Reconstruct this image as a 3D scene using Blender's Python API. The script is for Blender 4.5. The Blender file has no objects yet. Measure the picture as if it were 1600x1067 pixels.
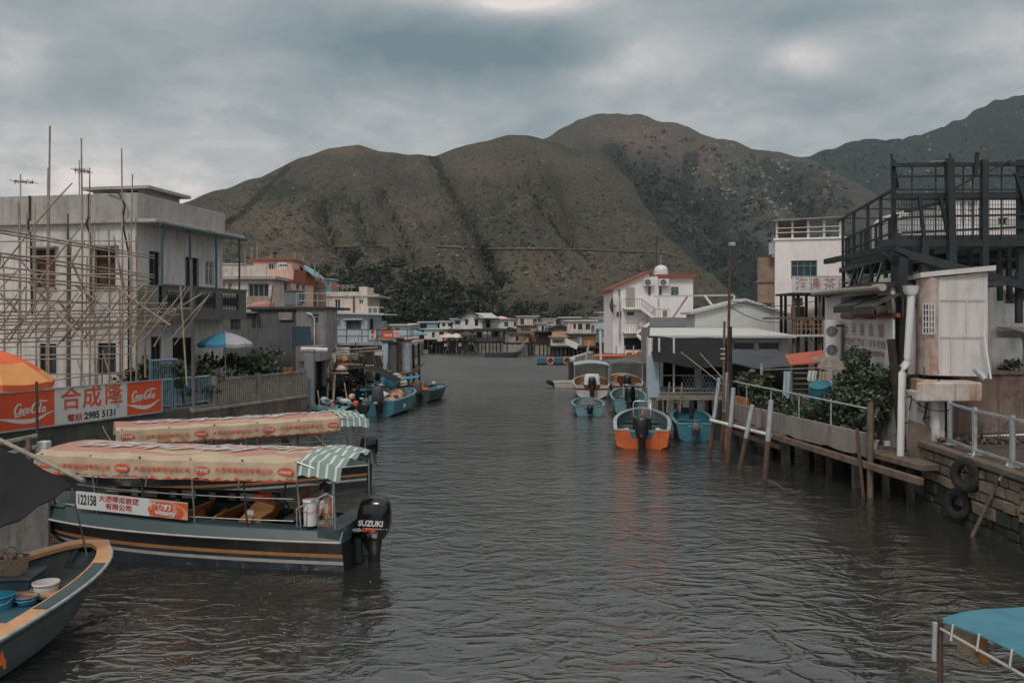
import bpy, bmesh, math, random
from mathutils import Vector, Matrix, noise as mnoise
C = bpy.context
scene = C.scene
col = scene.collection
R = math.radians
random.seed(7)
# ---------------------------------------------------------------- camera
F = 1300.0; CX = 800.0; HY = 500.0; EYE = 5.0
cd = bpy.data.cameras.new('camera'); cam = bpy.data.objects.new('camera', cd); col.objects.link(cam)
cam.location = (0, 0, EYE); cam.rotation_euler = (R(90), 0, 0)
cd.sensor_width = 36; cd.lens = 36 * F / 1600.0
cd.shift_y = -(533.5 - HY) / 1600.0
cd.clip_start = 0.1; cd.clip_end = 6000
scene.camera = cam
scene.view_settings.view_transform = 'Standard'; scene.view_settings.look = 'None'
scene.view_settings.exposure = 0.12; scene.view_settings.gamma = 1
scene.cycles.max_bounces = 6; scene.cycles.diffuse_bounces = 3; scene.cycles.glossy_bounces = 3
scene.cycles.use_denoising = True
scene.cycles.sample_clamp_indirect = 4
# ---------------------------------------------------------------- sun
SUN_EL, SUN_AZ = R(52), R(200)     # azimuth measured clockwise from +Y
sl = bpy.data.lights.new('sun', 'SUN'); sl.energy = 1.25; sl.angle = R(14); sl.color = (1, .95, .9)
so = bpy.data.objects.new('sun', sl); col.objects.link(so)
so.rotation_euler = (R(90) - SUN_EL, 0, -SUN_AZ + math.pi)
sd = Vector((math.sin(SUN_AZ) * math.cos(SUN_EL), math.cos(SUN_AZ) * math.cos(SUN_EL), math.sin(SUN_EL)))
so.rotation_euler = sd.to_track_quat('Z', 'Y').to_euler()
so.location = (0, -20, 60)
# ---------------------------------------------------------------- world
class NT:
 def __init__(s, tree): s.t = tree; s.n = tree.nodes; s.l = tree.links
 def new(s, typ, **kw):
  n = s.n.new(typ)
  for k, v in kw.items(): setattr(n, k, v)
  return n
 def put(s, sock, v):
  if hasattr(v, 'bl_idname') and not hasattr(v, 'default_value'): v = v.outputs[0]
  if isinstance(v, bpy.types.NodeSocket): s.l.new(v, sock)
  elif v is not None: sock.default_value = v
 def math(s, op, a, b=None, c=None, clamp=False):
  n = s.new('ShaderNodeMath', operation=op, use_clamp=clamp)
  s.put(n.inputs[0], a)
  if b is not None: s.put(n.inputs[1], b)
  if c is not None: s.put(n.inputs[2], c)
  return n.outputs[0]
 def mix(s, f, a, b, mode='MIX'):
  n = s.new('ShaderNodeMix', data_type='RGBA', blend_type=mode)
  s.put(n.inputs[0], f); s.put(n.inputs[6], c4(a)); s.put(n.inputs[7], c4(b))
  return n.outputs[2]
 def noise(s, vec, scale, detail=4, rough=.55, dist=0):
  n = s.new('ShaderNodeTexNoise'); s.put(n.inputs['Vector'], vec)
  n.inputs['Scale'].default_value = scale; n.inputs['Detail'].default_value = detail
  n.inputs['Roughness'].default_value = rough; n.inputs['Distortion'].default_value = dist
  return n.outputs[0]
 def ramp(s, f, lo, hi):
  n = s.new('ShaderNodeMapRange', interpolation_type='SMOOTHSTEP'); s.put(n.inputs[0], f)
  n.inputs[1].default_value = lo; n.inputs[2].default_value = hi
  return n.outputs[0]
 def stretch(s, vec, sc):
  n = s.new('ShaderNodeVectorMath', operation='MULTIPLY'); s.put(n.inputs[0], vec); n.inputs[1].default_value = sc
  return n.outputs[0]
def c4(v):
 if isinstance(v, (tuple, list)) and len(v) == 3: return (*v, 1)
 return v
def srgb(r, g, b):
 f = lambda c: (c / 255 / 12.92) if c <= 10 else ((c / 255 + .055) / 1.055) ** 2.4
 return (f(r), f(g), f(b))
world = bpy.data.worlds.new('World'); scene.world = world; world.use_nodes = True
wt = NT(world.node_tree); wt.n.clear()
wo = wt.new('ShaderNodeOutputWorld'); bg = wt.new('ShaderNodeBackground'); bg.inputs[1].default_value = 0.1
wt.l.new(bg.outputs[0], wo.inputs[0])
sky = wt.new('ShaderNodeTexSky', sky_type='NISHITA'); sky.sun_disc = False
sky.sun_elevation = SUN_EL; sky.sun_rotation = SUN_AZ; sky.air_density = 1.5; sky.dust_density = 3
tc = wt.new('ShaderNodeTexCoord'); sp = wt.new('ShaderNodeSeparateXYZ'); wt.l.new(tc.outputs['Generated'], sp.inputs[0])
x, y, z = sp.outputs
yy = wt.math('MAXIMUM', y, .08)
u = wt.math('DIVIDE', x, yy); v = wt.math('DIVIDE', z, yy)
fwd = wt.math('GREATER_THAN', y, .08)
cm = wt.new('ShaderNodeCombineXYZ')
zz = wt.math('ADD', wt.math('ABSOLUTE', z), .22)
wt.put(cm.inputs[0], wt.math('DIVIDE', x, zz)); wt.put(cm.inputs[1], wt.math('DIVIDE', y, zz)); cm.inputs[2].default_value = 3.3
n1 = wt.noise(wt.stretch(cm.outputs[0], (1, 1, 1)), .75, 6, .52, .3)
n2 = wt.noise(cm.outputs[0], 2.3, 5, .5, .2)
n3 = wt.noise(cm.outputs[0], 6.0, 7, .62, .5)
val = wt.math('MULTIPLY', wt.math('SUBTRACT', n1, .5), 3.6)
val = wt.math('ADD', val, wt.math('MULTIPLY', wt.math('SUBTRACT', n2, .5), 2.9))
val = wt.math('ADD', val, wt.math('MULTIPLY', wt.math('SUBTRACT', n3, .5), 2.0))
wob = wt.math('MULTIPLY', wt.math('SUBTRACT', n2, .5), .12)
ub = wt.math('ADD', u, wob); vb = wt.math('SUBTRACT', v, wt.math('MULTIPLY', wob, .35))
# cloud masses of the overcast: (azimuth tangent, height tangent, widths, brightness)
for px, py, sx, sy, a in [(640, 62, 250, 48, -1.25), (860, 78, 130, 35, -.6), (815, -2, 130, 30, 2.4), (985, 90, 100, 40, 1.25), (1262, 95, 70, 36, 1.4), (15, 80, 60, 60, 1.3), (1590, 60, 90, 50, .6),
      (1235, 28, 90, 28, -.55), (120, 285, 280, 60, .9), (1150, 205, 200, 30, .6), (390, 95, 110, 40, .35), (230, 140, 200, 50, -.3),
      (520, 190, 220, 50, -.1), (1480, 120, 130, 50, -.15), (760, 150, 200, 40, -.25), (60, 5, 120, 30, -.3)]:
 g = wt.math('ADD', wt.math('POWER', wt.math('ABSOLUTE', wt.math('DIVIDE', wt.math('SUBTRACT', ub, (px - CX) / F), sx / F)), 2),
    wt.math('POWER', wt.math('ABSOLUTE', wt.math('DIVIDE', wt.math('SUBTRACT', vb, (HY - py) / F), sy / F)), 2))
 g = wt.math('MULTIPLY', wt.math('EXPONENT', wt.math('MULTIPLY', g, -1)), wt.math('MULTIPLY', fwd, a))
 val = wt.math('ADD', val, g)
cr = wt.new('ShaderNodeValToRGB'); wt.put(cr.inputs[0], wt.math('MULTIPLY_ADD', val, .30, .535, clamp=True))
e = cr.color_ramp.elements
e[0].position = 0; e[0].color = (.125, .180, .200, 1); e[1].position = 1; e[1].color = (.68, .62, .59, 1)
for p_, c_ in ((.3, (.200, .248, .268, 1)), (.5, (.275, .308, .325, 1)), (.7, (.385, .395, .400, 1)), (.85, (.50, .48, .475, 1))):
 k = e.new(p_); k.color = c_
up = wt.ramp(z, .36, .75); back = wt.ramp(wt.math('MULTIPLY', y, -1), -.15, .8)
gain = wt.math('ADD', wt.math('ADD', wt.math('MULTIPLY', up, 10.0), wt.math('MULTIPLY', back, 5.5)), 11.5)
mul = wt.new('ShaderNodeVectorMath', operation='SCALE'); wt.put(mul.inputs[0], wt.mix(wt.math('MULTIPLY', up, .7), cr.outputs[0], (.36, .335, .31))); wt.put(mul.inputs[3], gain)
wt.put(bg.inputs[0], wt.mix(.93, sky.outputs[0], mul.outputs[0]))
# ---------------------------------------------------------------- materials
MATS = {}
def mat(name, c, rough=.75, metal=0, c2=None, var=.25, scale=3., streak=0, dirt=None, dirt_amt=.0, bump=.0, bscale=30., spec=.4, corr=None, low=None, alpha=None):
 """procedural paint / wood / plaster: base colour broken up by noise, run-down streaks and patches of dirt"""
 if name in MATS: return MATS[name]
 m = bpy.data.materials.new(name); m.use_nodes = True; t = NT(m.node_tree)
 b = t.n['Principled BSDF']; b.inputs['Roughness'].default_value = rough; b.inputs['Metallic'].default_value = metal
 b.inputs['Specular IOR Level'].default_value = spec
 tcn = t.new('ShaderNodeTexCoord'); vec = tcn.outputs['Object']
 nz = t.noise(vec, scale, 6, .6, .3)
 ca = c; cb = c2 if c2 else tuple(k * (1 - var) for k in c)
 out = t.mix(t.ramp(nz, .35, .68), ca, cb)
 if streak:
  s1 = t.noise(t.stretch(vec, (1, 1, .09)), 5.5, 5, .65)
  out = t.mix(t.math('MULTIPLY', t.ramp(s1, .48, .72), streak), out, dirt or tuple(k * .35 for k in c))
 if dirt_amt:
  s2 = t.noise(vec, 1.7, 8, .7, .5)
  out = t.mix(t.math('MULTIPLY', t.ramp(s2, .5, .66), dirt_amt), out, dirt or tuple(k * .4 for k in c))
 t.put(b.inputs['Base Color'], out)
 rn = t.noise(vec, scale * 2.3, 4)
 t.put(b.inputs['Roughness'], t.math('MULTIPLY_ADD', rn, .25, max(.04, rough - .12), clamp=True))
 h = None
 if bump: h = t.math('MULTIPLY', t.noise(vec, bscale, 6, .65), bump)
 if corr:
  ax, fr = corr
  wv = t.new('ShaderNodeTexWave', wave_type='BANDS', bands_direction=ax, wave_profile='SIN'); t.put(wv.inputs['Vector'], vec)
  wv.inputs['Scale'].default_value = fr
  hc = t.math('MULTIPLY', wv.outputs[1], .03); h = hc if h is None else t.math('ADD', h, hc)
 if h is not None:
  bn = t.new('ShaderNodeBump'); bn.inputs['Strength'].default_value = .8; bn.inputs['Distance'].default_value = 1.0
  t.put(bn.inputs['Height'], h); t.l.new(bn.outputs[0], b.inputs['Normal'])
 MATS[name] = m
 return m
def glass(name='dark_window_glass', c=(.025, .03, .035)):
 if name in MATS: return MATS[name]
 m = mat(name, c, .12, 0, c2=tuple(k * 2.2 for k in c), scale=.8, spec=.7)
 return m
# ---------------------------------------------------------------- mesh builder
class MB:
 def __init__(s): s.v = []; s.f = []; s.m = []; s.sm = []
 def add(s, vs, fs, mi=0, smooth=False):
  o = len(s.v); s.v.extend([tuple(p) for p in vs])
  for f in fs: s.f.append(tuple(i + o for i in f)); s.m.append(mi); s.sm.append(smooth)
  return s
 def box(s, a, b, mi=0, T=None):
  (x0, y0, z0), (x1, y1, z1) = a, b
  vs = [(x0, y0, z0), (x1, y0, z0), (x1, y1, z0), (x0, y1, z0), (x0, y0, z1), (x1, y0, z1), (x1, y1, z1), (x0, y1, z1)]
  if T is not None: vs = [T @ Vector(p) for p in vs]
  return s.add(vs, [(0, 3, 2, 1), (4, 5, 6, 7), (0, 1, 5, 4), (1, 2, 6, 5), (2, 3, 7, 6), (3, 0, 4, 7)], mi)
 def beam(s, p, q, w, h=None, mi=0, up=(0, 0, 1)):
  h = h or w; p = Vector(p); q = Vector(q); d = (q - p)
  if d.length < 1e-6: return s
  d.normalize(); upv = Vector(up)
  if abs(d.dot(upv)) > .98: upv = Vector((0, 1, 0))
  a = d.cross(upv).normalized() * (w / 2); b = a.cross(d).normalized() * (h / 2)
  vs = [p - a - b, p + a - b, p + a + b, p - a + b, q - a - b, q + a - b, q + a + b, q - a + b]
  return s.add(vs, [(0, 1, 2, 3), (7, 6, 5, 4), (4, 5, 1, 0), (5, 6, 2, 1), (6, 7, 3, 2), (7, 4, 0, 3)], mi)
 def tube(s, pts, r, n=8, r2=None, mi=0, caps=True):
  pts = [Vector(p) for p in pts]; k = len(pts); rings = []
  for i, p in enumerate(pts):
   d = (pts[min(i + 1, k - 1)] - pts[max(i - 1, 0)])
   if d.length < 1e-9: d = Vector((0, 0, 1))
   d.normalize(); upv = Vector((0, 0, 1)) if abs(d.z) < .95 else Vector((0, 1, 0))
   a = d.cross(upv).normalized(); b = a.cross(d)
   rr = r if r2 is None else r + (r2 - r) * i / max(1, k - 1)
   if isinstance(r, (list, tuple)): rr = r[i]
   rings.append([p + a * (rr * math.cos(2 * math.pi * j / n)) + b * (rr * math.sin(2 * math.pi * j / n)) for j in range(n)])
  vs = [v_ for rg in rings for v_ in rg]
  fs = [(i * n + j, i * n + (j + 1) % n, (i + 1) * n + (j + 1) % n, (i + 1) * n + j) for i in range(k - 1) for j in range(n)]
  s.add(vs, fs, mi, True)
  if caps: s.add(rings[0], [tuple(range(n))], mi); s.add(rings[-1], [tuple(reversed(range(n)))], mi)
  return s
 def poly(s, pts, mi=0): return s.add(pts, [tuple(range(len(pts)))], mi)
 def prism(s, pts, ext, mi=0):
  e_ = Vector(ext); n = len(pts); a = [Vector(p) for p in pts]; b = [p + e_ for p in a]
  return s.add(a + b, [tuple(reversed(range(n))), tuple(range(n, 2 * n))] + [(i, (i + 1) % n, n + (i + 1) % n, n + i) for i in range(n)], mi)
 def grid(s, rows, mi=0, smooth=True, closed=False):
  n = len(rows[0]); k = len(rows); vs = [p for r_ in rows for p in r_]
  fs = [(i * n + j, i * n + (j + 1) % n, (i + 1) * n + (j + 1) % n, (i + 1) * n + j) for i in range(k - 1) for j in range(n if closed else n - 1)]
  return s.add(vs, fs, mi, smooth)
 def sheet(s, rows, t=.02, mi=0):
  """a cloth / metal sheet with thickness t downwards"""
  s.grid(rows, mi)
  lo = [[Vector(p) - Vector((0, 0, t)) for p in r_] for r_ in rows]
  s.grid([list(reversed(r_)) for r_ in lo], mi)
  rim = [Vector(p) for p in rows[0]] + [Vector(r_[-1]) for r_ in rows[1:]] + [Vector(p) for p in reversed(rows[-1][:-1])] + [Vector(r_[0]) for r_ in reversed(rows[1:-1])]
  rl = [p - Vector((0, 0, t)) for p in rim]
  s.grid([rim + [rim[0]], rl + [rl[0]]], mi, False)
  return s
 def loft(s, secs, n=16, mi=0, axis='z', caps=True, T=None):
  """sections (cx, cy, z, rx, ry, exponent): superellipse rings"""
  rings = []
  for (cx, cy, z_, rx, ry, ex) in secs:
   rg = []
   for j in range(n):
    a = 2 * math.pi * j / n; ca, sa = math.cos(a), math.sin(a)
    p = Vector((cx + rx * math.copysign(abs(ca) ** (2 / ex), ca), cy + ry * math.copysign(abs(sa) ** (2 / ex), sa), z_))
    if axis == 'x': p = Vector((p.z, p.x, p.y))
    rg.append(T @ p if T is not None else p)
   rings.append(rg)
  s.grid(rings, mi, True, True)
  if caps: s.add(rings[0], [tuple(reversed(range(n)))], mi, True); s.add(rings[-1], [tuple(range(n))], mi, True)
  return s
 def ball(s, c, r, mi=0, n=12, k=7, rz=None):
  rz = rz or r
  return s.loft([(c[0], c[1], c[2] - rz * math.cos(math.pi * i / k), max(.001, r * math.sin(math.pi * i / k)), max(.001, r * math.sin(math.pi * i / k)), 2) for i in range(k + 1)], n, mi)
 def torus(s, c, Rr, r, axis=(0, 0, 1), n=24, k=8, mi=0):
  q = Vector(axis).to_track_quat('Z', 'Y').to_matrix(); rows = []
  for i in range(n + 1):
   a = 2 * math.pi * i / n
   rows.append([Vector(c) + q @ Vector(((Rr + r * math.cos(b)) * math.cos(a), (Rr + r * math.cos(b)) * math.sin(a), r * math.sin(b))) for b in [2 * math.pi * j / k for j in range(k)]])
  return s.grid(rows, mi, True, True)
 def disc(s, c, r, axis, t=.01, n=20, mi=0, ex=2, ry=None):
  q = Vector(axis).to_track_quat('Z', 'Y').to_matrix(); pts = []
  for j in range(n):
   a = 2 * math.pi * j / n; pts.append(Vector(c) + q @ Vector((r * math.cos(a), (ry or r) * math.sin(a), 0)))
  return s.prism(pts, Vector(axis).normalized() * t, mi)
 def build(s, name, mats, parent=None, world=False):
  me = bpy.data.meshes.new(name)
  off = Vector((0, 0, 0))
  if world and parent is not None:
   p = parent
   while p is not None: off += p.location; p = p.parent
  vs = s.v if off.length == 0 else [(a[0] - off.x, a[1] - off.y, a[2] - off.z) for a in s.v]
  me.from_pydata([tuple(a) for a in vs], [], s.f)
  if not isinstance(mats, (list, tuple)): mats = [mats]
  for m_ in mats: me.materials.append(m_)
  me.polygons.foreach_set('material_index', s.m); me.polygons.foreach_set('use_smooth', s.sm)
  me.validate(); me.update()
  o = bpy.data.objects.new(name, me); col.objects.link(o)
  if parent is not None: o.parent = parent
  return o
def tag(o, label=None, cat=None, group=None, kind=None):
 if label: o['label'] = label
 if cat: o['category'] = cat
 if group: o['group'] = group
 if kind: o['kind'] = kind
 return o
def thing(name, label, cat, loc=(0, 0, 0), rz=0, group=None):
 o = bpy.data.objects.new(name, None); col.objects.link(o); o.empty_display_size = .2
 o.location = loc; o.rotation_euler = (0, 0, rz)
 return tag(o, label, cat, group)
KIDS = {}
def kids(o):
 if not KIDS:
  for c in bpy.data.objects:
   if c.parent: KIDS.setdefault(c.parent.name, []).append(c)
 return KIDS.get(o.name, [])
def copy_tree(o, parent=None, loc=None, rz=None, label=None, scale=None):
 KIDS.clear()
 def rec(a, par):
  c = a.copy(); col.objects.link(c); c.parent = par
  for ch in [k for k in src.get(a.name, [])]: rec(ch, c)
  return c
 src = {}
 for k in bpy.data.objects:
  if k.parent: src.setdefault(k.parent.name, []).append(k)
 c = rec(o, parent)
 if loc is not None: c.location = loc
 if rz is not None: c.rotation_euler = (0, 0, rz)
 if scale is not None: c.scale = (scale,) * 3 if not isinstance(scale, tuple) else scale
 if label: c['label'] = label
 return c
def bevel(o, w=.01, seg=1):
 b = o.modifiers.new('bevel', 'BEVEL'); b.width = w; b.segments = seg; b.limit_method = 'ANGLE'; b.angle_limit = R(40)
 return o
def PX(px, Y): return (px - CX) / F * Y
def PZ(py, Y): return EYE - (py - HY) / F * Y
def P(px, py, Y): return Vector((PX(px, Y), Y, PZ(py, Y)))
def W(px, py, z=0):
 Y = (EYE - z) * F / (py - HY); return Vector((PX(px, Y), Y, z))
# writing
_tc = {}
def text_mb(s, size=1., bold=0., shear=0., extrude=.004, align='CENTER', sx=1.):
 cu = bpy.data.curves.new('t', 'FONT'); cu.body = s; cu.size = size; cu.offset = bold; cu.shear = shear
 cu.extrude = extrude; cu.align_x = align; cu.align_y = 'CENTER'; cu.resolution_u = 3
 o = bpy.data.objects.new('t', cu); col.objects.link(o); C.view_layer.update()
 me = bpy.data.meshes.new_from_object(o.evaluated_get(C.evaluated_depsgraph_get()))
 mb = MB(); mb.add([(v_.co.x * sx, v_.co.y, v_.co.z) for v_ in me.vertices], [tuple(p.vertices) for p in me.polygons])
 bpy.data.objects.remove(o); bpy.data.curves.remove(cu); bpy.data.meshes.remove(me)
 return mb
def text(s, name, m, parent, o, ux, uz, size=1., bold=0., shear=0., sx=1., world=False, align='CENTER', off=.004):
 """write s on a plane: centre o, reading direction ux, up direction uz"""
 mb = text_mb(s, size, bold, shear, .002, align, sx)
 ux = Vector(ux).normalized(); uz = Vector(uz).normalized(); nn = ux.cross(uz); o = Vector(o) + nn * off
 mb.v = [tuple(o + ux * a[0] + uz * a[1] + nn * a[2]) for a in mb.v]
 return mb.build(name, m, parent, world)
# wall with openings, in a frame: o origin, ux along, up z; normal points outward
def wall_panel(mb, o, ux, W_, H, holes=(), depth=.14, mi=0, nrm=None, top=None):
 o = Vector(o); ux = Vector(ux).normalized(); uz = Vector((0, 0, 1)); nn = Vector(nrm) if nrm is not None else ux.cross(uz)
 hs = [(max(0, a), max(0, b), min(W_, c), min(H, d)) for a, b, c, d in holes]
 xs = sorted({0, W_} | {h[0] for h in hs} | {h[2] for h in hs}); zs = sorted({0, H} | {h[1] for h in hs} | {h[3] for h in hs})
 pt = lambda a, c, d=0: o + ux * a + uz * c - nn * d
 for i in range(len(xs) - 1):
  for j in range(len(zs) - 1):
   cxm, czm = (xs[i] + xs[i + 1]) / 2, (zs[j] + zs[j + 1]) / 2
   if any(h[0] < cxm < h[2] and h[1] < czm < h[3] for h in hs): continue
   mb.add([pt(xs[i], zs[j]), pt(xs[i + 1], zs[j]), pt(xs[i + 1], zs[j + 1]), pt(xs[i], zs[j + 1])], [(0, 1, 2, 3)], mi)
 for a, b, c, d in hs:
  q = [(a, b), (c, b), (c, d), (a, d)]
  for k in range(4):
   p0, p1 = q[k], q[(k + 1) % 4]
   mb.add([pt(*p0), pt(*p1), pt(*p1, depth), pt(*p0, depth)], [(3, 2, 1, 0)], mi)
def window(parent, o, ux, nn, rect, fm, gm, mull=(1, 0), depth=.14, fw=.05, sill=None, bars=None, name='window', curtain=None, hood=None):
 """a framed window set in its opening; the pane is its child"""
 o = Vector(o); ux = Vector(ux).normalized(); nn = Vector(nn).normalized(); uz = Vector((0, 0, 1))
 a, b, c, d = rect; pt = lambda p, q, e: o + ux * p + uz * q - nn * e
 m = MB(); dd = depth - .05
 def bar(p0, p1, w):
  m.beam(p0, p1, w, .05, up=nn)
 bar(pt(a, b + fw / 2, dd), pt(c, b + fw / 2, dd), fw); bar(pt(a, d - fw / 2, dd), pt(c, d - fw / 2, dd), fw)
 bar(pt(a + fw / 2, b, dd), pt(a + fw / 2, d, dd), fw); bar(pt(c - fw / 2, b, dd), pt(c - fw / 2, d, dd), fw)
 for i in range(mull[0]): x_ = a + (c - a) * (i + 1) / (mull[0] + 1); bar(pt(x_, b, dd), pt(x_, d, dd), fw * .7)
 for i in range(mull[1]): z_ = d - (d - b) * .3 * (i + 1) if mull[1] == 1 else b + (d - b) * (i + 1) / (mull[1] + 1); bar(pt(a, z_, dd), pt(c, z_, dd), fw * .7)
 w = m.build(name, fm, parent)
 g = MB(); g.add([pt(a, b, depth - .01), pt(c, b, depth - .01), pt(c, d, depth - .01), pt(a, d, depth - .01)], [(0, 1, 2, 3)]); g.build('pane', gm, w)
 if curtain: q = MB(); q.add([pt(a + fw, b + fw, depth - .02), pt(a + (c - a) * .45, b + fw, depth - .02), pt(a + (c - a) * .4, d - fw, depth - .02), pt(a + fw, d - fw, depth - .02)], [(0, 1, 2, 3)]); q.build('curtain', curtain, w)
 if sill: q = MB(); q.beam(pt(a - .06, b - .04, -.05), pt(c + .06, b - .04, -.05), .12, .07, up=uz); q.build('sill', sill, w)
 if hood: q = MB(); q.beam(pt(a - .15, d + .1, -.16), pt(c + .15, d + .1, -.16), .34, .07, up=uz); q.build('window_hood', hood, w)
 if bars:
  q = MB(); nb = max(3, int((c - a) / .14))
  for i in range(nb + 1): x_ = a + (c - a) * i / nb; q.beam(pt(x_, b, -.03), pt(x_, d, -.03), .018)
  for i in range(5): z_ = b + (d - b) * i / 4; q.beam(pt(a, z_, -.03), pt(c, z_, -.03), .018)
  q.build('window_grille', bars, w)
 return w
def house(name, label, cat, loc, rz, W_, D, H, wm, fronts=(), lefts=(), rights=(), fm=None, gm=None, base=0, group=None, roof=None, par=0, opts=None, back=True):
 """box house in its own frame: front face y=0 looking to -y, x to the right"""
 t = thing(name, label, cat, loc, rz, group); m = MB(); fm = fm or M['white_trim']; gm = gm or glass(); opts = opts or {}
 faces = [((0, 0, 0), (1, 0, 0), (0, -1, 0), W_, fronts), ((0, D, 0), (0, -1, 0), (-1, 0, 0), D, lefts), ((W_, 0, 0), (0, 1, 0), (1, 0, 0), D, rights)]
 for o_, ux, nn, wd, hl in faces:
  wall_panel(m, o_, ux, wd, H, [h[:4] for h in hl], nrm=nn)
 wall_panel(m, (W_, D, 0), (-1, 0, 0), W_, H, nrm=(0, 1, 0))
 m.add([(0, 0, H - .02), (W_, 0, H - .02), (W_, D, H - .02), (0, D, H - .02)], [(0, 1, 2, 3)])
 m.add([(0, 0, 0), (0, D, 0), (W_, D, 0), (W_, 0, 0)], [(0, 1, 2, 3)])
 m.build('wall', wm, t)
 for o_, ux, nn, wd, hl in faces:
  for h in hl:
   k = dict(mull=(1, 0)); k.update(opts)
   if len(h) > 4: k.update(h[4])
   if k.get('skip'): continue
   k = {a: b for a, b in k.items() if a != 'skip'}
   f_ = k.pop('fm', fm); g_ = k.pop('gm', gm)
   window(t, o_, ux, nn, h[:4], f_, g_, **k)
 if par:
  q = MB(); q.box((-.06, -.06, H), (W_ + .06, .1, H + par)); q.box((-.06, D - .1, H), (W_ + .06, D + .06, H + par)); q.box((-.06, .1, H), (.1, D - .1, H + par)); q.box((W_ - .1, .1, H), (W_ + .06, D - .1, H + par))
  q.build('parapet', roof or wm, t)
 return t
def stick(name, label, cat, p, q, r, m, group=None, n=7, sag=None, r2=None):
 """a pole standing for itself"""
 p = Vector(p); q = Vector(q)
 mb = MB(); k = 5; pts = []
 for i in range(k + 1):
  t = i / k; pts.append((q - p) * t + Vector((0, 0, -(sag or 0) * 4 * t * (1 - t))))
 mb.tube(pts, r, n, r2); o = mb.build(name, m); o.location = p
 return tag(o, label, cat, group)
M = {}
def leafy(mb, c, r, n, s, rng, mi=0, flat=1., shell=.55, sides=4):
 """n leaf clumps spread through an ellipsoid (rx,ry,rz) at c, each a small tilted leaf-shaped face"""
 c = Vector(c)
 for _ in range(n):
  d = Vector((rng.gauss(0, 1), rng.gauss(0, 1), rng.gauss(0, 1))).normalized()
  k = shell + (1 - shell) * rng.random() ** .6
  p = c + Vector((d.x * r[0] * k, d.y * r[1] * k, d.z * r[2] * k))
  a = Vector((rng.gauss(0, 1), rng.gauss(0, 1), rng.gauss(0, .6))).normalized(); b = a.cross(Vector((rng.gauss(0, 1), rng.gauss(0, 1), rng.gauss(0, 1)))).normalized()
  l = s * (.6 + .8 * rng.random()); w = l * .38
  mb.add([p, p + a * l * .5 + b * w, p + a * l, p + a * l * .5 - b * w], [(0, 1, 2, 3)], mi if not isinstance(mi, (list, tuple)) else rng.choice(mi))
# ================================================================ materials of the place
M['white_trim'] = mat('white_painted_metal', (.60, .59, .57), .5, var=.2, dirt_amt=.2)
M['white_wall'] = mat('white_plaster', (.62, .585, .56), .85, var=.14, scale=1.2, streak=.75, dirt=(.30, .26, .22), dirt_amt=.3, bump=.01, bscale=14)
M['bright_wall'] = mat('pinkish_white_plaster', (.76, .69, .67), .85, var=.09, scale=.8, streak=.35, dirt=(.45, .38, .35), bump=.01, bscale=14)
M['grey_wall'] = mat('pale_grey_plaster', (.42, .425, .41), .88, var=.14, scale=1.2, streak=.5, dirt=(.17, .15, .13), dirt_amt=.3, bump=.01, bscale=14)
M['parapet'] = mat('weathered_cement', (.40, .37, .345), .9, var=.2, scale=.9, streak=.55, dirt=(.19, .17, .15), dirt_amt=.35, bump=.02, bscale=9)
M['concrete'] = mat('stained_concrete', (.24, .225, .205), .92, var=.3, scale=1.4, streak=.6, dirt=(.06, .052, .042), dirt_amt=.55, bump=.03, bscale=8)
M['dark_concrete'] = mat('mossy_dark_concrete', (.095, .095, .085), .92, var=.35, scale=1.6, streak=.6, dirt=(.03, .032, .026), dirt_amt=.5, bump=.03, bscale=8)
M['balcony'] = mat('green_grey_cement', (.125, .13, .122), .9, var=.25, scale=1.4, streak=.5, dirt=(.05, .05, .045), dirt_amt=.4, bump=.02, bscale=10)
M['bamboo'] = mat('dry_bamboo', (.36, .28, .22), .7, c2=(.20, .15, .115), scale=2.2, dirt_amt=.2)
M['bamboo_dark'] = mat('old_brown_bamboo', (.13, .1, .08), .8, var=.4, scale=3)
M['wood'] = mat('weathered_wood', (.17, .125, .095), .88, var=.45, scale=4, streak=.4, dirt_amt=.3, bump=.02, bscale=25)
M['wood_pale'] = mat('bleached_wood', (.30, .26, .22), .88, var=.35, scale=4, dirt_amt=.3, bump=.02, bscale=25)
M['wood_dark'] = mat('wet_dark_wood', (.035, .03, .026), .85, var=.4, scale=4, bump=.02, bscale=20)
M['rust'] = mat('rusty_iron', (.070, .045, .035), .85, c2=(.13, .068, .045), scale=5, dirt_amt=.5)
M['steel'] = mat('dark_teal_steel', (.022, .029, .031), .6, var=.3, scale=2.5, dirt=(.09, .07, .055), dirt_amt=.25, spec=.4)
M['galv'] = mat('galvanised_rail', (.42, .45, .46), .5, .3, var=.3, scale=5, dirt=(.2, .14, .1), dirt_amt=.4)
M['chrome'] = mat('dull_stainless', (.5, .5, .49), .3, .9, var=.15)
M['black'] = mat('black_plastic', (.012, .012, .014), .35, var=.2, spec=.5)
M['black_gloss'] = mat('glossy_black_cowl', (.008, .008, .010), .16, var=.2, spec=.6)
M['rubber'] = mat('worn_black_rubber', (.018, .018, .018), .8, var=.4, scale=6, dirt_amt=.2, dirt=(.05, .05, .048))
M['tarp'] = mat('black_tarpaulin', (.009, .0095, .010), .75, c2=(.016, .016, .018), scale=1.1, bump=.03, bscale=2, spec=.2)
M['tarp_grey'] = mat('grey_tarpaulin', (.055, .062, .068), .7, var=.25, scale=1.5, bump=.02, bscale=4)
M['navy'] = mat('navy_hull_paint', (.016, .026, .036), .4, c2=(.022, .036, .046), scale=1.5, dirt=(.075, .085, .085), dirt_amt=.5, streak=.3, bump=.004, bscale=12, spec=.5)
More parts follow.
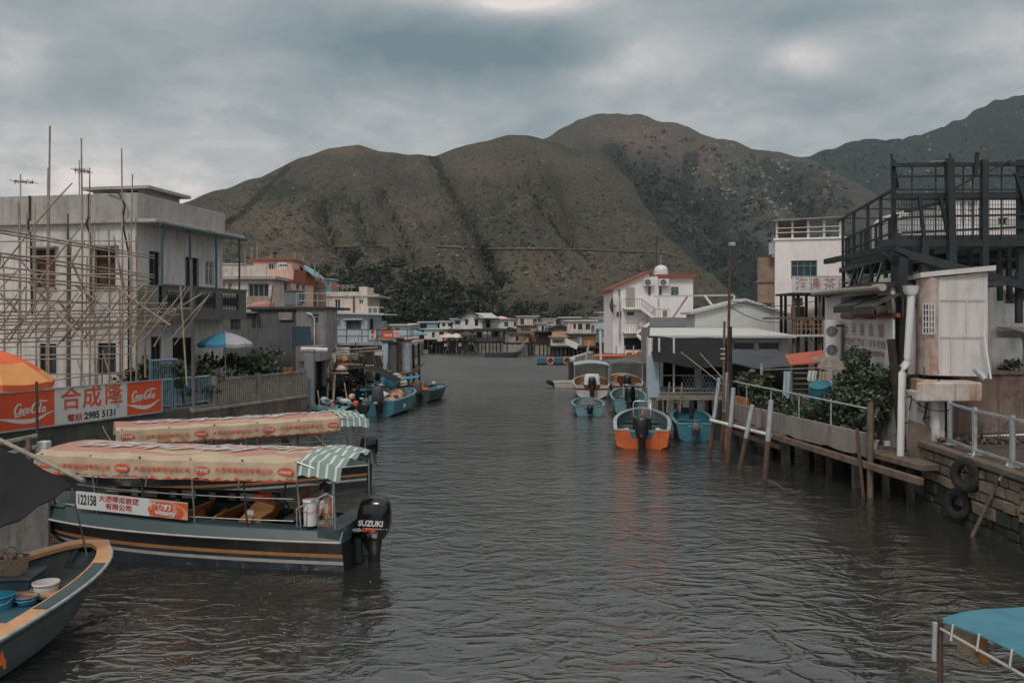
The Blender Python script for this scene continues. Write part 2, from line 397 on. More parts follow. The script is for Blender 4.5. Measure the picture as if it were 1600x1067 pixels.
M['deck_teal'] = mat('dark_green_grey_deck', (.042, .068, .072), .45, c2=(.034, .052, .056), scale=1.6, dirt=(.10, .11, .11), dirt_amt=.25, spec=.4)
M['ochre'] = mat('ochre_boat_paint', (.42, .19, .062), .55, var=.25, scale=3, dirt_amt=.25)
M['peach'] = mat('peach_boat_paint', (.52, .27, .13), .6, var=.2, scale=3, dirt_amt=.2)
M['stripe_white'] = mat('cream_stripe_paint', (.45, .42, .38), .5, var=.2, scale=3, dirt_amt=.2)
M['teal'] = mat('teal_boat_paint', (.028, .135, .185), .5, c2=(.04, .165, .215), scale=1.8, dirt=(.10, .12, .125), dirt_amt=.45, streak=.3)
M['teal_pale'] = mat('faded_teal_paint', (.09, .21, .25), .6, c2=(.14, .25, .28), scale=2, dirt=(.09, .1, .1), dirt_amt=.4)
M['grey_boat'] = mat('grey_green_boat_paint', (.105, .135, .135), .6, c2=(.075, .10, .10), scale=2, dirt_amt=.3)
M['orange'] = mat('orange_paint', (.62, .115, .02), .5, c2=(.48, .10, .025), scale=2.5, dirt=(.15, .05, .03), dirt_amt=.3, streak=.25)
M['orange_red'] = mat('vermilion_print', (.62, .085, .03), .55, var=.1)
M['brick_red'] = mat('rust_red_paint', (.30, .075, .045), .7, var=.25, scale=2, dirt_amt=.25)
M['pink'] = mat('pink_plaster', (.64, .41, .335), .85, var=.12, scale=1, streak=.3, dirt=(.35, .22, .18), bump=.01, bscale=14)
M['cream'] = mat('cream_plaster', (.60, .52, .45), .85, var=.15, scale=1.1, streak=.6, dirt=(.16, .13, .11), dirt_amt=.4, bump=.01, bscale=14)
M['blue_wall'] = mat('pale_blue_boards', (.43, .49, .52), .8, var=.12, scale=1.2, streak=.3, dirt_amt=.15, corr=('X', 1.6))
M['blue_sheet'] = mat('sky_blue_sheet', (.22, .38, .43), .7, var=.2, dirt_amt=.2)
M['tin'] = mat('grey_corrugated_tin', (.27, .265, .26), .6, .2, var=.25, scale=1.2, streak=.5, dirt=(.15, .09, .06), dirt_amt=.35, corr=('X', 2.4))
M['tin_rust'] = mat('rusted_tin', (.27, .12, .07), .8, c2=(.36, .24, .18), scale=1.4, streak=.6, dirt=(.09, .045, .03), dirt_amt=.5, corr=('X', 2.4))
M['tin_brown'] = mat('brown_boards', (.27, .19, .145), .85, c2=(.20, .135, .10), scale=1.4, streak=.5, dirt_amt=.3)
M['roof_grey'] = mat('pale_roof_sheet', (.46, .45, .43), .7, var=.15, scale=1.2, streak=.3, dirt_amt=.25, corr=('X', 1.4))
M['roof_dark'] = mat('dark_roof_felt', (.06, .058, .056), .85, var=.3, dirt_amt=.3)
M['shed'] = mat('slate_grey_sheet', (.115, .12, .125), .8, var=.2, scale=1.3, streak=.5, dirt=(.05, .05, .05), dirt_amt=.3, corr=('X', 2))
M['warehouse'] = mat('pale_grey_cladding', (.50, .50, .48), .7, var=.08, scale=.8, streak=.25, dirt=(.3, .28, .26), dirt_amt=.1)
M['clad'] = mat('white_metal_cladding', (.58, .545, .52), .6, var=.10, scale=.9, streak=.4, dirt=(.36, .27, .22), dirt_amt=.25)
M['clad_rust'] = mat('rust_stained_cladding', (.50, .45, .42), .7, c2=(.34, .22, .16), scale=1.4, streak=.8, dirt=(.26, .12, .065), dirt_amt=.5)
M['navy_cloth'] = mat('dark_blue_jacket', (.02, .026, .034), .9, var=.3)
M['skin'] = mat('skin', (.36, .20, .14), .6, var=.1)
M['hair'] = mat('black_hair', (.008, .007, .007), .6, var=.2)
M['plastic_white'] = mat('white_plastic', (.62, .6, .58), .4, var=.08, dirt_amt=.1)
M['plastic_blue'] = mat('blue_plastic', (.03, .22, .33), .4, var=.15, dirt_amt=.1)
M['cloth_white'] = mat('white_cloth', (.55, .53, .5), .9, var=.2)
M['cloth_blue'] = mat('pale_blue_cloth', (.35, .43, .48), .9, var=.15)
M['cloth_tan'] = mat('tan_cloth', (.42, .30, .20), .9, var=.2)
M['cloth_red'] = mat('red_cloth', (.40, .07, .06), .9, var=.2)
M['sack'] = mat('beige_sacking', (.38, .28, .22), .9, var=.25, scale=4)
M['net'] = mat('brown_fishing_net', (.09, .07, .055), .95, var=.5, scale=9, bump=.05, bscale=30)
M['terracotta'] = mat('terracotta', (.40, .15, .07), .8, var=.2)
M['sign_white'] = mat('white_sign_board', (.58, .58, .57), .55, var=.08, dirt_amt=.15, streak=.15)
M['ink_red'] = mat('red_lettering', (.42, .04, .025), .6, var=.1)
M['ink_faded'] = mat('faded_red_lettering', (.33, .12, .10), .8, c2=(.46, .30, .28), scale=6)
M['ink_black'] = mat('black_lettering', (.012, .012, .014), .6)
M['leaf1'] = mat('dark_green_leaf', (.030, .050, .026), .6, var=.35, scale=8, spec=.3)
M['leaf2'] = mat('mid_green_leaf', (.075, .105, .052), .6, var=.35, scale=8, spec=.3)
M['leaf3'] = mat('grey_green_leaf', (.12, .14, .095), .65, var=.3, scale=8, spec=.3)
M['bark'] = mat('grey_brown_bark', (.09, .07, .055), .9, var=.35, scale=6)
M['win_green'] = mat('teal_window_frame', (.16, .26, .26), .5, var=.2)
M['win_dark'] = mat('dark_window_frame', (.05, .045, .04), .6, var=.2)
M['shutter'] = mat('brown_red_shutter', (.16, .06, .045), .7, var=.3, scale=5)
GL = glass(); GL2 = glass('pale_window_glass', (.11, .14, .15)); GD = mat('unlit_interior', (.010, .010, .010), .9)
# ================================================================ water
def water_mat():
 m = bpy.data.materials.new('harbour_water'); m.use_nodes = True; t = NT(m.node_tree); b = t.n['Principled BSDF']
 g = t.new('ShaderNodeNewGeometry'); p = g.outputs['Position']
 b.inputs['IOR'].default_value = 2.55; b.inputs['Specular Tint'].default_value = (1, .94, .88, 1); b.inputs['Roughness'].default_value = .03
 big = t.noise(p, .06, 4)
 t.put(b.inputs['Base Color'], t.mix(big, (.020, .021, .018), (.027, .027, .023)))
 wob = t.new('ShaderNodeVectorMath', operation='ADD'); t.put(wob.inputs[0], p)
 n_ = t.new('ShaderNodeTexNoise'); t.put(n_.inputs['Vector'], p); n_.inputs['Scale'].default_value = .35
 q = t.new('ShaderNodeVectorMath', operation='SCALE'); t.put(q.inputs[0], n_.outputs['Color']); q.inputs[3].default_value = .8
 t.l.new(q.outputs[0], wob.inputs[1]); w = wob.outputs[0]
 a1 = t.noise(t.stretch(w, (.6, 1, 1)), 1.25, 3, .45, .6)      # the chop
 a2 = t.noise(t.stretch(w, (.65, 1.1, 1)), 4.2, 4, .55, .3)      # ripples on it
 a3 = t.noise(t.stretch(w, (.7, 1, 1)), .30, 2, .5)              # slow swell
 gust = t.ramp(t.noise(t.stretch(p, (1, .6, 1)), .11, 3), .36, .62)  # wind patches
 sxyz = t.new('ShaderNodeSeparateXYZ'); t.put(sxyz.inputs[0], p)
 far = t.ramp(sxyz.outputs[1], 10, 26); vfar = t.ramp(sxyz.outputs[1], 22, 75)
 t.put(b.inputs['Roughness'], t.math('MULTIPLY_ADD', vfar, .24, .045))
 amp = t.math('MULTIPLY', t.math('MULTIPLY_ADD', gust, .55, .45), t.math('MULTIPLY_ADD', far, .65, .35))
 h = t.math('ADD', t.math('MULTIPLY', t.math('MULTIPLY', a1, .065), t.math('MULTIPLY_ADD', far, .35, .65)), t.math('MULTIPLY', a2, t.math('MULTIPLY', amp, .062)))
 h = t.math('ADD', h, t.math('MULTIPLY', a3, .07))
 cr_ = t.noise(t.stretch(w, (.55, 1, 1)), 1.7, 3, .5, .5)
 ridge_ = t.math('POWER', t.math('SUBTRACT', 1, t.math('ABSOLUTE', t.math('MULTIPLY_ADD', cr_, 2, -1))), 5)
 h = t.math('ADD', h, t.math('MULTIPLY', t.math('MULTIPLY', ridge_, .036), t.math('MULTIPLY_ADD', gust, .8, .2)))
 bn = t.new('ShaderNodeBump'); bn.inputs['Strength'].default_value = 1; bn.inputs['Distance'].default_value = 1
 t.put(bn.inputs['Height'], h); t.l.new(bn.outputs[0], b.inputs['Normal'])
 return m
mb = MB(); mb.add([(-260, -40, 0), (260, -40, 0), (260, 175, 0), (-260, 175, 0)], [(0, 1, 2, 3)])
tag(mb.build('water', water_mat()), kind='structure')
mg = mat('scrubby_ground', (.06, .058, .045), .95, c2=(.09, .08, .06), scale=.12, dirt_amt=.4)
mb = MB(); mb.add([(-2600, 150, .6), (2600, 150, .6), (2600, 4200, .6), (-2600, 4200, .6)], [(0, 1, 2, 3)])
mb.add([(-2600, 150, .6), (2600, 150, .6), (2600, 150, -1), (-2600, 150, -1)], [(3, 2, 1, 0)])
tag(mb.build('ground', mg), kind='structure')
# the river bed and the sea walls' footings
mb = MB(); mb.add([(-260, -40, -3), (260, -40, -3), (260, 175, -3), (-260, 175, -3)], [(0, 1, 2, 3)]); tag(mb.build('river_bed', mg), kind='structure')
# ================================================================ hills
def interp(pts, x):
 if x <= pts[0][0]: return pts[0][1:]
 for a, b in zip(pts, pts[1:]):
  if x <= b[0]:
   k = (x - a[0]) / (b[0] - a[0]); k = k * k * (3 - 2 * k) * .5 + k * .5
   return tuple(p + (q - p) * k for p, q in zip(a[1:], b[1:]))
 return pts[-1][1:]
def seg_d(px, py, pts):
 best = 1e9
 for (x0, y0), (x1, y1) in zip(pts, pts[1:]):
  dx, dy = x1 - x0, y1 - y0; k = max(0, min(1, ((px - x0) * dx + (py - y0) * dy) / (dx * dx + dy * dy)))
  best = min(best, math.hypot(px - x0 - k * dx, py - y0 - k * dy))
 return best
def hillmat(name, grass, green, shrub, soil, rock, nscale=1.):
 m = bpy.data.materials.new(name); m.use_nodes = True; t = NT(m.node_tree); b = t.n['Principled BSDF']
 b.inputs['Roughness'].default_value = .95; b.inputs['Specular IOR Level'].default_value = .1
 at = t.new('ShaderNodeAttribute', attribute_name='veg'); at2 = t.new('ShaderNodeAttribute', attribute_name='soil')
 p = t.new('ShaderNodeTexCoord').outputs['Object']
 big = t.noise(p, .012 * nscale, 6, .6); mid = t.noise(p, .055 * nscale, 6, .65, .4); fine = t.noise(p, .33 * nscale, 5, .7)
 o = t.mix(t.ramp(big, .38, .62), grass, green)
 o = t.mix(t.math('MULTIPLY', t.ramp(mid, .45, .7), .55), o, tuple(k * .62 for k in grass))
 o = t.mix(t.math('MULTIPLY', t.ramp(mid, .30, .12), .0), o, soil)
 o = t.mix(t.math('MULTIPLY', at2.outputs['Fac'], t.math('MULTIPLY_ADD', t.ramp(mid, .3, .6), .6, .3)), o, soil)
 sh = t.ramp(t.math('ADD', t.math('MULTIPLY', at.outputs['Fac'], .62), t.math('MULTIPLY', t.math('ADD', fine, mid), .5)), .68, .86)
 o = t.mix(sh, o, shrub)
 vo = t.new('ShaderNodeTexVoronoi'); t.put(vo.inputs['Vector'], p); vo.inputs['Scale'].default_value = .22 * nscale
 rk = t.math('MULTIPLY', t.ramp(vo.outputs['Distance'], .16, .08), t.math('MULTIPLY', t.ramp(mid, .50, .60), .5))
 o = t.mix(rk, o, rock)
 f2 = t.ramp(fine, .3, .7)
 o = t.mix(t.math('MULTIPLY', f2, .72), o, tuple(k * .35 for k in green))
 t.put(b.inputs['Base Color'], o)
 bn = t.new('ShaderNodeBump'); bn.inputs['Strength'].default_value = .9; bn.inputs['Distance'].default_value = 1
 t.put(bn.inputs['Height'], t.math('ADD', t.math('MULTIPLY', fine, 2.2), t.math('MULTIPLY', mid, 5.0))); t.l.new(bn.outputs[0], b.inputs['Normal'])
 return m
class Hill:
 def __init__(s, name, ridge, yb, zb, pw, seed, m, gul=(), vegf=None, soilf=None, amp=1., step=5, rows=110, x0=None, x1=None, ridge_n=2.):
  s.yb, s.zb, s.pw, s.seed, s.gul, s.amp, s.ridge, s.rn = yb, zb, pw, seed, gul, amp, ridge, ridge_n
  xs = []; x = ridge[0][0] if x0 is None else x0
  while x <= (x1 or ridge[-1][0]): xs.append(x); x += step
  mbv = []; veg = []; soil = []
  for j in range(rows + 1 + 14):
   for x in xs:
    if j <= rows: p = s.pt(x, j / rows)
    else:
     q = s.pt(x, 1); k = (j - rows) / 14; Y = q.y * (1 + .35 * k); p = Vector((q.x * (1 + .35 * k), Y, q.z * (1 - k ** 1.5) - 2 * k))
    mbv.append(p); py = HY - (p.z - EYE) / p.y * F
    gd = min([(1 + .5 * (gi > 0 and name == 'grassy_hill')) * seg_d(x + 7 * mnoise.noise(Vector((x * .05, py * .05, 1))), py, g[0]) / g[1] for gi, g in enumerate(gul)] or [9])
    veg.append(max(math.exp(-gd * gd) * (.95 if name != 'grassy_hill' else .8), vegf(x, py) if vegf else 0)); soil.append(soilf(x, py) if soilf else 0)
  n = len(xs); mb_ = MB(); k = len(mbv) // n
  mb_.v = [tuple(p) for p in mbv]
  mb_.f = [(i * n + j, i * n + j + 1, (i + 1) * n + j + 1, (i + 1) * n + j) for i in range(k - 1) for j in range(n - 1)]
  mb_.m = [0] * len(mb_.f); mb_.sm = [True] * len(mb_.f)
  o = mb_.build(name, m); tag(o, kind='structure')
  for nm, arr in (('veg', veg), ('soil', soil)):
   a = o.data.attributes.new(nm, 'FLOAT', 'POINT'); a.data.foreach_set('value', arr)
  s.o = o
 def pt(s, px, t):
  py, Yr = interp(s.ridge, px)
  Y = s.yb + (Yr - s.yb) * t; zr = EYE + (HY - py) / F * Yr
  z = s.zb + (zr - s.zb) * (t ** s.pw)
  X = (px - CX) / F * Y
  e_ = math.sin(math.pi * min(1, t ** .8)) * s.amp * max(.1, min(1, zr / 90))
  v = Vector((X * .008 + s.seed, Y * .0035, s.seed * 1.7))
  rg = 1 - abs(mnoise.fractal(v, 1.0, 2.1, 5) * 2.0)
  z += e_ * (rg - .45) * 20
  z += e_ * mnoise.fractal(Vector((X * .035, Y * .02, s.seed)), 1.0, 2.0, 4) * 7
  z += mnoise.fractal(Vector((X * .03, s.seed, 4.4)), 1., 2., 4) * s.rn * (t ** 4) * min(1, zr / 50)
  py2 = HY - (z - EYE) / Y * F
  for g, w, d in s.gul:
   dd = seg_d(px, py2, g) / (w * 1.8)
   if dd < 3: z -= d * math.exp(-dd * dd) * min(1, (1 - t) * 6 + .1)
  return Vector((X, Y, max(z, s.zb - 3)))
 def find(s, px, py):
  lo, hi = 0., 1.
  for _ in range(22):
   m_ = (lo + hi) / 2; p = s.pt(px, m_)
   if HY - (p.z - EYE) / p.y * F > py: lo = m_
   else: hi = m_
  return s.pt(px, (lo + hi) / 2)
sstep = lambda a, b, x: max(0, min(1, (x - a) / (b - a)))
blob = lambda x, y, cx, cy, sx, sy: math.exp(-((x - cx) / sx) ** 2 - ((y - cy) / sy) ** 2)
mA = hillmat('grassy_hillside', (.112, .096, .074), (.073, .072, .055), (.034, .040, .030), (.20, .15, .115), (.30, .27, .23))
mK = hillmat('brown_knoll', (.14, .106, .08), (.096, .084, .064), (.036, .040, .030), (.22, .16, .12), (.30, .27, .23))
mB = hillmat('scrubby_mountainside', (.098, .088, .074), (.062, .072, .063), (.024, .037, .033), (.22, .13, .10), (.32, .30, .28), .6)
mC = hillmat('wooded_haze_tinted_slope', (.050, .070, .066), (.038, .060, .056), (.022, .038, .037), (.28, .15, .10), (.30, .28, .26), .6)  # vegetation greens tinted bluish teal, distance haze put into the colour
gA = [([(672, 238), (690, 272), (715, 320), (735, 355), (760, 400), (775, 432)], 7, 9), ([(505, 330), (516, 372), (528, 392), (545, 402)], 6, 8), ([(598, 300), (622, 352), (640, 392), (650, 410)], 5, 7),
 ([(450, 262), (410, 300), (375, 335), (345, 352)], 9, 9), ([(820, 280), (845, 330), (880, 372), (930, 420)], 5, 3), ([(560, 320), (570, 372), (600, 395)], 4, 4)]
A = Hill('grassy_hill', [(-400, 430, 560), (0, 400, 560), (200, 352, 600), (290, 318, 640), (345, 297, 660), (400, 277, 680), (470, 248, 700), (520, 231, 710), (560, 226, 715), (600, 237, 720), (640, 241, 730), (680, 241, 740), (720, 229, 740), (760, 222, 745), (795, 210, 750), (830, 212, 750), (862, 219, 745), (900, 232, 735), (945, 241, 720), (985, 280, 690), (1010, 322, 640), (1050, 372, 580), (1100, 418, 520), (1160, 466, 450), (1220, 488, 400), (1500, 494, 380), (1900, 494, 380)],
  290, 1.5, 1.12, 3.1, mA, gA, vegf=lambda x, y: max(.45 * sstep(455, 492, y) , .9 * blob(x, y, 590, 470, 110, 40), .6 * blob(x, y, 440, 300, 60, 35), .42 * blob(x, y, 520, 320, 150, 45), .4 * blob(x, y, 780, 340, 140, 50)),
  soilf=lambda x, y: max(.8 * blob(x, y, 560, 235, 60, 14), .9 * blob(x, y, 440, 350, 90, 40), .7 * blob(x, y, 880, 420, 110, 30), .5 * blob(x, y, 700, 260, 120, 20), .45 * blob(x, y, 640, 350, 60, 30)))
K = Hill('brown_knoll', [(250, 470, 430), (320, 436, 440), (360, 402, 450), (395, 384, 455), (430, 374, 455), (470, 377, 455), (510, 395, 450), (545, 418, 440), (600, 452, 420), (660, 480, 400)], 275, 1.5, .95, 8.4, mK, [([(500, 400), (520, 430), (530, 460)], 8, 3)],
  vegf=lambda x, y: .9 * sstep(425, 470, y) if x > 470 else .3 * sstep(440, 480, y), soilf=lambda x, y: .8 * blob(x, y, 430, 400, 90, 30), amp=.5, rows=60)
B = Hill('scrubby_mountain', [(780, 262, 1150), (855, 216, 1250), (880, 200, 1280), (905, 186, 1300), (940, 178, 1320), (990, 178, 1330), (1040, 190, 1320), (1075, 197, 1310), (1100, 208, 1300), (1150, 222, 1280), (1175, 233, 1270), (1215, 237, 1250), (1262, 247, 1230), (1330, 282, 1180), (1420, 330, 1100), (1600, 380, 1000), (1900, 420, 950)],
  640, 2, 1.05, 5.7, mB, [([(955, 242), (990, 290), (1030, 345), (1070, 400), (1130, 440), (1165, 470)], 22, 30), ([(1080, 250), (1070, 300), (1110, 350), (1150, 400)], 14, 18), ([(1200, 260), (1240, 320), (1290, 350)], 14, 14)],
  vegf=lambda x, y: max(.75 * blob(x, y, 1010, 300, 50, 60), .85 * sstep(330, 420, y), .6 * blob(x, y, 1240, 290, 120, 50), .55 * blob(x, y, 1120, 320, 90, 50)), soilf=lambda x, y: max(.6 * blob(x, y, 1000, 215, 110, 30), .5 * blob(x, y, 1090, 240, 40, 40), 1. * blob(x, y, 1290, 290, 14, 22), .6 * blob(x, y, 1280, 310, 12, 8)), amp=1.3, rows=120, ridge_n=4)
D = Hill('wooded_mountain', [(1150, 300, 1500), (1240, 252, 1600), (1262, 245, 1620), (1290, 234, 1640), (1330, 222, 1660), (1370, 217, 1680), (1400, 217, 1700), (1440, 208, 1720), (1475, 198, 1740), (1500, 186, 1750), (1530, 169, 1760), (1560, 157, 1770), (1600, 147, 1780), (1700, 128, 1800), (1900, 140, 1800)],
  1050, 2, 1.05, 9.9, mC, [([(1420, 230), (1400, 280), (1440, 340)], 14, 16), ([(1540, 190), (1520, 260), (1560, 330)], 16, 18)],
  vegf=lambda x, y: .62, soilf=lambda x, y: max(1. * blob(x, y, 1335, 232, 14, 5), .6 * blob(x, y, 1450, 226, 10, 6)), amp=1.4, rows=100, ridge_n=5)
# the walled water channel and the foot track along the slope
def band(h, pts, w, name, m, rise=.5):
 mb = MB(); rows = []; px = pts[0][0]
 while px <= pts[-1][0]:
  p = h.find(px, interp([(a, b) for a, b in pts], px)[0]); rows.append([p + Vector((0, -w, rise * .2)), p + Vector((0, -w, rise)), p + Vector((0, w * .6, rise + .4)), p + Vector((0, w, 0))]); px += 6
 mb.grid(rows, 0, False); return tag(mb.build(name, m), kind='structure')
mTrack = mat('pale_earth_track', (.13, .11, .085), .95, var=.4, scale=.2, dirt_amt=.5)
mChan = mat('channel_wall', (.045, .042, .036), .95, var=.4, scale=.2)
band(A, [(520, 387), (640, 384), (760, 390), (900, 391), (1030, 396), (1060, 402)], .8, 'path', mTrack, .6)
for i in range(6):
 band(K, [(488 + i * 3, 392 + i * 7), (520 + i * 2, 391 + i * 7.2), (548 + i * 3, 396 + i * 7.5)], .35, 'terrace_wall', mTrack, .5)
rng = random.Random(5)
def boulder(mb, c, s, rng):
 c = Vector(c); vs = []
 for dx in (-1, 1):
  for dy in (-1, 1):
   for dz in (-.7, .8): vs.append(c + Vector((dx * s * rng.uniform(.4, 1), dy * s * rng.uniform(.4, 1), dz * s * rng.uniform(.5, 1))))
 mb.add(vs, [(0, 2, 3, 1), (4, 5, 7, 6), (0, 1, 5, 4), (2, 6, 7, 3), (0, 4, 6, 2), (1, 3, 7, 5)])
mrock = mat('pale_granite', (.14, .125, .105), .95, c2=(.27, .25, .22), scale=.4, dirt_amt=.2)
def rocks(h, zones, name):
 mb = MB(); SZ = .62 if name == 'A' else .55
 for cx_, cy_, sx_, sy_, n_, s_ in zones:
  for _ in range(n_):
   x_ = rng.gauss(cx_, sx_); y_ = rng.gauss(cy_, sy_)
   ry_ = interp(h.ridge, x_)[0]
   if y_ < ry_ + 3 or y_ > 480: continue
   boulder(mb, h.find(x_, y_), s_ * SZ * (.3 + rng.random() ** 4 * 1.3), rng)
 tag(mb.build('boulders', mrock), kind='stuff')
rocks(A, [(700, 330, 150, 60, 330, 1.0), (560, 270, 70, 30, 160, 1.0), (840, 250, 60, 22, 190, 1.1), (900, 420, 90, 30, 330, .8), (440, 370, 50, 25, 120, 1.), (710, 330, 40, 40, 90, 1.), (900, 330, 60, 50, 130, 1.), (640, 385, 80, 10, 60, .9)], 'A')
rocks(B, [(1155, 262, 22, 12, 90, 4.), (1195, 290, 18, 14, 80, 4.), (1130, 300, 14, 14, 60, 4.), (1215, 330, 20, 14, 70, 4.), (1085, 268, 16, 8, 45, 3.4), (985, 205, 25, 8, 60, 3), (1140, 228, 14, 3, 30, 4.), (1225, 262, 8, 6, 30, 4.5), (1150, 300, 90, 60, 110, 2.5), (1290, 285, 14, 25, 50, 4)], 'B')
rocks(D, [(1400, 290, 100, 30, 130, 5.), (1450, 250, 60, 16, 60, 4.), (1560, 200, 40, 20, 30, 5)], 'D')
mw = [mat('far_tree_leaves', (.042, .052, .036), .9, c2=(.062, .068, .046), scale=.3, spec=.1), mat('far_tree_dark_leaves', (.024, .033, .026), .9, spec=.1), mat('far_tree_pale_leaves', (.085, .084, .060), .9, spec=.1)]
mw.append(mat('distant_scrub_leaves', (.042, .060, .054), .9, spec=.1))
mb = MB()
def wood_at(h, x_, y_, r_):
 c = h.find(x_, y_); hh = r_ * rng.uniform(.8, 1.2); k = rng.choice([0, 0, 1, 1, 2]) if rng.random() < .9 else 2
 mb.loft([(c.x, c.y, c.z - 1 + hh * q, r_ * w_, r_ * w_, 2) for q, w_ in ((0, .35), (.4, .7), (.85, .55), (1.2, .15))], 7, 1)
 leafy(mb, c + Vector((0, 0, hh * .65)), (r_, r_, hh * .75), int(70 * min(1.6, r_ / 3)), r_ * .42, rng, mi=[k, k, 1, 0], shell=.75)
for _ in range(240): wood_at(A, rng.gauss(600, 80), 505 - abs(rng.gauss(0, 32)), rng.uniform(1.6, 4.4))
for _ in range(150): wood_at(A, rng.uniform(640, 1180), 505 - abs(rng.gauss(0, 14)), rng.uniform(1.0, 2.6))
for _ in range(90): wood_at(K, rng.uniform(480, 640), rng.uniform(428, 490), rng.uniform(1.5, 3.4))
for _ in range(120): wood_at(K, rng.uniform(300, 520), rng.uniform(455, 498), rng.uniform(1.5, 3.))
for x_, y_, r_ in [(560, 438, 4.6), (578, 447, 5), (655, 448, 5.), (680, 452, 5.2), (638, 434, 3.5), (625, 418, 3.2), (628, 410, 2.2), (760, 395, 3), (763, 405, 3), (757, 388, 2.5), (768, 418, 3), (660, 440, 3.4), (700, 456, 4)]:
 wood_at(A, x_, y_, r_)
tag(mb.build('woodland', mw), kind='stuff')
mb = MB()   # low dark scrub dotted over the slopes
def scrub(h, x_, y_, r_):
 if y_ < interp(h.ridge, x_)[0] + 4 or y_ > 488: return
 c = h.find(x_, y_); leafy(mb, c + Vector((0, 0, r_ * .2)), (r_, r_, r_ * .6), 14, r_ * .8, rng, mi=rng.choice([0, 1]) if h is A else 3, shell=.5)
for _ in range(2600): scrub(A, rng.uniform(320, 1120), rng.gauss(385, 75), rng.uniform(.3, 1.1))
for g, w_, d_ in gA:
 for _ in range({7: 120, 6: 40}.get(w_, 16)):
  i = rng.randrange(len(g) - 1); k = rng.random(); x_ = g[i][0] + (g[i + 1][0] - g[i][0]) * k; y_ = g[i][1] + (g[i + 1][1] - g[i][1]) * k
  scrub(A, x_ + rng.gauss(0, w_ * .35), y_ + rng.gauss(0, 5), rng.uniform(.5, 1.5))
for _ in range(700): scrub(B, rng.uniform(960, 1330), rng.gauss(330, 60), rng.uniform(2., 5.5))
for _ in range(150):
 k = rng.random(); scrub(B, 955 + 190 * k + abs(rng.gauss(0, 22)), 245 + 210 * k + rng.gauss(0, 6), rng.uniform(3, 6.5))
for _ in range(800): scrub(D, rng.uniform(1250, 1610), rng.gauss(270, 50), rng.uniform(2.5, 6)) if _ < 320 else None
tag(mb.build('hillside_scrub', mw), kind='stuff')
# ================================================================ LEFT BANK
def along(px, o, d):
 """distance from o along d at which the wall is met by the sight line of column px"""
 u_ = (px - CX) / F; return (u_ * o[1] - o[0]) / (d[0] - u_ * d[1])
def facerect(loc, rz, W_, D, face, px0, py0, px1, py1):
 cx, sx = math.cos(rz), math.sin(rz); dx = (cx, sx); dy = (-sx, cx)
 o = {'f': (loc[0], loc[1]), 'l': (loc[0] + dy[0] * D, loc[1] + dy[1] * D), 'r': (loc[0] + dx[0] * W_, loc[1] + dx[1] * W_)}[face]
 d = {'f': dx, 'l': (-dy[0], -dy[1]), 'r': dy}[face]
 a, b = along(px0, o, d), along(px1, o, d); Ym = o[1] + d[1] * (a + b) / 2
 return (a, PZ(py1, Ym) - loc[2], b, PZ(py0, Ym) - loc[2])
def hp(name, label, px0, px1, Y0, ytop, zb, D, wm, rz=0., wins=(), rwins=(), lwins=(), fm=None, gm=None, cat='house', group=None, par=0, opts=None, roofm=None, anchor='l', extra=None):
 """house placed by its front wall: left edge (or right, anchor r) at distance Y0"""
 d = (math.cos(rz), math.sin(rz))
 if anchor == 'l':
  o = (PX(px0, Y0), Y0); W_ = along(px1, o, d)
 else:
  c = (PX(px1, Y0), Y0); W_ = -along(px0, c, d); o = (c[0] - d[0] * W_, c[1] - d[1] * W_)
 loc = (o[0], o[1], zb); H = PZ(ytop, Y0) - zb
 fx = lambda face, L: [facerect(loc, rz, W_, D, face, *w[:4]) + ((w[4],) if len(w) > 4 else ()) for w in L]
 t = house(name, label, cat, loc, rz, W_, D, H, wm, fx('f', wins), fx('l', lwins), fx('r', rwins), fm, gm, group=group, par=par, opts=opts, roof=roofm)
 t['W'] = 0; del t['W']
 return t, W_, H
def slab(t, W_, D, z, th, ov, m, name='roof', ovl=None, ovr=None, ovb=None):
 mb = MB(); mb.box((-(ov if ovl is None else ovl), -ov, z), (W_ + (ov if ovr is None else ovr), D + (ov if ovb is None else ovb), z + th)); return bevel(mb.build(name, m, t), .02)
def stone_mat(name, c1, c2_, mortar, sc=1.6, str_=.12):
 m = bpy.data.materials.new(name); m.use_nodes = True; t = NT(m.node_tree); b = t.n['Principled BSDF']; b.inputs['Roughness'].default_value = .92
 g = t.new('ShaderNodeNewGeometry').outputs['Position']; vec = t.stretch(g, (.75, .75, 1.25))
 v1 = t.new('ShaderNodeTexVoronoi', feature='DISTANCE_TO_EDGE'); t.put(v1.inputs['Vector'], vec); v1.inputs['Scale'].default_value = sc
 v2 = t.new('ShaderNodeTexVoronoi'); t.put(v2.inputs['Vector'], vec); v2.inputs['Scale'].default_value = sc
 sep = t.new('ShaderNodeSeparateColor'); t.put(sep.inputs[0], v2.outputs['Color'])
 cc = t.mix(sep.outputs[0], c1, c2_); nz = t.noise(g, 5, 6, .65); cc = t.mix(t.math('MULTIPLY', t.ramp(nz, .4, .7), .6), cc, tuple(k * .4 for k in c1))
 ed = t.ramp(v1.outputs['Distance'], .015, .07); cc = t.mix(ed, mortar, cc)
 sz = t.new('ShaderNodeSeparateXYZ'); t.put(sz.inputs[0], g)
 wet = t.ramp(t.math('ADD', sz.outputs[2], t.math('MULTIPLY', nz, .5)), .95, .25); cc = t.mix(t.math('MULTIPLY', wet, .8), cc, (.018, .019, .014))  # weed and wet below the tide mark
 t.put(b.inputs['Base Color'], cc)
 bn = t.new('ShaderNodeBump'); bn.inputs['Distance'].default_value = 1; t.put(bn.inputs['Height'], t.math('ADD', t.math('MULTIPLY', ed, str_), t.math('MULTIPLY', nz, .05))); t.l.new(bn.outputs[0], b.inputs['Normal'])
 return m
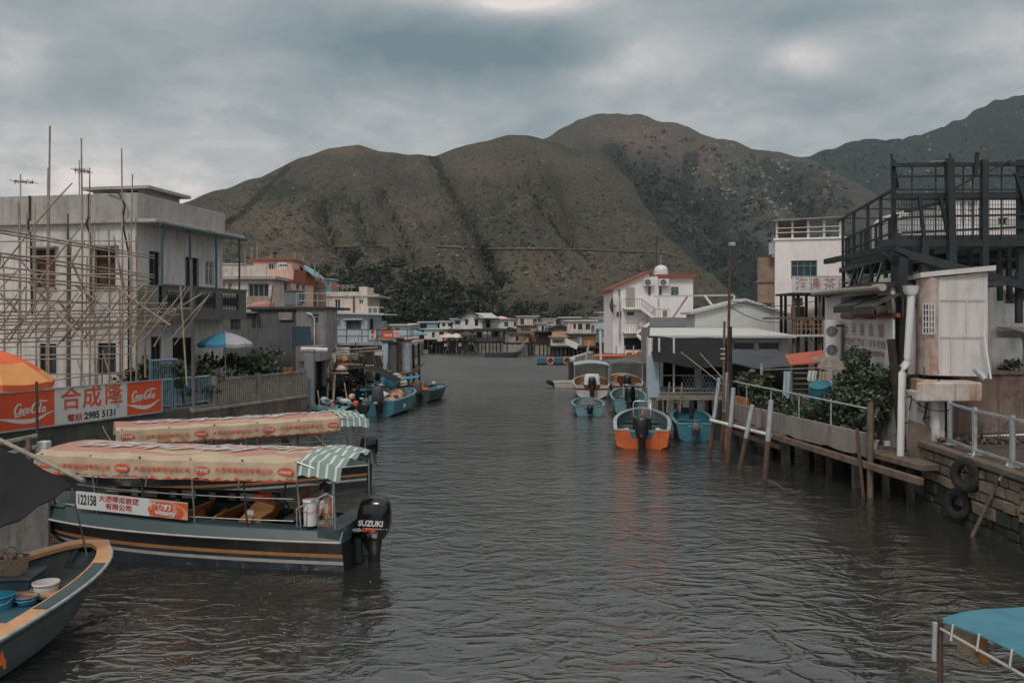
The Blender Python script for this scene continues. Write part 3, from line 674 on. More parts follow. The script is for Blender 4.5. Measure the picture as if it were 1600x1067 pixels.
M['stone'] = mat('brown_stained_render', (.16, .125, .10), .92, c2=(.10, .08, .065), scale=1.6, streak=.75, dirt=(.035, .03, .024), dirt_amt=.65, bump=.05, bscale=5)
M['blocks'] = mat('rough_granite_block', (.20, .155, .115), .92, c2=(.10, .088, .07), scale=1.3, dirt=(.04, .035, .028), dirt_amt=.5, bump=.05, bscale=7)
M['blocks_wet'] = mat('wet_weedy_block', (.035, .035, .026), .7, c2=(.02, .022, .017), scale=2, bump=.05, bscale=8)
GZ = 1.6
bank = [(-15.75, 25.6), (-9.85, 39.3), (-9.75, 40.5), (-12.3, 47), (-12.6, 70), (-12.5, 74), (-14, 160), (-260, 160), (-260, -30), (-60, -30), (-24, 17.9), (-18.2, 19.9)]
mb = MB(); mb.prism([(a, b, -3.2) for a, b in reversed(bank)], (0, 0, GZ + 3.2)); tag(mb.build('pavement', M['concrete']), kind='structure')
# sea wall faces
def seawall(name, label, p, q, z1, m, th=.22, cap=None):
 p = Vector((*p, 0)); q = Vector((*q, 0)); d = (q - p).normalized(); n_ = Vector((d.y, -d.x, 0)); t = thing(name, label, 'sea wall', (p.x, p.y, 0))
 mb = MB(); mb.prism([p + Vector((0, 0, -3)), q + Vector((0, 0, -3)), q + Vector((0, 0, z1)), p + Vector((0, 0, z1))], n_ * th); mb.build('wall_face', m, t, True)
 if cap: mb = MB(); mb.beam(p + Vector((0, 0, z1 + .06)) + n_ * .06, q + Vector((0, 0, z1 + .06)) + n_ * .06, .42, .12); bevel(mb.build('coping', cap, t, True), .02)
 return t
seawall('sea_wall', 'stained concrete sea wall under the long shop sign and the railings', (-17.5, 21.6), (-12.75, 32.6), 1.56, M['dark_concrete'])
seawall('sea_wall', 'brown rubble stone sea wall under the row of weathered grey boards', (-12.75, 32.6), (-9.85, 39.35), 1.35, M['stone'], cap=M['concrete'])
# landing at the foot of the steps, behind the moored boats
mb = MB(); mb.prism([(-9.75, 17.6, -3), (-11.9, 20.5, -3), (-17.3, 21.5, -3), (-24, 18, -3), (-24, 16.9, -3), (-10.6, 16.9, -3)], (0, 0, 4.25)); tag(bevel(mb.build('quay', M['concrete']), .05), 'stained concrete landing quay behind the black tarpaulin', 'quay')
# ---- the white house behind the bamboo
RZ = R(-10.2); dX = Vector((math.cos(RZ), math.sin(RZ))); dY = Vector((-math.sin(RZ), math.cos(RZ)))
cor = Vector((PX(213, 32), 32)); W1, D1 = 13.5, 6.4; org = cor - dX * W1; loc = (org.x, org.y, GZ)
fr = lambda *a: facerect(loc, RZ, W1, D1, 'f', *a); rr = lambda *a: facerect(loc, RZ, W1, D1, 'r', *a)
so_ = dict(sill=M['parapet'], hood=M['parapet'], bars=M['rust'], gm=M['shutter'], mull=(1, 1), fm=M['win_dark'])
f1 = [fr(57, 391, 86, 449) + (so_,), fr(150, 389, 180, 448) + (so_,), fr(62, 537, 88, 584) + (dict(mull=(1, 0), fm=M['win_dark']),), fr(153, 536, 181, 584) + (dict(mull=(1, 0), fm=M['win_dark']),)]
r1 = [rr(233, 393, 250, 446) + (dict(mull=(1, 1), fm=M['win_dark']),), rr(290, 403, 309, 456) + (dict(mull=(1, 3), fm=M['win_dark'], bars=M['steel']),), rr(321, 408, 335, 446) + (dict(mull=(1, 1), gm=GL2),),
 rr(236, 526, 252, 572) + (dict(fm=M['win_dark']),), rr(270, 527, 303, 600) + (dict(fm=M['win_dark'], gm=GD),)]
h1 = house('white_house', 'large white two-storey house wrapped in bamboo poles, with a balcony on thin teal posts', 'house', loc, RZ, W1, D1, PZ(345, 32) - GZ, M['white_wall'], f1, (), r1)
mb = MB(); zl = PZ(349, 32) - GZ
mb.box((-.1, -.22, zl), (W1 + 1.0, D1 + .2, zl + .14)); bevel(mb.build('roof_slab', M['parapet'], h1), .02)
mb = MB(); zp = PZ(302, 32) - GZ; z0 = zl + .14
mb.box((-.1, -.12, z0), (W1 + .12, .08, zp)); mb.box((W1 - .08, .08, z0), (W1 + .12, D1, zp)); mb.box((-.1, D1 - .18, z0), (W1 - .08, D1, zp)); bevel(mb.build('parapet', M['parapet'], h1), .015)
mb = MB(); mb.box((W1 - 2.6, 1.0, z0), (W1 - .3, 3.4, zp + .3)); mb.build('roof_hut', M['parapet'], h1); hb = mb
mb = MB(); mb.box((W1 - 2.9, .7, zp + .3), (W1 + .05, 3.7, zp + .42)); mb.build('roof_hut_slab', M['parapet'], h1)
mb = MB(); mb.box((W1 - 1.1, .99, zp + .0), (W1 - .6, 1.0, zp + .26)); mb.build('roof_hut_vent', M['steel'], h1)
# balcony
zb = 5.05 - GZ; bo = 1.1
t = MB(); t.box((W1 + .002, -.02, zb - .02), (W1 + bo, D1 + .15, zb + .14)); t.build('balcony_floor', M['balcony'], h1)
mb = MB(); oo = Vector((W1 + bo, -.02, zb + .14)); holes = []
for a in ((262, 296), (306, 338), (348, 374)):
 o2 = (org.x + dX.x * (W1 + bo), org.y + dX.y * (W1 + bo)); s0, s1 = along(a[0], o2, dY), along(a[1], o2, dY); holes.append((s0, .28, s1, .97))
wall_panel(mb, oo, (0, 1, 0), D1 + .15, 1.12, holes, .12, nrm=(1, 0, 0)); wall_panel(mb, oo - Vector((.14, 0, 0)), (0, 1, 0), D1 + .15, 1.12, holes, -.02, nrm=(-1, 0, 0))
mb.box((W1 + .002, -.02, zb + .14), (W1 + bo - .14, .1, zb + 1.26)); mb.box((W1 + bo - .16, -.04, zb + 1.262), (W1 + bo + .03, D1 + .17, zb + 1.33)); mb.build('balcony_parapet', M['balcony'], h1)
mb = MB()
for h in holes:
 n_ = int((h[2] - h[0]) / .13)
 for i in range(n_ + 1):
  y_ = h[0] + (h[2] - h[0]) * i / n_ - .02
  mb.tube([(W1 + bo - .07, y_, zb + .42), (W1 + bo - .07, y_, zb + .75), (W1 + bo - .07, y_, zb + 1.09)], [.025, .045, .025], 6)
mb.build('balusters', M['steel'], h1)['kind'] = 'stuff'
mpost = mat('teal_painted_post', (.035, .085, .10), .5, var=.2)
for px in (253, 297, 338, 374):
 s = along(px, (org.x + dX.x * (W1 + bo - .08), org.y + dX.y * (W1 + bo - .08)), dY)
 mb = MB(); mb.tube([(W1 + bo - .08, s, zb + 1.3), (W1 + bo - .08, s, zl)], .045, 8); mb.build('veranda_post', mpost, h1)
mb = MB(); mb.box((W1 + bo - .12, -.1, zl - .1), (W1 + bo + .03, D1 + .22, zl - .002)); mb.build('veranda_edge', mpost, h1)
for px in (51, 143):                                      # downpipes
 s = along(px, loc[:2], dX); mb = MB(); mb.tube([(s, -.16, zp), (s, -.16, zl + .3), (s, -.3, zl), (s, -.1, zl - .35), (s + .02, -.06, 3.6)], .04, 7); mb.build('downpipe', M['steel'], h1)
s = along(190, loc[:2], dX); mb = MB(); mb.tube([(s - .5, -.2, zp + .05), (s + .1, -.3, zp - .02), (s + .35, -.3, zp - .5), (s + .25, -.3, zl), (s + .45, -.2, zl - 1.2), (s + .4, -.15, 3.2), (s + .4, -.15, 1)], .035, 7); mb.build('hose', M['rubber'], h1)
# aerials
def aerial(px, ytop, ybot, Y, label, w=.5, n_=4, mast=.03):
 t = thing('tv_aerial', label, 'aerial', tuple(P(px, ybot, Y))); h_ = (ybot - ytop) / F * Y
 mb = MB(); mb.tube([(0, 0, 0), (0, 0, h_)], mast, 6); mb.build('mast', M['galv'], t)
 mb = MB(); mb.tube([(-w * .5, 0, h_ * .72), (w, 0, h_ * .66)], .02, 5)
 for i in range(n_): x_ = -w * .4 + w * 1.3 * i / (n_ - 1); mb.tube([(x_, -.35, h_ * .71), (x_, .35, h_ * .67)], .012, 5); mb.tube([(x_, 0, h_ * .6), (x_, 0, h_ * .78)], .012, 5)
 mb.build('antenna_rod', M['steel'], t); return t
aerial(32, 272, 312, 31, 'thin television aerial on the flat roof, leftmost above the bamboo', .5)
aerial(124, 250, 305, 31, 'spiky television aerial behind the tall bamboo poles', .35, 5)
# ---- bamboo scaffold
sc_o = Vector((PX(100, 27), 27, GZ)); sc = thing('bamboo_scaffold', 'tangle of bamboo scaffolding lashed together in front of the white house', 'scaffold', tuple(sc_o))
rs = random.Random(3)
KB = 1.14
def back(p):
 p = Vector(p); return p if abs(p.z - GZ) < .01 and p.y > 30 else Vector((p.x * KB, p.y * KB, EYE + (p.z - EYE) * KB))
def pole(p, q, r=.035, m='bamboo'):
 p = back(p); q = back(q); L = (q - p).length; k = max(2, int(L / .9)); pts = []; b = Vector((rs.gauss(0, 1), rs.gauss(0, .5), rs.gauss(0, .6))) * .012 * L ** .5
 rad = []
 for i in range(k + 1): f = i / k; pts.append(p.lerp(q, f) + b * math.sin(math.pi * f)); rad.append(r * .92 * (1.0 - .3 * f) * (1.12 if i % 2 else .96))
 mb = MB(); mb.tube(pts, rad, 7); mb.build('pole', M[m], sc, True)
hs_plane = lambda px, Y=27.2: Y + (213 - px) * .0045
for px, yt, yb, r in [(78, 197, 640, .05), (75, 262, 640, .04), (127, 216, 640, .045), (140, 262, 625, .035), (190, 232, 600, .04), (207, 272, 600, .035), (28, 316, 560, .035), (31, 316, 600, .035), (106, 334, 640, .055), (110, 372, 630, .06), (148, 352, 600, .035), (170, 358, 640, .04),
     (212, 340, 640, .045), (55, 318, 560, .03), (201, 365, 560, .03), (228, 445, 590, .04), (5, 400, 640, .04), (187, 450, 640, .045), (152, 560, 645, .04), (160, 560, 645, .035), (56, 545, 640, .05), (42, 330, 500, .03), (136, 400, 540, .03)]:
 Y = hs_plane(px) - (.25 if px in (106, 110, 170) else 0); tp = P(px, yt, Y); bt = P(px + rs.uniform(-2, 2), yb, Y)
 if yb >= 600: bt.z = EYE - (EYE - GZ) / KB
 pole(bt, tp, r, 'bamboo_dark' if px in (106, 110) else 'bamboo')
xb = lambda px, Y: PX(px, Y)
for yl, yr, xr in [(358, 400, 241), (395, 430, 241), (432, 452, 240)]:        # the three raking rails, doubled
 for d_ in (0, 5): pole(P(-30, yl + d_ - 4, 22.2), P(xr, yr + d_ * .8, 27.0), .035)
for yl, yr, xr, Yl, Yr in [(466, 476, 225, 22.6, 26.6), (488, 482, 297, 23, 27), (499, 492, 280, 23, 27), (503, 500, 265, 23.4, 26.6), (509, 503, 262, 24, 27), (523, 510, 254, 24, 26.8), (531, 520, 235, 24.4, 26.8), (536, 528, 232, 25, 27), (402, 401, 215, 27, 26.9), (428, 428, 215, 27, 27), (454, 454, 215, 27, 27),
      (556, 553, 210, 27, 27), (563, 560, 180, 26.8, 26.9), (596, 578, 215, 26, 27.2), (475, 474, 262, 25, 26.8), (494, 488, 255, 24.6, 27), (516, 507, 246, 23.6, 26.6), (543, 541, 205, 27, 27), (378, 377, 214, 27, 27), (585, 584, 200, 27.2, 27.2), (414, 440, 236, 24, 27)]:
 pole(P(-30 if yl != 596 else 70, yl, Yl), P(xr, yr, Yr), .034 if yl < 540 else .03)
for i in range(22):                                                          # short slanting poles of the catch platform
 x0 = -30 + i * 14.4 + rs.uniform(-4, 4); Yb = 22.8 + (x0 + 30) / 330 * 4
 pole(P(x0, 535 + rs.uniform(-6, 8), Yb + .15), P(x0 + 60 + rs.uniform(-6, 6), 456 + rs.uniform(-8, 8), Yb + .5), .032)
for x0, y0, x1, y1, r in [(0, 458, 51, 512, .045), (45, 440, 140, 542, .05), (90, 468, 132, 520, .045), (118, 446, 200, 508, .05), (185, 451, 266, 508, .05), (30, 405, 82, 462, .04), (113, 412, 150, 496, .045), (60, 440, 125, 356, .035), (55, 350, 113, 286, .035), (0, 420, 55, 350, .03), (112, 410, 132, 378, .04),
      (178, 370, 197, 480, .03), (185, 405, 200, 470, .025), (245, 500, 315, 459, .035), (195, 470, 230, 440, .03), (240, 500, 260, 472, .03), (160, 548, 186, 636, .035), (120, 560, 140, 620, .02), (208, 540, 214, 500, .03), (-20, 470, 30, 420, .03)]:
 Yb = 22.6 + (x0 + 30) / 330 * 4.2; pole(P(x0, y0, Yb + .3), P(x1, y1, Yb + .6), r)
for px, y_ in [(0, 395), (110, 414), (213, 425), (60, 490), (140, 500), (200, 505), (20, 530), (130, 530)]: # ties back to the uprights
 Yb = 22.2 + (px + 30) / 270 * 4.8; a = P(px, y_, Yb); b = a.copy(); b.y = 27.4; b.x = a.x * 27.4 / a.y; pole(a, b, .03)
stick('bamboo_pole', 'thin pale bamboo pole leaning up beside the grey lamp pole', 'pole', P(292, 602, 30), P(282, 447, 30), .035, M['bamboo'])
lp = thing('lamp_pole', 'plain grey metal pole rising in front of the grey balcony', 'pole', (PX(303, 31), 31, GZ)); mb = MB(); mb.tube([(0, 0, 0), (-.1, 0, PZ(405, 31) - GZ)], .075, 9, .05); mb.build('pole', mat('grey_pole', (.12, .115, .11), .7), lp)
mb = MB(); mb.tube([(0, 0, 0), (0, 0, .12)], .16, 10); mb.build('base', M['concrete'], lp)
# ---- long shop sign on the railing
A0 = Vector((-15.75, 25.6)); dS = Vector((.43, 1)).normalized(); nS = Vector((dS.y, -dS.x)) # faces the water
sg = thing('shop_sign', 'long white and orange-red shop sign board hung along the waterside railing', 'sign', (A0.x, A0.y, 1.58))
sg.rotation_euler = (0, 0, math.atan2(dS.y, dS.x))
Ls = along(243, A0, dS) + .0; x_a = along(-14, A0, dS); x1 = along(75, A0, dS); x2 = along(189, A0, dS); SH = 1.2
for a, b, mm, nm in ((x_a, x1, M['orange_red'], 'red_panel'), (x1 + .003, x2, M['sign_white'], 'white_panel'), (x2 + .003, Ls, M['orange_red'], 'red_panel')):
 mb = MB(); mb.box((a, -.30, 0), (b, -.25, SH)); mb.build(nm, mm, sg)
mb = MB()
for z_ in (0, SH): mb.beam((x_a, -.29, z_), (Ls, -.29, z_), .07, .05)
mb.beam((Ls, -.29, 0), (Ls, -.29, SH), .05, .07); mb.build('frame', M['galv'], sg)
fpos = lambda px: along(px, A0, dS); zs = lambda py, px: PZ(py, A0.y + dS.y * fpos(px)) - 1.58
for ch, px, py in (('合', 101, 624), ('成', 134, 620.5), ('隆', 168, 616)):
 text(ch, 'lettering', M['orange_red'], sg, (fpos(px), -.303, zs(py, px)), (1, 0, 0), (0, 0, 1), .80, .012, sx=.98)
text('電話：', 'lettering', M['ink_red'], sg, (fpos(113), -.303, .17), (1, 0, 0), (0, 0, 1), .26, .004, sx=1.15)
text('2985 5131', 'lettering', M['ink_black'], sg, (fpos(147.5), -.303, .185), (1, 0, 0), (0, 0, 1), .33, .008, sx=.92)
# script wordmark drawn as brush strokes
M['sign_ink'] = mat('white_print', (.62, .60, .58), .5, var=.05)
def strokes(parent, name, paths, o, s, m, w=.05, yoff=-.303, shear=.25):
 mb = MB()
 for path in paths:
  pts = []
  for (x_, z_, *k) in path: pts.append((x_ + z_ * shear, z_, k[0] if k else 1.))
  sm = []
  for i in range(len(pts) - 1):
   p0 = pts[max(0, i - 1)]; p1 = pts[i]; p2 = pts[i + 1]; p3 = pts[min(len(pts) - 1, i + 2)]
   for q in range(6):
    t_ = q / 6; sm.append(tuple(.5 * ((2 * b) + (-a + c) * t_ + (2 * a - 5 * b + 4 * c - d) * t_ * t_ + (-a + 3 * b - 3 * c + d) * t_ ** 3) for a, b, c, d in zip(p0, p1, p2, p3)))
  sm.append(pts[-1]); L = []; Rr_ = []
  for i, p in enumerate(sm):
   a = sm[max(0, i - 1)]; b = sm[min(len(sm) - 1, i + 1)]; dx, dz = b[0] - a[0], b[1] - a[1]; l = math.hypot(dx, dz) or 1
   ww = w * max(.15, p[2]) / 2; L.append((o[0] + s * (p[0] - dz / l * ww), yoff, o[2] + s * (p[1] + dx / l * ww))); Rr_.append((o[0] + s * (p[0] + dz / l * ww), yoff, o[2] + s * (p[1] - dx / l * ww)))
  mb.grid([L, Rr_], 0, False)
 return mb.build(name, m, parent)
def wordmark(o, s):
 # C o c a - C o l a in a flowing hand
 P_ = []
 def bigC(x): P_.append([(x + .52, .72, .6), (x + .42, .90, 1.2), (x + .18, .86, 1.5), (x + .02, .5, 1.8), (x + .08, .1, 1.6), (x + .3, -.02, 1.2), (x + .52, .16, .6)])
 def oo(x, w_=.22): P_.append([(x + w_, .42, .8), (x + w_ * .4, .46, 1), (x, .22, 1.3), (x + w_ * .45, .0, 1.1), (x + w_, .22, 1.2), (x + w_ * .75, .46, .9)])
 def cc(x): P_.append([(x + .22, .38, .9), (x + .1, .46, 1), (x, .2, 1.3), (x + .12, .0, 1), (x + .28, .14, .6)])
 def aa(x): oo(x, .22); P_.append([(x + .27, .48, 1.2), (x + .25, .25, 1.3), (x + .26, .04, 1.2), (x + .34, .0, .8), (x + .42, .12, .5)])
 bigC(0); oo(.5); cc(.86); aa(1.16); P_.append([(1.52, .24, 1), (1.72, .26, 1)]); bigC(1.72); oo(2.2); P_.append([(2.56, .98, 1.2), (2.56, .5, 1.4), (2.56, .08, 1.3), (2.68, .0, .8), (2.78, .1, .5)]); aa(2.86)
 P_.append([(.3, -.02, .8), (.1, -.2, .8), (.35, -.24, 1.1), (.9, -.12, .8), (1.3, -.22, .6)]); P_.append([(2.1, .85, .5), (2.5, 1.1, 1), (2.95, .98, 1.1), (3.2, 1.1, .5)])
 strokes(sg, 'wordmark', P_, o, s, M['sign_ink'], .115)
wa, wb = fpos(9), fpos(66); wordmark((wa + .05, 0, .50), (wb - wa) / 3.75); wa, wb = fpos(196), fpos(236); wordmark((wa, 0, .56), (wb - wa) / 3.6)
for a, b in ((x_a, x1), (x2, Ls)):
 n_ = 14; up = []; lo = []
 for i in range(n_ + 1):
  f = i / n_; zc = .40 - .22 * math.sin(math.pi * min(1, f * 1.15)) + .10 * f + (.06 * math.sin(f * 6)); w_ = .015 + .11 * math.sin(math.pi * min(1, f * 1.05)) ; up.append((a + (b - a) * f, -.303, zc + w_ * .55)); lo.append((a + (b - a) * f, -.303, zc - w_ * .6))
 mb = MB(); mb.grid([lo, up], 0, False); mb.build('wave_ribbon', M['sign_ink'], sg)
# ---- railings and fences along the wall
mrail = mat('pale_blue_railing', (.20, .31, .36), .6, var=.25, scale=4, dirt=(.12, .09, .07), dirt_amt=.35)
def railing(label, px0, px1, z0, z1, m, n_, name='railing', tw=.05, off=.12, bars=.022, posts=()):
 s0, s1 = fpos(px0), fpos(px1); a = A0 + dS * s0 - nS * off; t = thing(name, label, 'railing', (a.x, a.y, z0), math.atan2(dS.y, dS.x)); L = s1 - s0
 mb = MB(); mb.tube([(0, 0, z1 - z0), (L, 0, z1 - z0)], tw, 8); mb.build('top_rail', m, t)
 mb = MB(); mb.tube([(0, 0, .12), (L, 0, .12)], tw * .7, 8); mb.build('bottom_rail', m, t)
 for i in range(n_ + 1): x_ = L * i / n_; mb = MB(); mb.tube([(x_, 0, .12), (x_, 0, z1 - z0)], bars, 6); mb.build('baluster', m, t)
 for x_ in (0, L): mb = MB(); mb.beam((x_, 0, -.05), (x_, 0, z1 - z0 + .03), .07); mb.build('post', m, t)
 return t
railing('pale blue iron railing beside the end of the long shop sign', 246, 272, 1.6, 2.72, mrail, 9)
railing('pale blue iron railing running up to the concrete post', 276, 330, 1.6, 2.72, mrail, 17)
g = railing('taller pale blue gate leaf standing behind the blue railing', 250, 291, 1.62, 3.45, mrail, 12, 'gate', off=.5)
g['category'] = 'gate'
s0, s1 = fpos(335), fpos(475); a = A0 + dS * s0; L = s1 - s0
bf = thing('board_fence', 'row of narrow weathered grey boards on top of the stone sea wall', 'fence', (a.x, a.y, 1.42), math.atan2(dS.y, dS.x))
mb = MB(); rf = random.Random(9); x_ = .2
while x_ < L - .1:
 if abs(x_ - L * .45) > .12: mb.box((x_, .0, .08), (x_ + .075, .03, 1.12 + rf.uniform(-.02, .03)))
 x_ += .118
mb.build('slat_panel', M['wood_pale'], bf)
for z_ in (.1, 1.14): mb = MB(); mb.box((0, -.04, z_ - .04), (L, .08, z_ + .05)); mb.build('rail', M['concrete'], bf)
for x_ in (0, L * .45, L): mb = MB(); mb.box((x_ - .1, -.07, -.1), (x_ + .1, .12, 1.28)); bevel(mb.build('post', M['concrete'], bf), .015)
# ---- parasols
def parasol(label, c, r, h, cols, rim=.22, tilt=0, n_=8, pole_m=None, rise=.45, stripe=True, zb=None, poleoff=(0, 0)):
 t = thing('parasol', label, 'parasol', tuple(c)); mb = MB()
 k = 5
 for i in range(n_):
  a0, a1 = 2 * math.pi * (i) / n_, 2 * math.pi * (i + 1) / n_; rows = []
  for j in range(k + 1):
   f = j / k; rr_ = r * f; z_ = h + rise * (1 - f ** 1.7); row = []
   for q in range(5):
    g_ = q / 4; p = Vector((math.cos(a0), math.sin(a0), 0)).lerp(Vector((math.cos(a1), math.sin(a1), 0)), g_) * rr_
    row.append((p.x, p.y, z_ - .05 * math.sin(math.pi * g_) * f))
   rows.append(row)
  for j in range(k):
   if stripe: mb.grid(rows[j:j + 2], [0, 0, 0, (i % 2), 1 - (i % 2) * 0][j])
   else: mb.grid(rows[j:j + 2], i % len(cols))
  a_ = rows[-1]; mb.grid([a_, [(p[0], p[1], p[2] - rim) for p in a_]], (0 if stripe else i % len(cols)))
 mb.build('canopy', cols, t)
 mb = MB(); mb.tube([(0, 0, 0), (0, 0, h + rise - .01)], .025, 8); mb.build('pole', pole_m or M['galv'], t)
 mb = MB()
 for i in range(n_): a0 = 2 * math.pi * i / n_; mb.tube([(0, 0, h + rise - .05), (r * .97 * math.cos(a0), r * .97 * math.sin(a0), h - .02)], .01, 5)
 mb.build('ribs', M['steel'], t)
 mb = MB(); mb.ball((0, 0, h + rise + .02), .035); mb.build('finial', M['white_trim'], t)
 return t
mo1 = mat('orange_parasol_cloth', (.66, .13, .045), .8, var=.1); mo2 = mat('yellow_parasol_cloth', (.62, .27, .09), .8, var=.1)
ps = parasol('orange and yellow striped parasol at the left end of the shop sign', (PX(-22, 22.8), 22.8, 1.25), 1.72, PZ(596, 22.8) - 1.25 , [mo1, mo2], .17, rise=.9)
stick('signpost', 'thin brown metal post in front of the shop sign', 'post', (PX(59, 21), 21, 1.25), P(57, 596, 21), .035, M['win_dark'])
mb1 = mat('teal_parasol_cloth', (.05, .22, .32), .8, var=.1); mb2 = mat('lilac_grey_parasol_cloth', (.36, .34, .38), .8, var=.1)
ps2 = parasol('teal and grey parasol among the shrubs behind the board fence', (PX(352, 35.5), 35.5, GZ), 1.12, PZ(536, 35.5) - GZ, [mb1, mb1] + [mb2] * 6, .14, stripe=False, rise=.46, n_=8)
ps2.rotation_euler = (0, 0, R(200))
# white bollard post and timber handrail at the landing
wp = thing('mooring_post', 'short white painted post at the landing beside the quay', 'post', (PX(69, 20.5), 20.5, 1.2)); mb = MB(); mb.box((-.1, -.1, 0), (.1, .1, .78)); bevel(mb.build('shaft', M['white_trim'], wp), .02); mb = MB(); mb.box((-.14, -.14, .56), (.14, .14, .64)); mb.box((-.12, -.12, .64), (.12, .12, .82)); bevel(mb.build('cap', M['white_trim'], wp), .02)
hr = thing('timber_handrail', 'grey timber handrail leading down to the landing', 'handrail', (PX(-20, 19.5), 19.5, 1.25))
for p, q in ((P(-30, 698, 19.5), P(58, 680, 20.3)), (P(-30, 718, 19.5), P(58, 697, 20.3))): mb = MB(); mb.beam(p, q, .12, .07); mb.build('rail', M['wood_pale'], hr, True)
for px in (-10, 45): q = P(px, 683, 19.9); mb = MB(); mb.beam((q.x, q.y, 1.25), q, .09); mb.build('post', M['wood'], hr, True)
# ---- houses behind, left
win = dict(mull=(1, 0))
t, w_, h_ = hp('grey_shed', 'long slate-grey sheet-clad shed with a white gooseneck vent pipe', 392, 463, 46, 484, GZ, 6, M['shed'], -.06, [(396, 493, 404, 514)], cat='shed', lwins=())
slab(t, w_, 6, h_, .16, .18, M['roof_dark']); q = MB(); q.box((PX(434, 45.6) - t.location.x, -.12, PZ(500, 45.6) - GZ), (PX(456, 45.6) - t.location.x, -.04, PZ(488, 45.6) - GZ)); q.build('notice_board', M['wood_pale'], t)
q = MB(); q.box((PX(458, 45.6) - t.location.x, -.1, PZ(531, 45.6) - GZ), (PX(483, 45.6) - t.location.x, -.05, PZ(512, 45.6) - GZ)); q.build('blue_door', mat('faded_blue_board', (.035, .06, .08), .8), t)
t, w_, h_ = hp('grey_lean_to', 'grey metal lean-to with a small air conditioner at the end of the slate-grey shed', 463, 509, 45, 483, GZ, 3, M['tin'], .0, [(487, 490, 499, 506, dict(fm=M['galv'], mull=(0, 1)))], cat='shed')
slab(t, w_, 6, h_, .14, .15, M['roof_dark']); q = MB(); q.tube([(1.0, -.12, 1.9), (1.0, -.12, 3.5), (.85, -.14, 3.72), (.6, -.14, 3.78)], .045, 8); q.build('vent_pipe', M['white_trim'], t)
tk = thing('water_tank', 'boxy grey metal water tank on the shed roof', 'tank', (PX(459, 47.5), 47.5, 5.82)); q = MB(); q.box((-.42, -.4, 0), (.42, .4, .78)); bevel(q.build('body', mat('tank_grey', (.17, .185, .195), .6, var=.15, streak=.3), tk), .03); q = MB(); q.prism([(-.46, -.44, .78), (.46, -.44, .78), (.46, -.44, .83), (0, -.44, .9), (-.46, -.44, .83)], (0, .88, 0)); q.build('lid', M['shed'], tk)
rl = thing('roof_railing', 'thin metal railing on the shed roof beside the boxy tank', 'railing', (PX(463, 45.4), 45.4, 5.7))
for z_ in (.35, .75): q = MB(); q.tube([(0, 0, z_), (1.75, 0, z_)], .02, 5); q.build('rail', M['galv'], rl)
for i in range(4): q = MB(); q.tube([(1.75 * i / 3, 0, 0), (1.75 * i / 3, 0, .78)], .022, 5); q.build('post', M['galv'], rl)
bt = thing('upturned_dinghy', 'faded pink dinghy lying upside down on the shed roof', 'boat', (PX(410, 46.6), 46.6, 5.76)); q = MB(); q.loft([(0, 0, -.75, .02, .02, 2), (0, 0, -.5, .26, .2, 2), (0, 0, 0, .34, .28, 2.2), (0, 0, .6, .3, .26, 2.2), (0, 0, .62, .02, .02, 2)], 12, axis='x'); q.build('hull', mat('faded_pink', (.45, .2, .2), .7), bt)
stick('roof_stove_pipe', 'rusty forked stick standing on the shed roof beside the pink dinghy', 'pole', (PX(423, 46), 46, 5.8), P(426, 447, 46), .03, M['rust'])
t, w_, h_ = hp('cement_shed', 'bare cement wall of a low store with one dark window beside the slate-grey shed', 345, 393, 45.6, 490, GZ, 6, M['balcony'], -.03, [(360, 498, 376, 515, dict(fm=M['win_dark']))], cat='shed')
slab(t, w_, 6, h_, .12, .25, M['concrete'])
q = MB(); q.box((0, 0, 0), (1.55, .04, 1.1)); o = q.build('board_screen', M['shed']); o.location = (PX(392, 44.6), 44.6, PZ(545, 44.6)); tag(o, 'faded teal board screen before the slate-grey shed', 'screen')
q = MB(); q.box((0, 0, 0), (1.0, .04, 1.3)); o = q.build('blue_sheet', mat('faded_blue_board', (.035, .06, .08), .8)); o.location = (PX(456, 44.4), 44.4, PZ(548, 44.4)); tag(o, 'slanting faded blue sheet leaning on the grey lean-to', 'sheet')
# pink house
t, w_, h_ = hp('pink_house', 'pink plastered house with a rust-red parapet corner and a small roof room', 395, 458, 54, 437, GZ, 5.5, M['pink'], .0, [(434, 443, 447, 464, dict(mull=(1, 1)))], rwins=[(463, 443, 468, 474, dict(mull=(0, 1))), (472, 445, 477, 476, dict(mull=(0, 1)))])
q = MB(); q.box((-.05, -.1, h_), (w_ + .05, .1, h_ + .68)); q.box((w_ - .15, .1, h_), (w_ + .05, 5.5, h_ + .68)); q.box((-.05, .1, h_), (.1, 5.5, h_ + .68)); bevel(q.build('parapet', M['pink'], t), .01)
q = MB(); q.box((w_ + .06, -.1, h_ - .2), (w_ + .1, 5.5, h_ + .7)); q.build('red_band', M['brick_red'], t); q = MB(); q.box((-.1, -.16, h_ - .12), (w_ + .04, -.102, h_)); q.build('red_moulding', M['brick_red'], t)
x0_, x1_ = PX(396, 55) - t.location.x, PX(456, 55) - t.location.x; q = MB(); q.box((x0_, 1.0, h_ + .0), (x1_, 4, h_ + 1.3)); q.build('roof_room', M['pink'], t); q = MB(); q.box((x0_ - .1, .85, h_ + 1.3), (x1_ + .15, 4.2, h_ + 1.42)); q.build('roof_room_slab', M['brick_red'], t)
window(t, (x0_, 1.0, h_), (1, 0, 0), (0, -1, 0), (PX(420, 55) - PX(396, 55), .68, PX(429, 55) - PX(396, 55), 1.15), M['galv'], GL, depth=-.02)
q = MB(); q.box((PX(434, 55) - t.location.x, .93, h_ + .68), (PX(449, 55) - t.location.x, .985, h_ + 1.2)); sb = q.build('name_board', M['sign_white'], t)
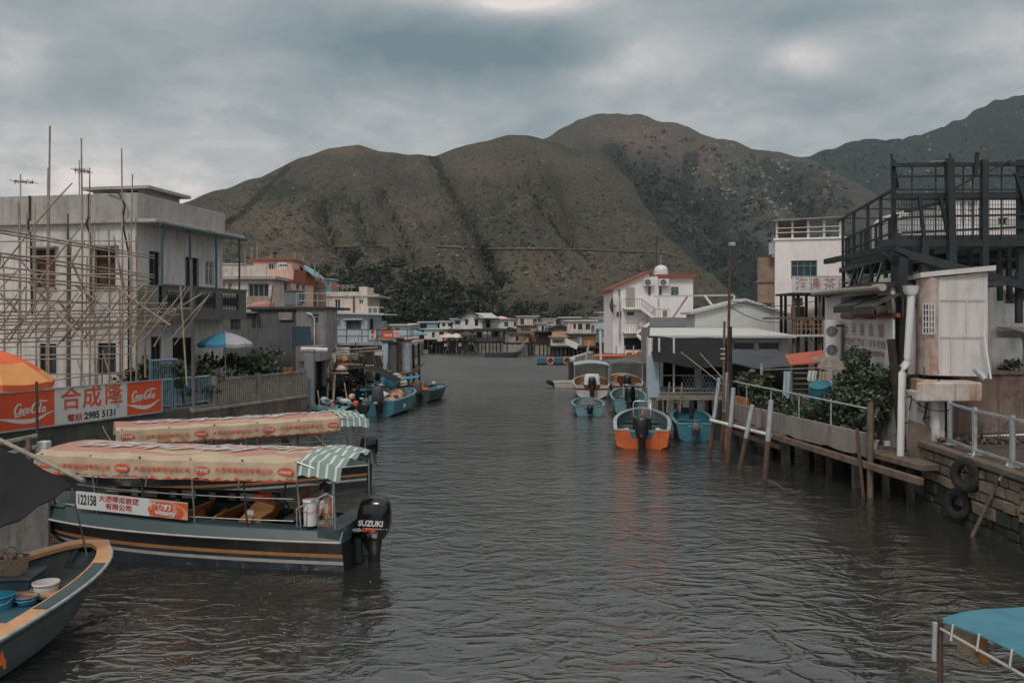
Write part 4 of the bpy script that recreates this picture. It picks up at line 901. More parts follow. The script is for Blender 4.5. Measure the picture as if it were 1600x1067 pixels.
text('上善水居', 'lettering', M['ink_black'], sb, (PX(441.5, 55) - t.location.x, .927, h_ + .98), (1, 0, 0), (0, 0, 1), .15, .004)
q = MB(); q.tube([(w_ - .9, -.08, 0), (w_ - .9, -.08, h_)], .04, 6); q.build('downpipe', M['pink'], t)
# blue curved shelter roof
q = MB(); rows = []
for i in range(9):
 f = i / 8; rows.append([(PX(452 + 38 * f, 57), 57 + d_, PZ(409 + 22 * f ** 1.6, 57)) for d_ in (0, 1.5, 3.2)])
q.sheet(rows, .05)
o = q.build('shelter_roof', M['blue_sheet']); tag(o, 'pale blue curved shelter roof beside the red parapet of the pink house', 'canopy')
t, w_, h_ = hp('cream_house', 'cream house with a beige veranda and deep grey eave before the pink house', 345, 425, 51, 437, GZ, 2.8, M['cream'], .0, [(388, 443, 420, 464, dict(mull=(3, 0), fm=M['galv'])), (347, 440, 352, 458), (356, 441, 362, 460)])
slab(t, w_, 2.8, h_, .22, .3, M['parapet'], ovl=0); q = MB(); q.box((-.02, .1, h_ + .22), (w_ - .4, .3, h_ + .85)); q.build('parapet', M['cream'], t)
q = MB(); q.box((PX(386, 50.6) - t.location.x, -.42, PZ(476, 51) - GZ), (w_ + .02, -.36, PZ(464, 51) - GZ)); q.build('veranda_front', mat('beige_boards', (.35, .27, .20), .85), t)
t, w_, h_ = hp('cream_block', 'tall narrow pale block with a grey balcony, wedged behind the white house', 325, 378, 59, 414, GZ, 4, M['cream'], 0, [(345, 425, 351, 436), (358, 428, 368, 436)])
slab(t, w_, 4, PZ(444, 59) - GZ, .25, .8, M['parapet'], name='balcony', ovb=-1); slab(t, w_, 4, h_, .1, .1, M['roof_grey'])
for px, yt, yb, od in [(383, 391, 412, 'first'), (393, 385, 406, 'second'), (402, 378, 405, 'tall third'), (423, 398, 406, 'short fourth'), (461, 393, 415, 'fifth'), (474, 401, 420, 'sixth'), (492, 410, 430, 'seventh'), (498, 422, 437, 'last')]:
 stick('bamboo_upright', od + ' bamboo upright from the left on the roofs around the pink house', 'pole', P(px, yb, 57.5 if px > 400 else 60), P(px, yt, 57.5 if px > 400 else 60), .05, M['wood_pale'], 'bamboo uprights on the roofs')
vt = thing('roof_vent', 'black mushroom-shaped vent pipe on the roof room of the pink house', 'vent', tuple(P(429, 407, 56))); q = MB(); q.tube([(0, 0, 0), (0, 0, .45)], .05, 8); q.build('pipe', M['rust'], vt); q = MB(); q.loft([(0, 0, .42, .05, .05, 2), (0, 0, .48, .2, .2, 2), (0, 0, .6, .14, .14, 2), (0, 0, .66, .02, .02, 2)], 12); q.build('cowl', M['win_dark'], vt)
# round brown tower
tw = thing('masonry_tower', 'squat brown weathered masonry drum behind the pink house', 'tower', (PX(495, 61), 61, GZ)); zt = PZ(441, 57) - GZ
q = MB(); q.loft([(0, 0, 0, .68, .68, 2.6), (0, 0, zt, .66, .66, 2.6)], 16); q.build('drum', M['tin_brown'], tw); q = MB(); q.loft([(0, 0, zt - .25, .75, .75, 2.6), (0, 0, zt + .12, .78, .78, 2.6), (0, 0, zt + .3, .6, .6, 2.6)], 16); q.build('cap', M['tin_brown'], tw); q = MB(); q.loft([(.0, 0, zt + .28, .2, .2, 2.6), (0, 0, zt + .75, .18, .18, 2.6)], 12); q.build('chimney', M['tin_brown'], tw)
# stained cream house further on
t, w_, h_ = hp('stained_house', 'stained cream house with a flat roof and a small white corner balcony', 510, 574, 64, 456, GZ, 6, M['cream'], .0, [(523, 468, 532, 481, dict(mull=(1, 0))), (561, 468, 568, 475)], rwins=())
slab(t, w_, 6, PZ(464, 64) - GZ, .12, .1, M['parapet'], name='ledge', ovr=.9); q = MB(); q.box((PX(561, 64) - t.location.x, 0.02, h_), (w_ - .02, 3, h_ + .4)); q.build('roof_tank', M['cream'], t)
q = MB(); q.tube([(PX(553, 64) - t.location.x, -.08, 2), (PX(553, 64) - t.location.x, -.08, PZ(462, 64) - GZ)], .06, 6); q.build('downpipe', M['rust'], t)
q = MB(); z_ = PZ(491, 64) - GZ; q.box((w_, -.1, z_), (w_ + .85, 3, z_ + .1)); q.box((w_, -.1, z_ + .5), (w_ + .85, -.02, z_ + .58)); q.box((w_ + .78, -.02, z_ + .5), (w_ + .85, 3, z_ + .58))
for x_ in (.05, .4, .8): q.box((w_ + x_ - .03, -.1, z_ + .1), (w_ + x_ + .03, -.04, z_ + .5))
q.build('balcony', M['white_trim'], t)
t, w_, h_ = hp('roof_hut', 'tiny teal hut on the roof behind the brown drum', 505, 518, 67, 437, PZ(458, 67), 2, M['teal_pale'], 0, [(508, 441, 515, 447)], cat='hut'); slab(t, w_, 2, h_, .06, .15, M['roof_grey'])
bx = MB(); bx.box((-.22, -.2, 0), (.22, .2, .45)); o = bevel(bx.build('crate', M['brick_red']), .02); o.location = P(524, 452, 65); tag(o, 'red box on the roof beside the tiny teal hut', 'crate')
rk = thing('metal_rack', 'empty metal rack frame on the flat roof of the stained cream house', 'rack', tuple(P(530, 455, 64.6)))
for a in (0, .35, .7, 1.05): q = MB(); q.tube([(a - .1, 0, 0), (a - .1, 0, .45)], .02, 5); q.tube([(a - .1, 0, .45), (a + .05, .6, .3)], .02, 5); q.build('upright', M['galv'], rk)
q = MB(); q.tube([(-.15, 0, .45), (1.1, 0, .45)], .02, 5); q.tube([(-.05, .6, .3), (1.15, .6, .3)], .02, 5); q.build('rail', M['galv'], rk)
# pale blue stilt house with banners
zd = 3.45
t, w_, h_ = hp('stilt_house', 'pale blue boarded house on stilts with two dark windows and a railed deck', 508, 574, 58, 489, zd, 6, M['blue_wall'], .0, [(510, 501, 527, 514, dict(mull=(2, 1), fm=M['win_dark'], gm=GL2, hood=M['white_trim'])), (541, 501, 564, 514, dict(mull=(3, 1), fm=M['win_dark'], gm=GL2, hood=M['white_trim']))], rwins=[(578, 498, 584, 519, dict(fm=M['win_dark'], gm=GD, mull=(0, 0))), (596, 502, 606, 514, dict(gm=GL2))])
q = MB(); q.prism([(-.2, -.35, h_ + .05), (w_ + 1.2, -.35, h_ - .05), (w_ + 1.2, -.35, h_ - .14), (-.2, -.35, h_ - .04)], (0, 6.8, 0)); q.build('roof', M['white_trim'], t)
q = MB(); q.box((-.3, -1.5, -.16), (w_ + 3.1, 6.5, 0)); q.build('deck', M['galv'], t)
q = MB()
for z_ in (.45, .9): q.tube([(-.3, -1.45, z_), (w_ + 3.0, -1.45, z_)], .03, 5); q.tube([(w_ + 3.0, -1.45, z_), (w_ + 3.0, 5, z_)], .03, 5)
for i in range(7): x_ = -.3 + (w_ + 3.3) * i / 6; q.tube([(x_, -1.45, 0), (x_, -1.45, .95)], .03, 5)
q.build('deck_railing', M['steel'], t)
for i, x_ in enumerate([-.1, 1.4, 2.8, w_ + .4, w_ + 1.7, w_ + 2.9]):
 for y_ in (-1.3, 2.5, 6): q = MB(); q.tube([(x_ + .05 * (i % 3), y_, -4.8), (x_, y_, -.15)], .09, 7); q.build('stilt', M['wood_dark'], t)
for px0, px1, mm, s in ((577, 588, M['sign_white'], '急水'), (597, 615, M['orange'], '可口可乐'), (616, 625, M['sign_white'], '橋')):
 q = MB(); a, b = PX(px0, 56.5), PX(px1, 56.5); q.box((a, 56.42, PZ(530, 56.5)), (b, 56.46, PZ(516, 56.5))); o = q.build('banner', mm); tag(o, {'急水': 'white banner with two red characters on the blue house railing', '可口可乐': 'orange banner on the deck railing of the blue stilt house', '橋': 'small white barred banner at the far end of the deck railing'}[s], 'banner')
 if s == '急水':
  for i, c in enumerate('遠水'): text(c, 'lettering', M['ink_red'], o, ((a + b) / 2, 56.415, PZ(519.5 + i * 7, 56.5)), (1, 0, 0), (0, 0, 1), .26, .01)
 elif s == '橋':
  q = MB()
  for i in range(4): q.box((a + .05 + i * .09, 56.40, PZ(528, 56.5)), (a + .08 + i * .09, 56.415, PZ(518, 56.5)))
  q.build('red_bars', M['orange_red'], o)
 else: text('coca', 'lettering', M['sign_ink'], o, ((a + b) / 2, 56.415, PZ(523, 56.5)), (1, 0, 0), (0, 0, 1), .3, .01, .3)
# ================================================================ BOATS
def hull(t, L, B, zs, zb, mats, rows, draft=.3, rake=.6, wst=.86, pw=2.2, blunt=.12, inner=.05, floor=.12, inm=None, rim=None, rimw=.1, notch=None, knee=.7, nst=22, rimz=.035, bowfull=1.):
 """open hull lofted from stations: x from stern to bow. rows = [(fraction keel-to-sheer, material slot)]"""
 def st(s):
  k = max(0, (s - .45) / .55); w = B / 2 * (wst + (1 - wst) * math.sin(min(1, s / .5) * math.pi / 2)) * (1 - k ** pw) ** .62
  w = max(w, blunt * B / 2 * (1 if s < .999 else .75)); zg = zs + (zb - zs) * s ** 2.2; k2 = s ** 4
  x_ = L * s; wb = w * knee * (1 - .55 * k2); zk = -draft + (draft + .35 * zb) * s ** 6
  return x_, w, zg, wb, zk, k
 R_ = [[], []]; I_ = [[], []]; G = [[], []]
 for i in range(nst + 1):
  s = i / nst; s = 1 - (1 - s) ** 1.25; x_, w, zg, wb, zk, k = st(s)
  for sd, sg_ in ((0, -1), (1, 1)):
   row = [(x_ - rake * k ** 3 * .9, 0, zk)]
   for f, _ in rows:
    zz_ = zk + .1 * (1 - f) + (zg - zk - .1 * (1 - f)) * f
    if f > .4: zz_ = max(zk + .05 + .2 * (f - .4), zg - (1 - f) * (zs + draft))
    f2 = max(0, min(1, (zz_ - zk) / max(.05, zg - zk))); ww = wb + (w - wb) * f2 ** .75; row.append((x_ - rake * (1 - f2) * k ** 2.2, sg_ * ww, zz_))
   R_[sd].append(row)
   wi = max(.01, w - inner); zf = max(floor, zk + .12 + .36 * (zg - zk)) if zk > -draft + .02 else floor
   I_[sd].append([(min(x_, L - inner * 1.2) - rake * .6 * k ** 2.2, 0, zf), (min(x_, L - inner * 1.2) - rake * .5 * k ** 2.2, sg_ * max(.005, wi * .86), zf), (min(x_, L - inner), sg_ * wi, zg)])
   wo = w + .025; wr = max(.004, w - rimw); xr = x_ - (rimw if s > .99 else 0)
   G[sd].append([(x_, sg_ * wo, zg - rimz), (x_, sg_ * wo, zg + rimz), (min(xr, L - rimw * .9), sg_ * wr, zg + rimz), (min(xr, L - rimw * .9), sg_ * wr, zg - rimz), (x_, sg_ * wo, zg - rimz)])
 m = MB()
 for sd in (0, 1):
  rr_ = R_[sd]
  for j in range(len(rows)):
   m.grid([[r_[j], r_[j + 1]] for r_ in rr_], rows[j][1], True)
  m.grid([list(reversed(r_)) for r_ in I_[sd]], len(mats) - 1, False)
 # bow plate
 a, b = R_[0][-1], R_[1][-1]
 for j in range(len(rows)): m.add([a[j], a[j + 1], b[j + 1], b[j]], [(0, 1, 2, 3)], rows[j][1])
 # transom with a notch for the engine
 a, b = R_[0][0], R_[1][0]; zg = zs; tl = [Vector(p) for p in a]; tr = [Vector(p) for p in b]; nw, nh = notch or (0, 0); w0 = abs(a[-1][1]) 
 pts = list(reversed(tl)) + tr[1:]
 if nw: pts = pts + [Vector((0, nw * 1.35, zg)), Vector((0, nw, zg - nh)), Vector((0, -nw, zg - nh)), Vector((0, -nw * 1.35, zg))]
 m.prism(pts, (.06, 0, 0), rows[-1][1] if len(rows) < 4 else rows[-1][1])
 m.build('hull', mats, t)
 g = MB()
 for sd in (0, 1): g.grid(G[sd], 0, False)
 e0, e1 = G[0][-1], G[1][-1]
 for j in range(4): g.add([e0[j], e0[j + 1], e1[j + 1], e1[j]], [(0, 1, 2, 3)], 0)
 if notch:
  for sg_ in (-1, 1): g.box((-.02, min(sg_ * nw * 1.35, sg_ * w0), zg - .02), (.1, max(sg_ * nw * 1.35, sg_ * w0), zg + rimz))
 else: g.box((-.02, -w0, zg - .01), (.1, w0, zg + rimz))
 g.build('gunwale', rim or mats[0], t)
 def section(s): return st(s)
 return section
def thwart(t, sec, L, s, wd, z, m, th=.04, k=.97, name='bench'):
 w = sec(s)[1] * k; q = MB(); q.box((L * s - wd / 2, -w, z), (L * s + wd / 2, w, z + th)); return bevel(q.build(name, m, t), .006)
def outboard(t, x, z, size=1., tilt=0., cm=None, lm=None, yaw=0, y=0, brand=None, prop=True, band=None):
 """outboard engine hung on a transom whose top is at (x, z); engine centre a little aft"""
 cm = cm or M['black_gloss']; lm = lm or M['black']; T = Matrix.Translation((x - .05, y, z)) @ Matrix.Rotation(yaw, 4, 'Z') @ Matrix.Rotation(tilt, 4, 'Y'); s = size
 tf = lambda L_: [(a * s - .22 * s, b * s, c * s, d * s, e_ * s, g) for a, b, c, d, e_, g in L_]
 q = MB(); q.loft(tf([(0, 0, -.78, .05, .035, 2.4), (0, 0, -.6, .09, .04, 2.4), (0, 0, -.2, .10, .05, 2.6), (.02, 0, .05, .15, .10, 2.8), (.02, 0, .10, .2, .14, 2.8)]), 14, T=T)
 q.loft(tf([(0, 0, -.62, .17, .08, 2.2), (-.02, 0, -.60, .19, .09, 2.2)]), 14, T=T)
 TT = T @ Matrix.Translation((-.22 * s, 0, -.80 * s)) @ Matrix.Rotation(R(90), 4, 'Y')
 q.loft([(0, 0, -.22 * s, .01, .01, 2), (0, 0, -.1 * s, .05 * s, .05 * s, 2), (0, 0, .12 * s, .055 * s, .055 * s, 2), (0, 0, .2 * s, .03 * s, .03 * s, 2)], 10, T=TT)
 q.prism([T @ Vector(p) for p in ((-.17 * s, -.008, -.84 * s), (-.25 * s, -.008, -.98 * s), (-.30 * s, -.008, -.84 * s))], (T.to_3x3() @ Vector((0, .016, 0))))
 e_ = q.build('outboard_motor', lm, t)
 c = MB(); c.loft(tf([(.02, 0, .09, .20, .15, 3.2), (.02, 0, .16, .245, .19, 3.4), (.0, 0, .30, .265, .205, 3.4), (-.01, 0, .48, .26, .20, 3.2), (-.015, 0, .62, .24, .185, 3), (-.03, 0, .69, .20, .155, 2.8), (-.04, 0, .725, .11, .09, 2.4)]), 20, T=T); c.build('cowl', cm, e_)
 if band:
  c = MB(); c.loft(tf([(.0, 0, .27, .271, .212, 3.4), (-.005, 0, .31, .271, .212, 3.4)]), 20, T=T, caps=False); c.build('cowl_stripe', band, e_)
 b = MB(); b.box((-.04 * s, -.11 * s, -.3 * s), (.06 * s, .11 * s, .08 * s), 0, T); b.box((-.2 * s, -.05 * s, -.18 * s), (-.0 * s, .05 * s, .04 * s), 0, T); b.build('clamp_bracket', M['steel'], e_)
 if prop:
  p = MB(); hx = -.43 * s
  for i in range(3):
   a = 2 * math.pi * i / 3; p.prism([T @ Vector((hx + dx * s, (r_ * math.cos(a + da)) * s, -.80 * s + r_ * math.sin(a + da) * s)) for r_, da, dx in ((.03, -.4, .02), (.13, -.5, .03), (.15, 0, 0), (.12, .45, -.03), (.03, .4, -.02))], T.to_3x3() @ Vector((.008, 0, 0)))
  p.tube([T @ Vector((hx - .03 * s, 0, -.80 * s)), T @ Vector((hx + .05 * s, 0, -.80 * s))], .03 * s, 8); p.build('propeller', M['chrome'] if tilt else lm, e_)
 return e_, T
# ---------------- printed canvas of the sightseeing boats
def canvas_mat(name, L, seed):
 """cream canvas with big faded orange-pink swooshes printed on the crown"""
 m = bpy.data.materials.new(name); m.use_nodes = True; t = NT(m.node_tree); b = t.n['Principled BSDF']; b.inputs['Roughness'].default_value = .85; b.inputs['Specular IOR Level'].default_value = .15
 p = t.new('ShaderNodeTexCoord').outputs['Object']; n_ = t.noise(p, 2.5, 6, .6); cream = t.mix(t.ramp(n_, .35, .7), (.46, .36, .255), (.38, .29, .205))
 o = cream; sx = t.new('ShaderNodeSeparateXYZ'); t.put(sx.inputs[0], p)
 wv = t.noise(t.stretch(p, (.55, 1.3, 0)), 1.1, 1, .4, .9)
 msk = t.math('MULTIPLY', t.ramp(wv, .40, .415), t.math('SUBTRACT', 1, t.ramp(t.math('ABSOLUTE', sx.outputs[1]), .72, .75)))
 o = t.mix(t.math('MULTIPLY', msk, .85), o, t.mix(n_, (.42, .215, .185), (.35, .165, .145)))
 t.put(b.inputs['Base Color'], o)
 bn = t.new('ShaderNodeBump'); bn.inputs['Strength'].default_value = .7; bn.inputs['Distance'].default_value = 1; t.put(bn.inputs['Height'], t.math('MULTIPLY', t.noise(t.stretch(p, (1, .5, 1)), 4, 4), .05)); t.l.new(bn.outputs[0], b.inputs['Normal'])
 return m
M['stripe_cloth'] = mat('sage_green_cloth', (.20, .28, .25), .9, var=.15)
M['print_white'] = mat('white_canvas_print', (.58, .56, .55), .85, var=.1)
def canopy(t, x0, x1, hw, ze, zt, val, seed, sag=.04, back=.9):
 """x0 stern end, x1 bow end of the printed canvas; striped apron over the stern"""
 rs_ = random.Random(seed); n_ = 26; cm_ = canvas_mat('printed_canvas_%s' % 'ab'[seed % 2], x1 - x0, seed)
 def top(f, y, x_): 
  c_ = 1 - abs(y / hw) ** 2.2; return ze + (zt - ze) * c_ - sag * math.sin(f * math.pi * 5) ** 2 * .5 - .03 * math.sin(f * math.pi) 
 rows = []; ns = [hw * k_ for k_ in (-1, -.9, -.7, -.4, 0, .4, .7, .9, 1)]
 for i in range(n_ + 1):
  f = i / n_; x_ = x0 + (x1 - x0) * f; rows.append([(x_, y_, top(f, y_, x_)) for y_ in ns])
 m = MB(); m.grid(rows, 0)
 for sd in (-1, 1):
  vr = []
  for i in range(n_ * 2 + 1):
   f = i / n_ / 2; x_ = x0 + (x1 - x0) * f; z_ = top(f, hw * sd, x_); w_ = .03 * math.sin(f * 70 + seed); vr.append([(x_, sd * (hw + .005), z_), (x_, sd * (hw + .03 + w_ * .5), z_ - val * .5), (x_, sd * (hw + .035 + w_), z_ - val + (.03 if i % 2 else 0) + .012 * math.sin(f * 23))])
  m.grid(vr, 0)
 cvs = m.build('canopy', cm_, t)
 # scalloped orange edging
 e_ = MB()
 for sd in (-1, 1):
  k_ = int((x1 - x0) / .36)
  for i in range(k_):
   x_ = x0 + (i + .5) * (x1 - x0) / k_; f = (x_ - x0) / (x1 - x0); z_ = top(f, hw, x_) - val - .002; y_ = sd * (hw + .05)
   for a, b in ((-1, 0), (0, 1)): e_.add([(x_ + a * .09, y_, z_), (x_ + b * .09, y_, z_), (x_, y_, z_ + .07)], [(0, 1, 2)])
  e_.grid([[(x0 + (x1 - x0) * i / 30, sd * (hw + .048), top(i / 30, hw, 0) - val - .004 * (1 + (i % 2))) for i in range(31)], [(x0 + (x1 - x0) * i / 30, sd * (hw + .048), top(i / 30, hw, 0) - val + .008) for i in range(31)]], 0, False)
 e_.build('edging', M['orange_red'], cvs)
 L = x1 - x0; k_ = max(3, int(round(L / 2.0))); pitch = L / k_
 for sd in (-1, 1):
  ux = (1, 0, 0) if sd < 0 else (-1, 0, 0)
  for i in range(k_ + 1):
   xb = x0 + .22 + i * (L - .5) / k_; f = (xb - x0) / L; zc = top(f, hw, xb) - val * .48
   o_ = MB(); o_.disc((xb, sd * (hw + .048), zc), .17, (0, sd, 0), .006, 22, ry=.085); o_.build('oval_badge', M['orange_red'], cvs)
   o_ = text('vitasoy' if i % 2 == 0 else '維他奶', 'badge_lettering', M['print_white'], cvs, (xb, sd * (hw + .056), zc), ux, (0, 0, 1), .09, .002)
   if i < k_: text('大澳得鴻旅遊有限公司', 'lettering', M['orange_red'], cvs, (xb + (L - .5) / k_ / 2, sd * (hw + .052), zc - .005), ux, (0, 0, 1), .118, .0, sx=1.06)
 # big white wordmark lying along the crown
 tm = text_mb('維他奶', .62, .02, .0, .0015, sx=2.1); xs_ = x0 + L * .45
 for (nm, px_, sx_) in (('維他奶', .44, 2.3), ('vitasoy', .78, 1.6)):
  tm = text_mb(nm, .62, .015, .2, .0015, sx=sx_); vs = []
  for a in tm.v:
   x_ = x0 + L * (1 - px_) + a[0]; y_ = a[1] * 1.3 - .05; x_ = max(x0, min(x1, x_)); vs.append((x_, y_, top((x_ - x0) / L, y_, x_) + .03))
  tm.v = vs; tm.build('crown_lettering', mat('bright_canvas_print', (.75, .72, .70), .85, var=.06), cvs)
 # striped apron
 rows = []; kk = 24; st_ = []
 for i in range(21):
  f = i / 20; row = []
  for j in range(kk + 1):
   y_ = -hw * 1.02 + 2.04 * hw * j / kk; z_ = ze + (zt - ze) * (1 - abs(y_ / (hw * 1.02)) ** 2.2) + .02; drop = (val * .75) * (1 if abs(y_) > hw * .98 else 0)
   row.append((x0 - back * f, y_, z_ - drop + .035 * f * math.sin(j * .9 + seed) - .12 * f * f + .015 * math.sin(i * 1.1 + j)))
  rows.append(row)
 m = MB()
 for i in range(20):
  for j in range(kk):
   q_ = [rows[i][j], rows[i][j + 1], rows[i + 1][j + 1], rows[i + 1][j]]; m.add(q_, [(0, 1, 2, 3)], 1 if i % 4 == 1 else 0, True)
 m.build('stern_apron', [M['stripe_cloth'], M['print_white']], t)
 return top
def tour_boat(label, stern, bow, number, seed, cz=(2.02, 2.42), B=2.1, sc_=1., cx0=1.0, cx1=.95, tiltpost=0):
 s_, b_ = Vector(stern), Vector(bow); L = (b_ - s_).length; t = thing('sightseeing_boat', label, 'boat', (s_.x, s_.y, 0), math.atan2(b_.y - s_.y, b_.x - s_.x))
 mats = [M['navy'], M['stripe_white'], M['ochre'], M['black'], M['deck_teal'], M['navy']]
 sec = hull(t, L, B, .62, .86, mats, [(.15, 0), (.50, 0), (.575, 1), (.66, 0), (.74, 2), (1., 3)], draft=.32, rake=.9, pw=2.6, blunt=.10, rim=M['deck_teal'], rimw=.05, rimz=.02, notch=(.3, .2), inner=.06)
 # side decks: a broad slanting band inboard of the rub rail
 dk = MB(); rb = MB()
 for sg_ in (-1, 1):
  rows = []; rr_ = []
  for i in range(25):
   s = i / 24 * .985; x_, w, zg, *_ = sec(s); wi = max(.02, w - .34 * min(1, (1 - s) * 4 + .1)); hh = .23 + .10 * s; rows.append([(x_, sg_ * (w + .01), zg + .02), (x_, sg_ * (w - .10 * (w > .3)), zg + hh * .8), (x_, sg_ * wi, zg + hh), (x_, sg_ * wi, zg - .3)]); rr_.append((x_, sg_ * (w + .045), zg + .01))
  dk.grid(rows, 0, False); rb.tube(rr_, .022, 6)
  dk.add([rows[0][0], rows[0][1], rows[0][2], rows[0][3]], [(0, 1, 2, 3)])
 x_, w, zg, *_ = sec(.80); rows = []
 for i in range(8):
  s = .80 + .19 * i / 7; x_, w, zg, *_ = sec(s); hh = .23 + .10 * s; rows.append([(x_, -max(.02, w - .05), zg + hh * .9), (x_, 0, zg + hh + .06), (x_, max(.02, w - .05), zg + hh * .9)])
 dk.grid(rows, 0); dk.build('side_deck', M['deck_teal'], t); rb.build('rub_rail', M['stripe_white'], t)
 q = MB(); q.ball((L * .36, -sec(.36)[1] - .07, .68), .035, rz=.035); q.loft([(-.0 - sec(.36)[1] - .07, .68, L * .36 - .16, .02, .02, 2), (-sec(.36)[1] - .07, .68, L * .36 - .1, .045, .045, 2), (-sec(.36)[1] - .07, .68, L * .36 + .1, .045, .045, 2), (-sec(.36)[1] - .07, .68, L * .36 + .16, .02, .02, 2)], 8, axis='x'); q.build('fender', M['peach'], t)
 # cockpit floor, benches
 q = MB(); q.box((.1, -B * .38, .25), (L * .8, B * .38, .3)); q.build('floor', M['ochre'], t)
 for k in range(5):
  x_ = L * (.30 + .105 * k); q = MB(); q.box((x_ - .17, -B * .34, .58), (x_ + .17, B * .34, .62)); q.prism([(x_ - .2, -B * .34, .60), (x_ - .17, -B * .34, .62), (x_ - .34, -B * .34, 1.0), (x_ - .37, -B * .34, .98)], (0, B * .68, 0)); q.box((x_ - .15, -B * .30, .3), (x_ - .1, -B * .24, .58)); q.box((x_ - .15, B * .24, .3), (x_ - .1, B * .30, .58)); bevel(q.build('bench', M['ochre'], t), .008)
 # posts and side rails
 hw = B / 2 + .02; x0, x1 = cx0, L * cx1 - .2
 top = canopy(t, x0, x1, hw, cz[0], cz[1], .36, seed)
 ps_ = [x0 + .05 + (x1 - x0 - .2) * k / 5 for k in range(6)]
 for sd in (-1, 1):
  for k, x_ in enumerate(ps_):
   w = min(hw, sec(min(.97, x_ / L))[1]) - .18; q = MB(); q.tube([(x_, sd * max(.1, w), sec(x_ / L)[2] + .15), (x_, sd * hw * .97, cz[0] + .02)], .022, 6); q.build('canopy_post', M['chrome'] if k % 2 == 0 else M['win_dark'], t)
  for z_, a_, b_2 in ((.98, .5, .80), (1.42, .0, .76)):
   q = MB(); q.tube([(x0 + .2 + (L * b_2 - x0 - .2) * i / 8, sd * (min(hw, sec((x0 + (L * b_2 - x0) * i / 8) / L)[1]) - .16), z_ + .12 * (i / 8) ** 2) for i in range(9)], .016, 6); q.build('side_rail', M['chrome'], t)
 for sd in (-1, 1): q = MB(); q.tube([(.1, sd * hw * .9, .9), (.12, sd * hw * .95, 1.96)], .024, 6); q.build('stern_post', M['chrome'], t); 
 q = MB(); q.tube([(.12, -hw * .95, 1.96), (.12, 0, 2.2), (.12, hw * .95, 1.96)], .02, 6); q.build('stern_hoop', M['chrome'], t)
 for sd in (-1, 1):
  q = MB(); q.tube([(x0, sd * hw * .97, cz[0]), (.1, sd * hw * .95, 1.96)], .018, 6); q.build('canopy_bar', M['chrome'], t)
 return t, L, sec, hw
# near boat
tA, LA, secA, hwA = tour_boat('near sightseeing boat with a white number board on its rail and a black outboard engine', (-3.2, 17.25), (-10.9, 18.6), '122158', 4, (2.20, 2.30), B=2.1, cx0=.85, cx1=.88)
sA = -1 if True else 1
# which side faces the camera: bow points left (-x), so +y local faces the camera
cs = 1
# number board
x0b, x1b = LA * .415, LA * .745
zb0, zb1 = .98, 1.34
def side_pt(sec, L, x_, off): return sec(min(.96, x_ / L))[1] + off
wA, wB = .95, .90
q = MB(); q.prism([(x0b, wA + .02, zb0 - .03), (x0b, wA + .02, zb1 - .04), (x1b, wB + .0, zb1 + .10), (x1b, wB + .0, zb0 + .10)], (0, .015, 0)); nb = q.build('number_board', M['sign_white'], tA)
ub = Vector((x1b - x0b, wB - wA - .02, .135)); bl = ub.length; ub.normalize(); no = Vector((0, 0, 1)); upb = Vector((0, 0, 1))
def onboard(f, z_): p = Vector((x0b, wA + .038, zb0 - .03)).lerp(Vector((x1b, wB + .018, zb0 + .10)), f); p.z += z_; return p
rd = -ub   # reading runs from the bow end towards the stern as seen from the water
text('122158', 'lettering', M['ink_black'], nb, onboard(.90, .185), rd, upb, .29, .004, sx=.52)
text('大澳得鴻旅遊', 'lettering', M['ink_red'], nb, onboard(.61, .255), rd, upb, .135, .002, sx=1.15)
text('有限公司', 'lettering', M['ink_red'], nb, onboard(.61, .105), rd, upb, .135, .002, sx=1.15)
q = MB(); a = onboard(.335, .004); b = onboard(.0, .004); q.prism([a, b, b + Vector((0, 0, .34)), a + Vector((0, 0, .34))], (0, .004, 0)); q.build('peach_panel', mat('peach_print', (.60, .30, .17), .6), nb)
q = MB(); a = onboard(.12, .008); b = onboard(.0, .008); q.prism([onboard(.13, .33) + Vector((0, .006, 0)), onboard(.0, .33) + Vector((0, .006, 0)), onboard(.0, .18) + Vector((0, .006, 0)), onboard(.05, .27) + Vector((0, .006, 0))], (0, .003, 0)); q.prism([onboard(.10, .27) + Vector((0, .006, 0)), onboard(.045, .2) + Vector((0, .006, 0)), onboard(.03, .1) + Vector((0, .006, 0)), onboard(.07, .005) + Vector((0, .006, 0)), onboard(.12, .005) + Vector((0, .006, 0)), onboard(.085, .12) + Vector((0, .006, 0))], (0, .003, 0)); q.build('swoosh', M['orange_red'], nb)
q = MB(); q.disc(onboard(.215, .17) + Vector((0, .006, 0)), .335, (0, 1, 0), .004, 26, ry=.155); q.build('oval_badge', M['orange_red'], nb)
text('維他奶', 'badge_lettering', M['print_white'], nb, onboard(.24, .21) + Vector((0, .014, 0)), rd, upb, .13, .006, .2, sx=1.3)
text('vitasoy', 'badge_lettering', M['print_white'], nb, onboard(.19, .105) + Vector((0, .014, 0)), rd, upb, .14, .006, sx=1.2)
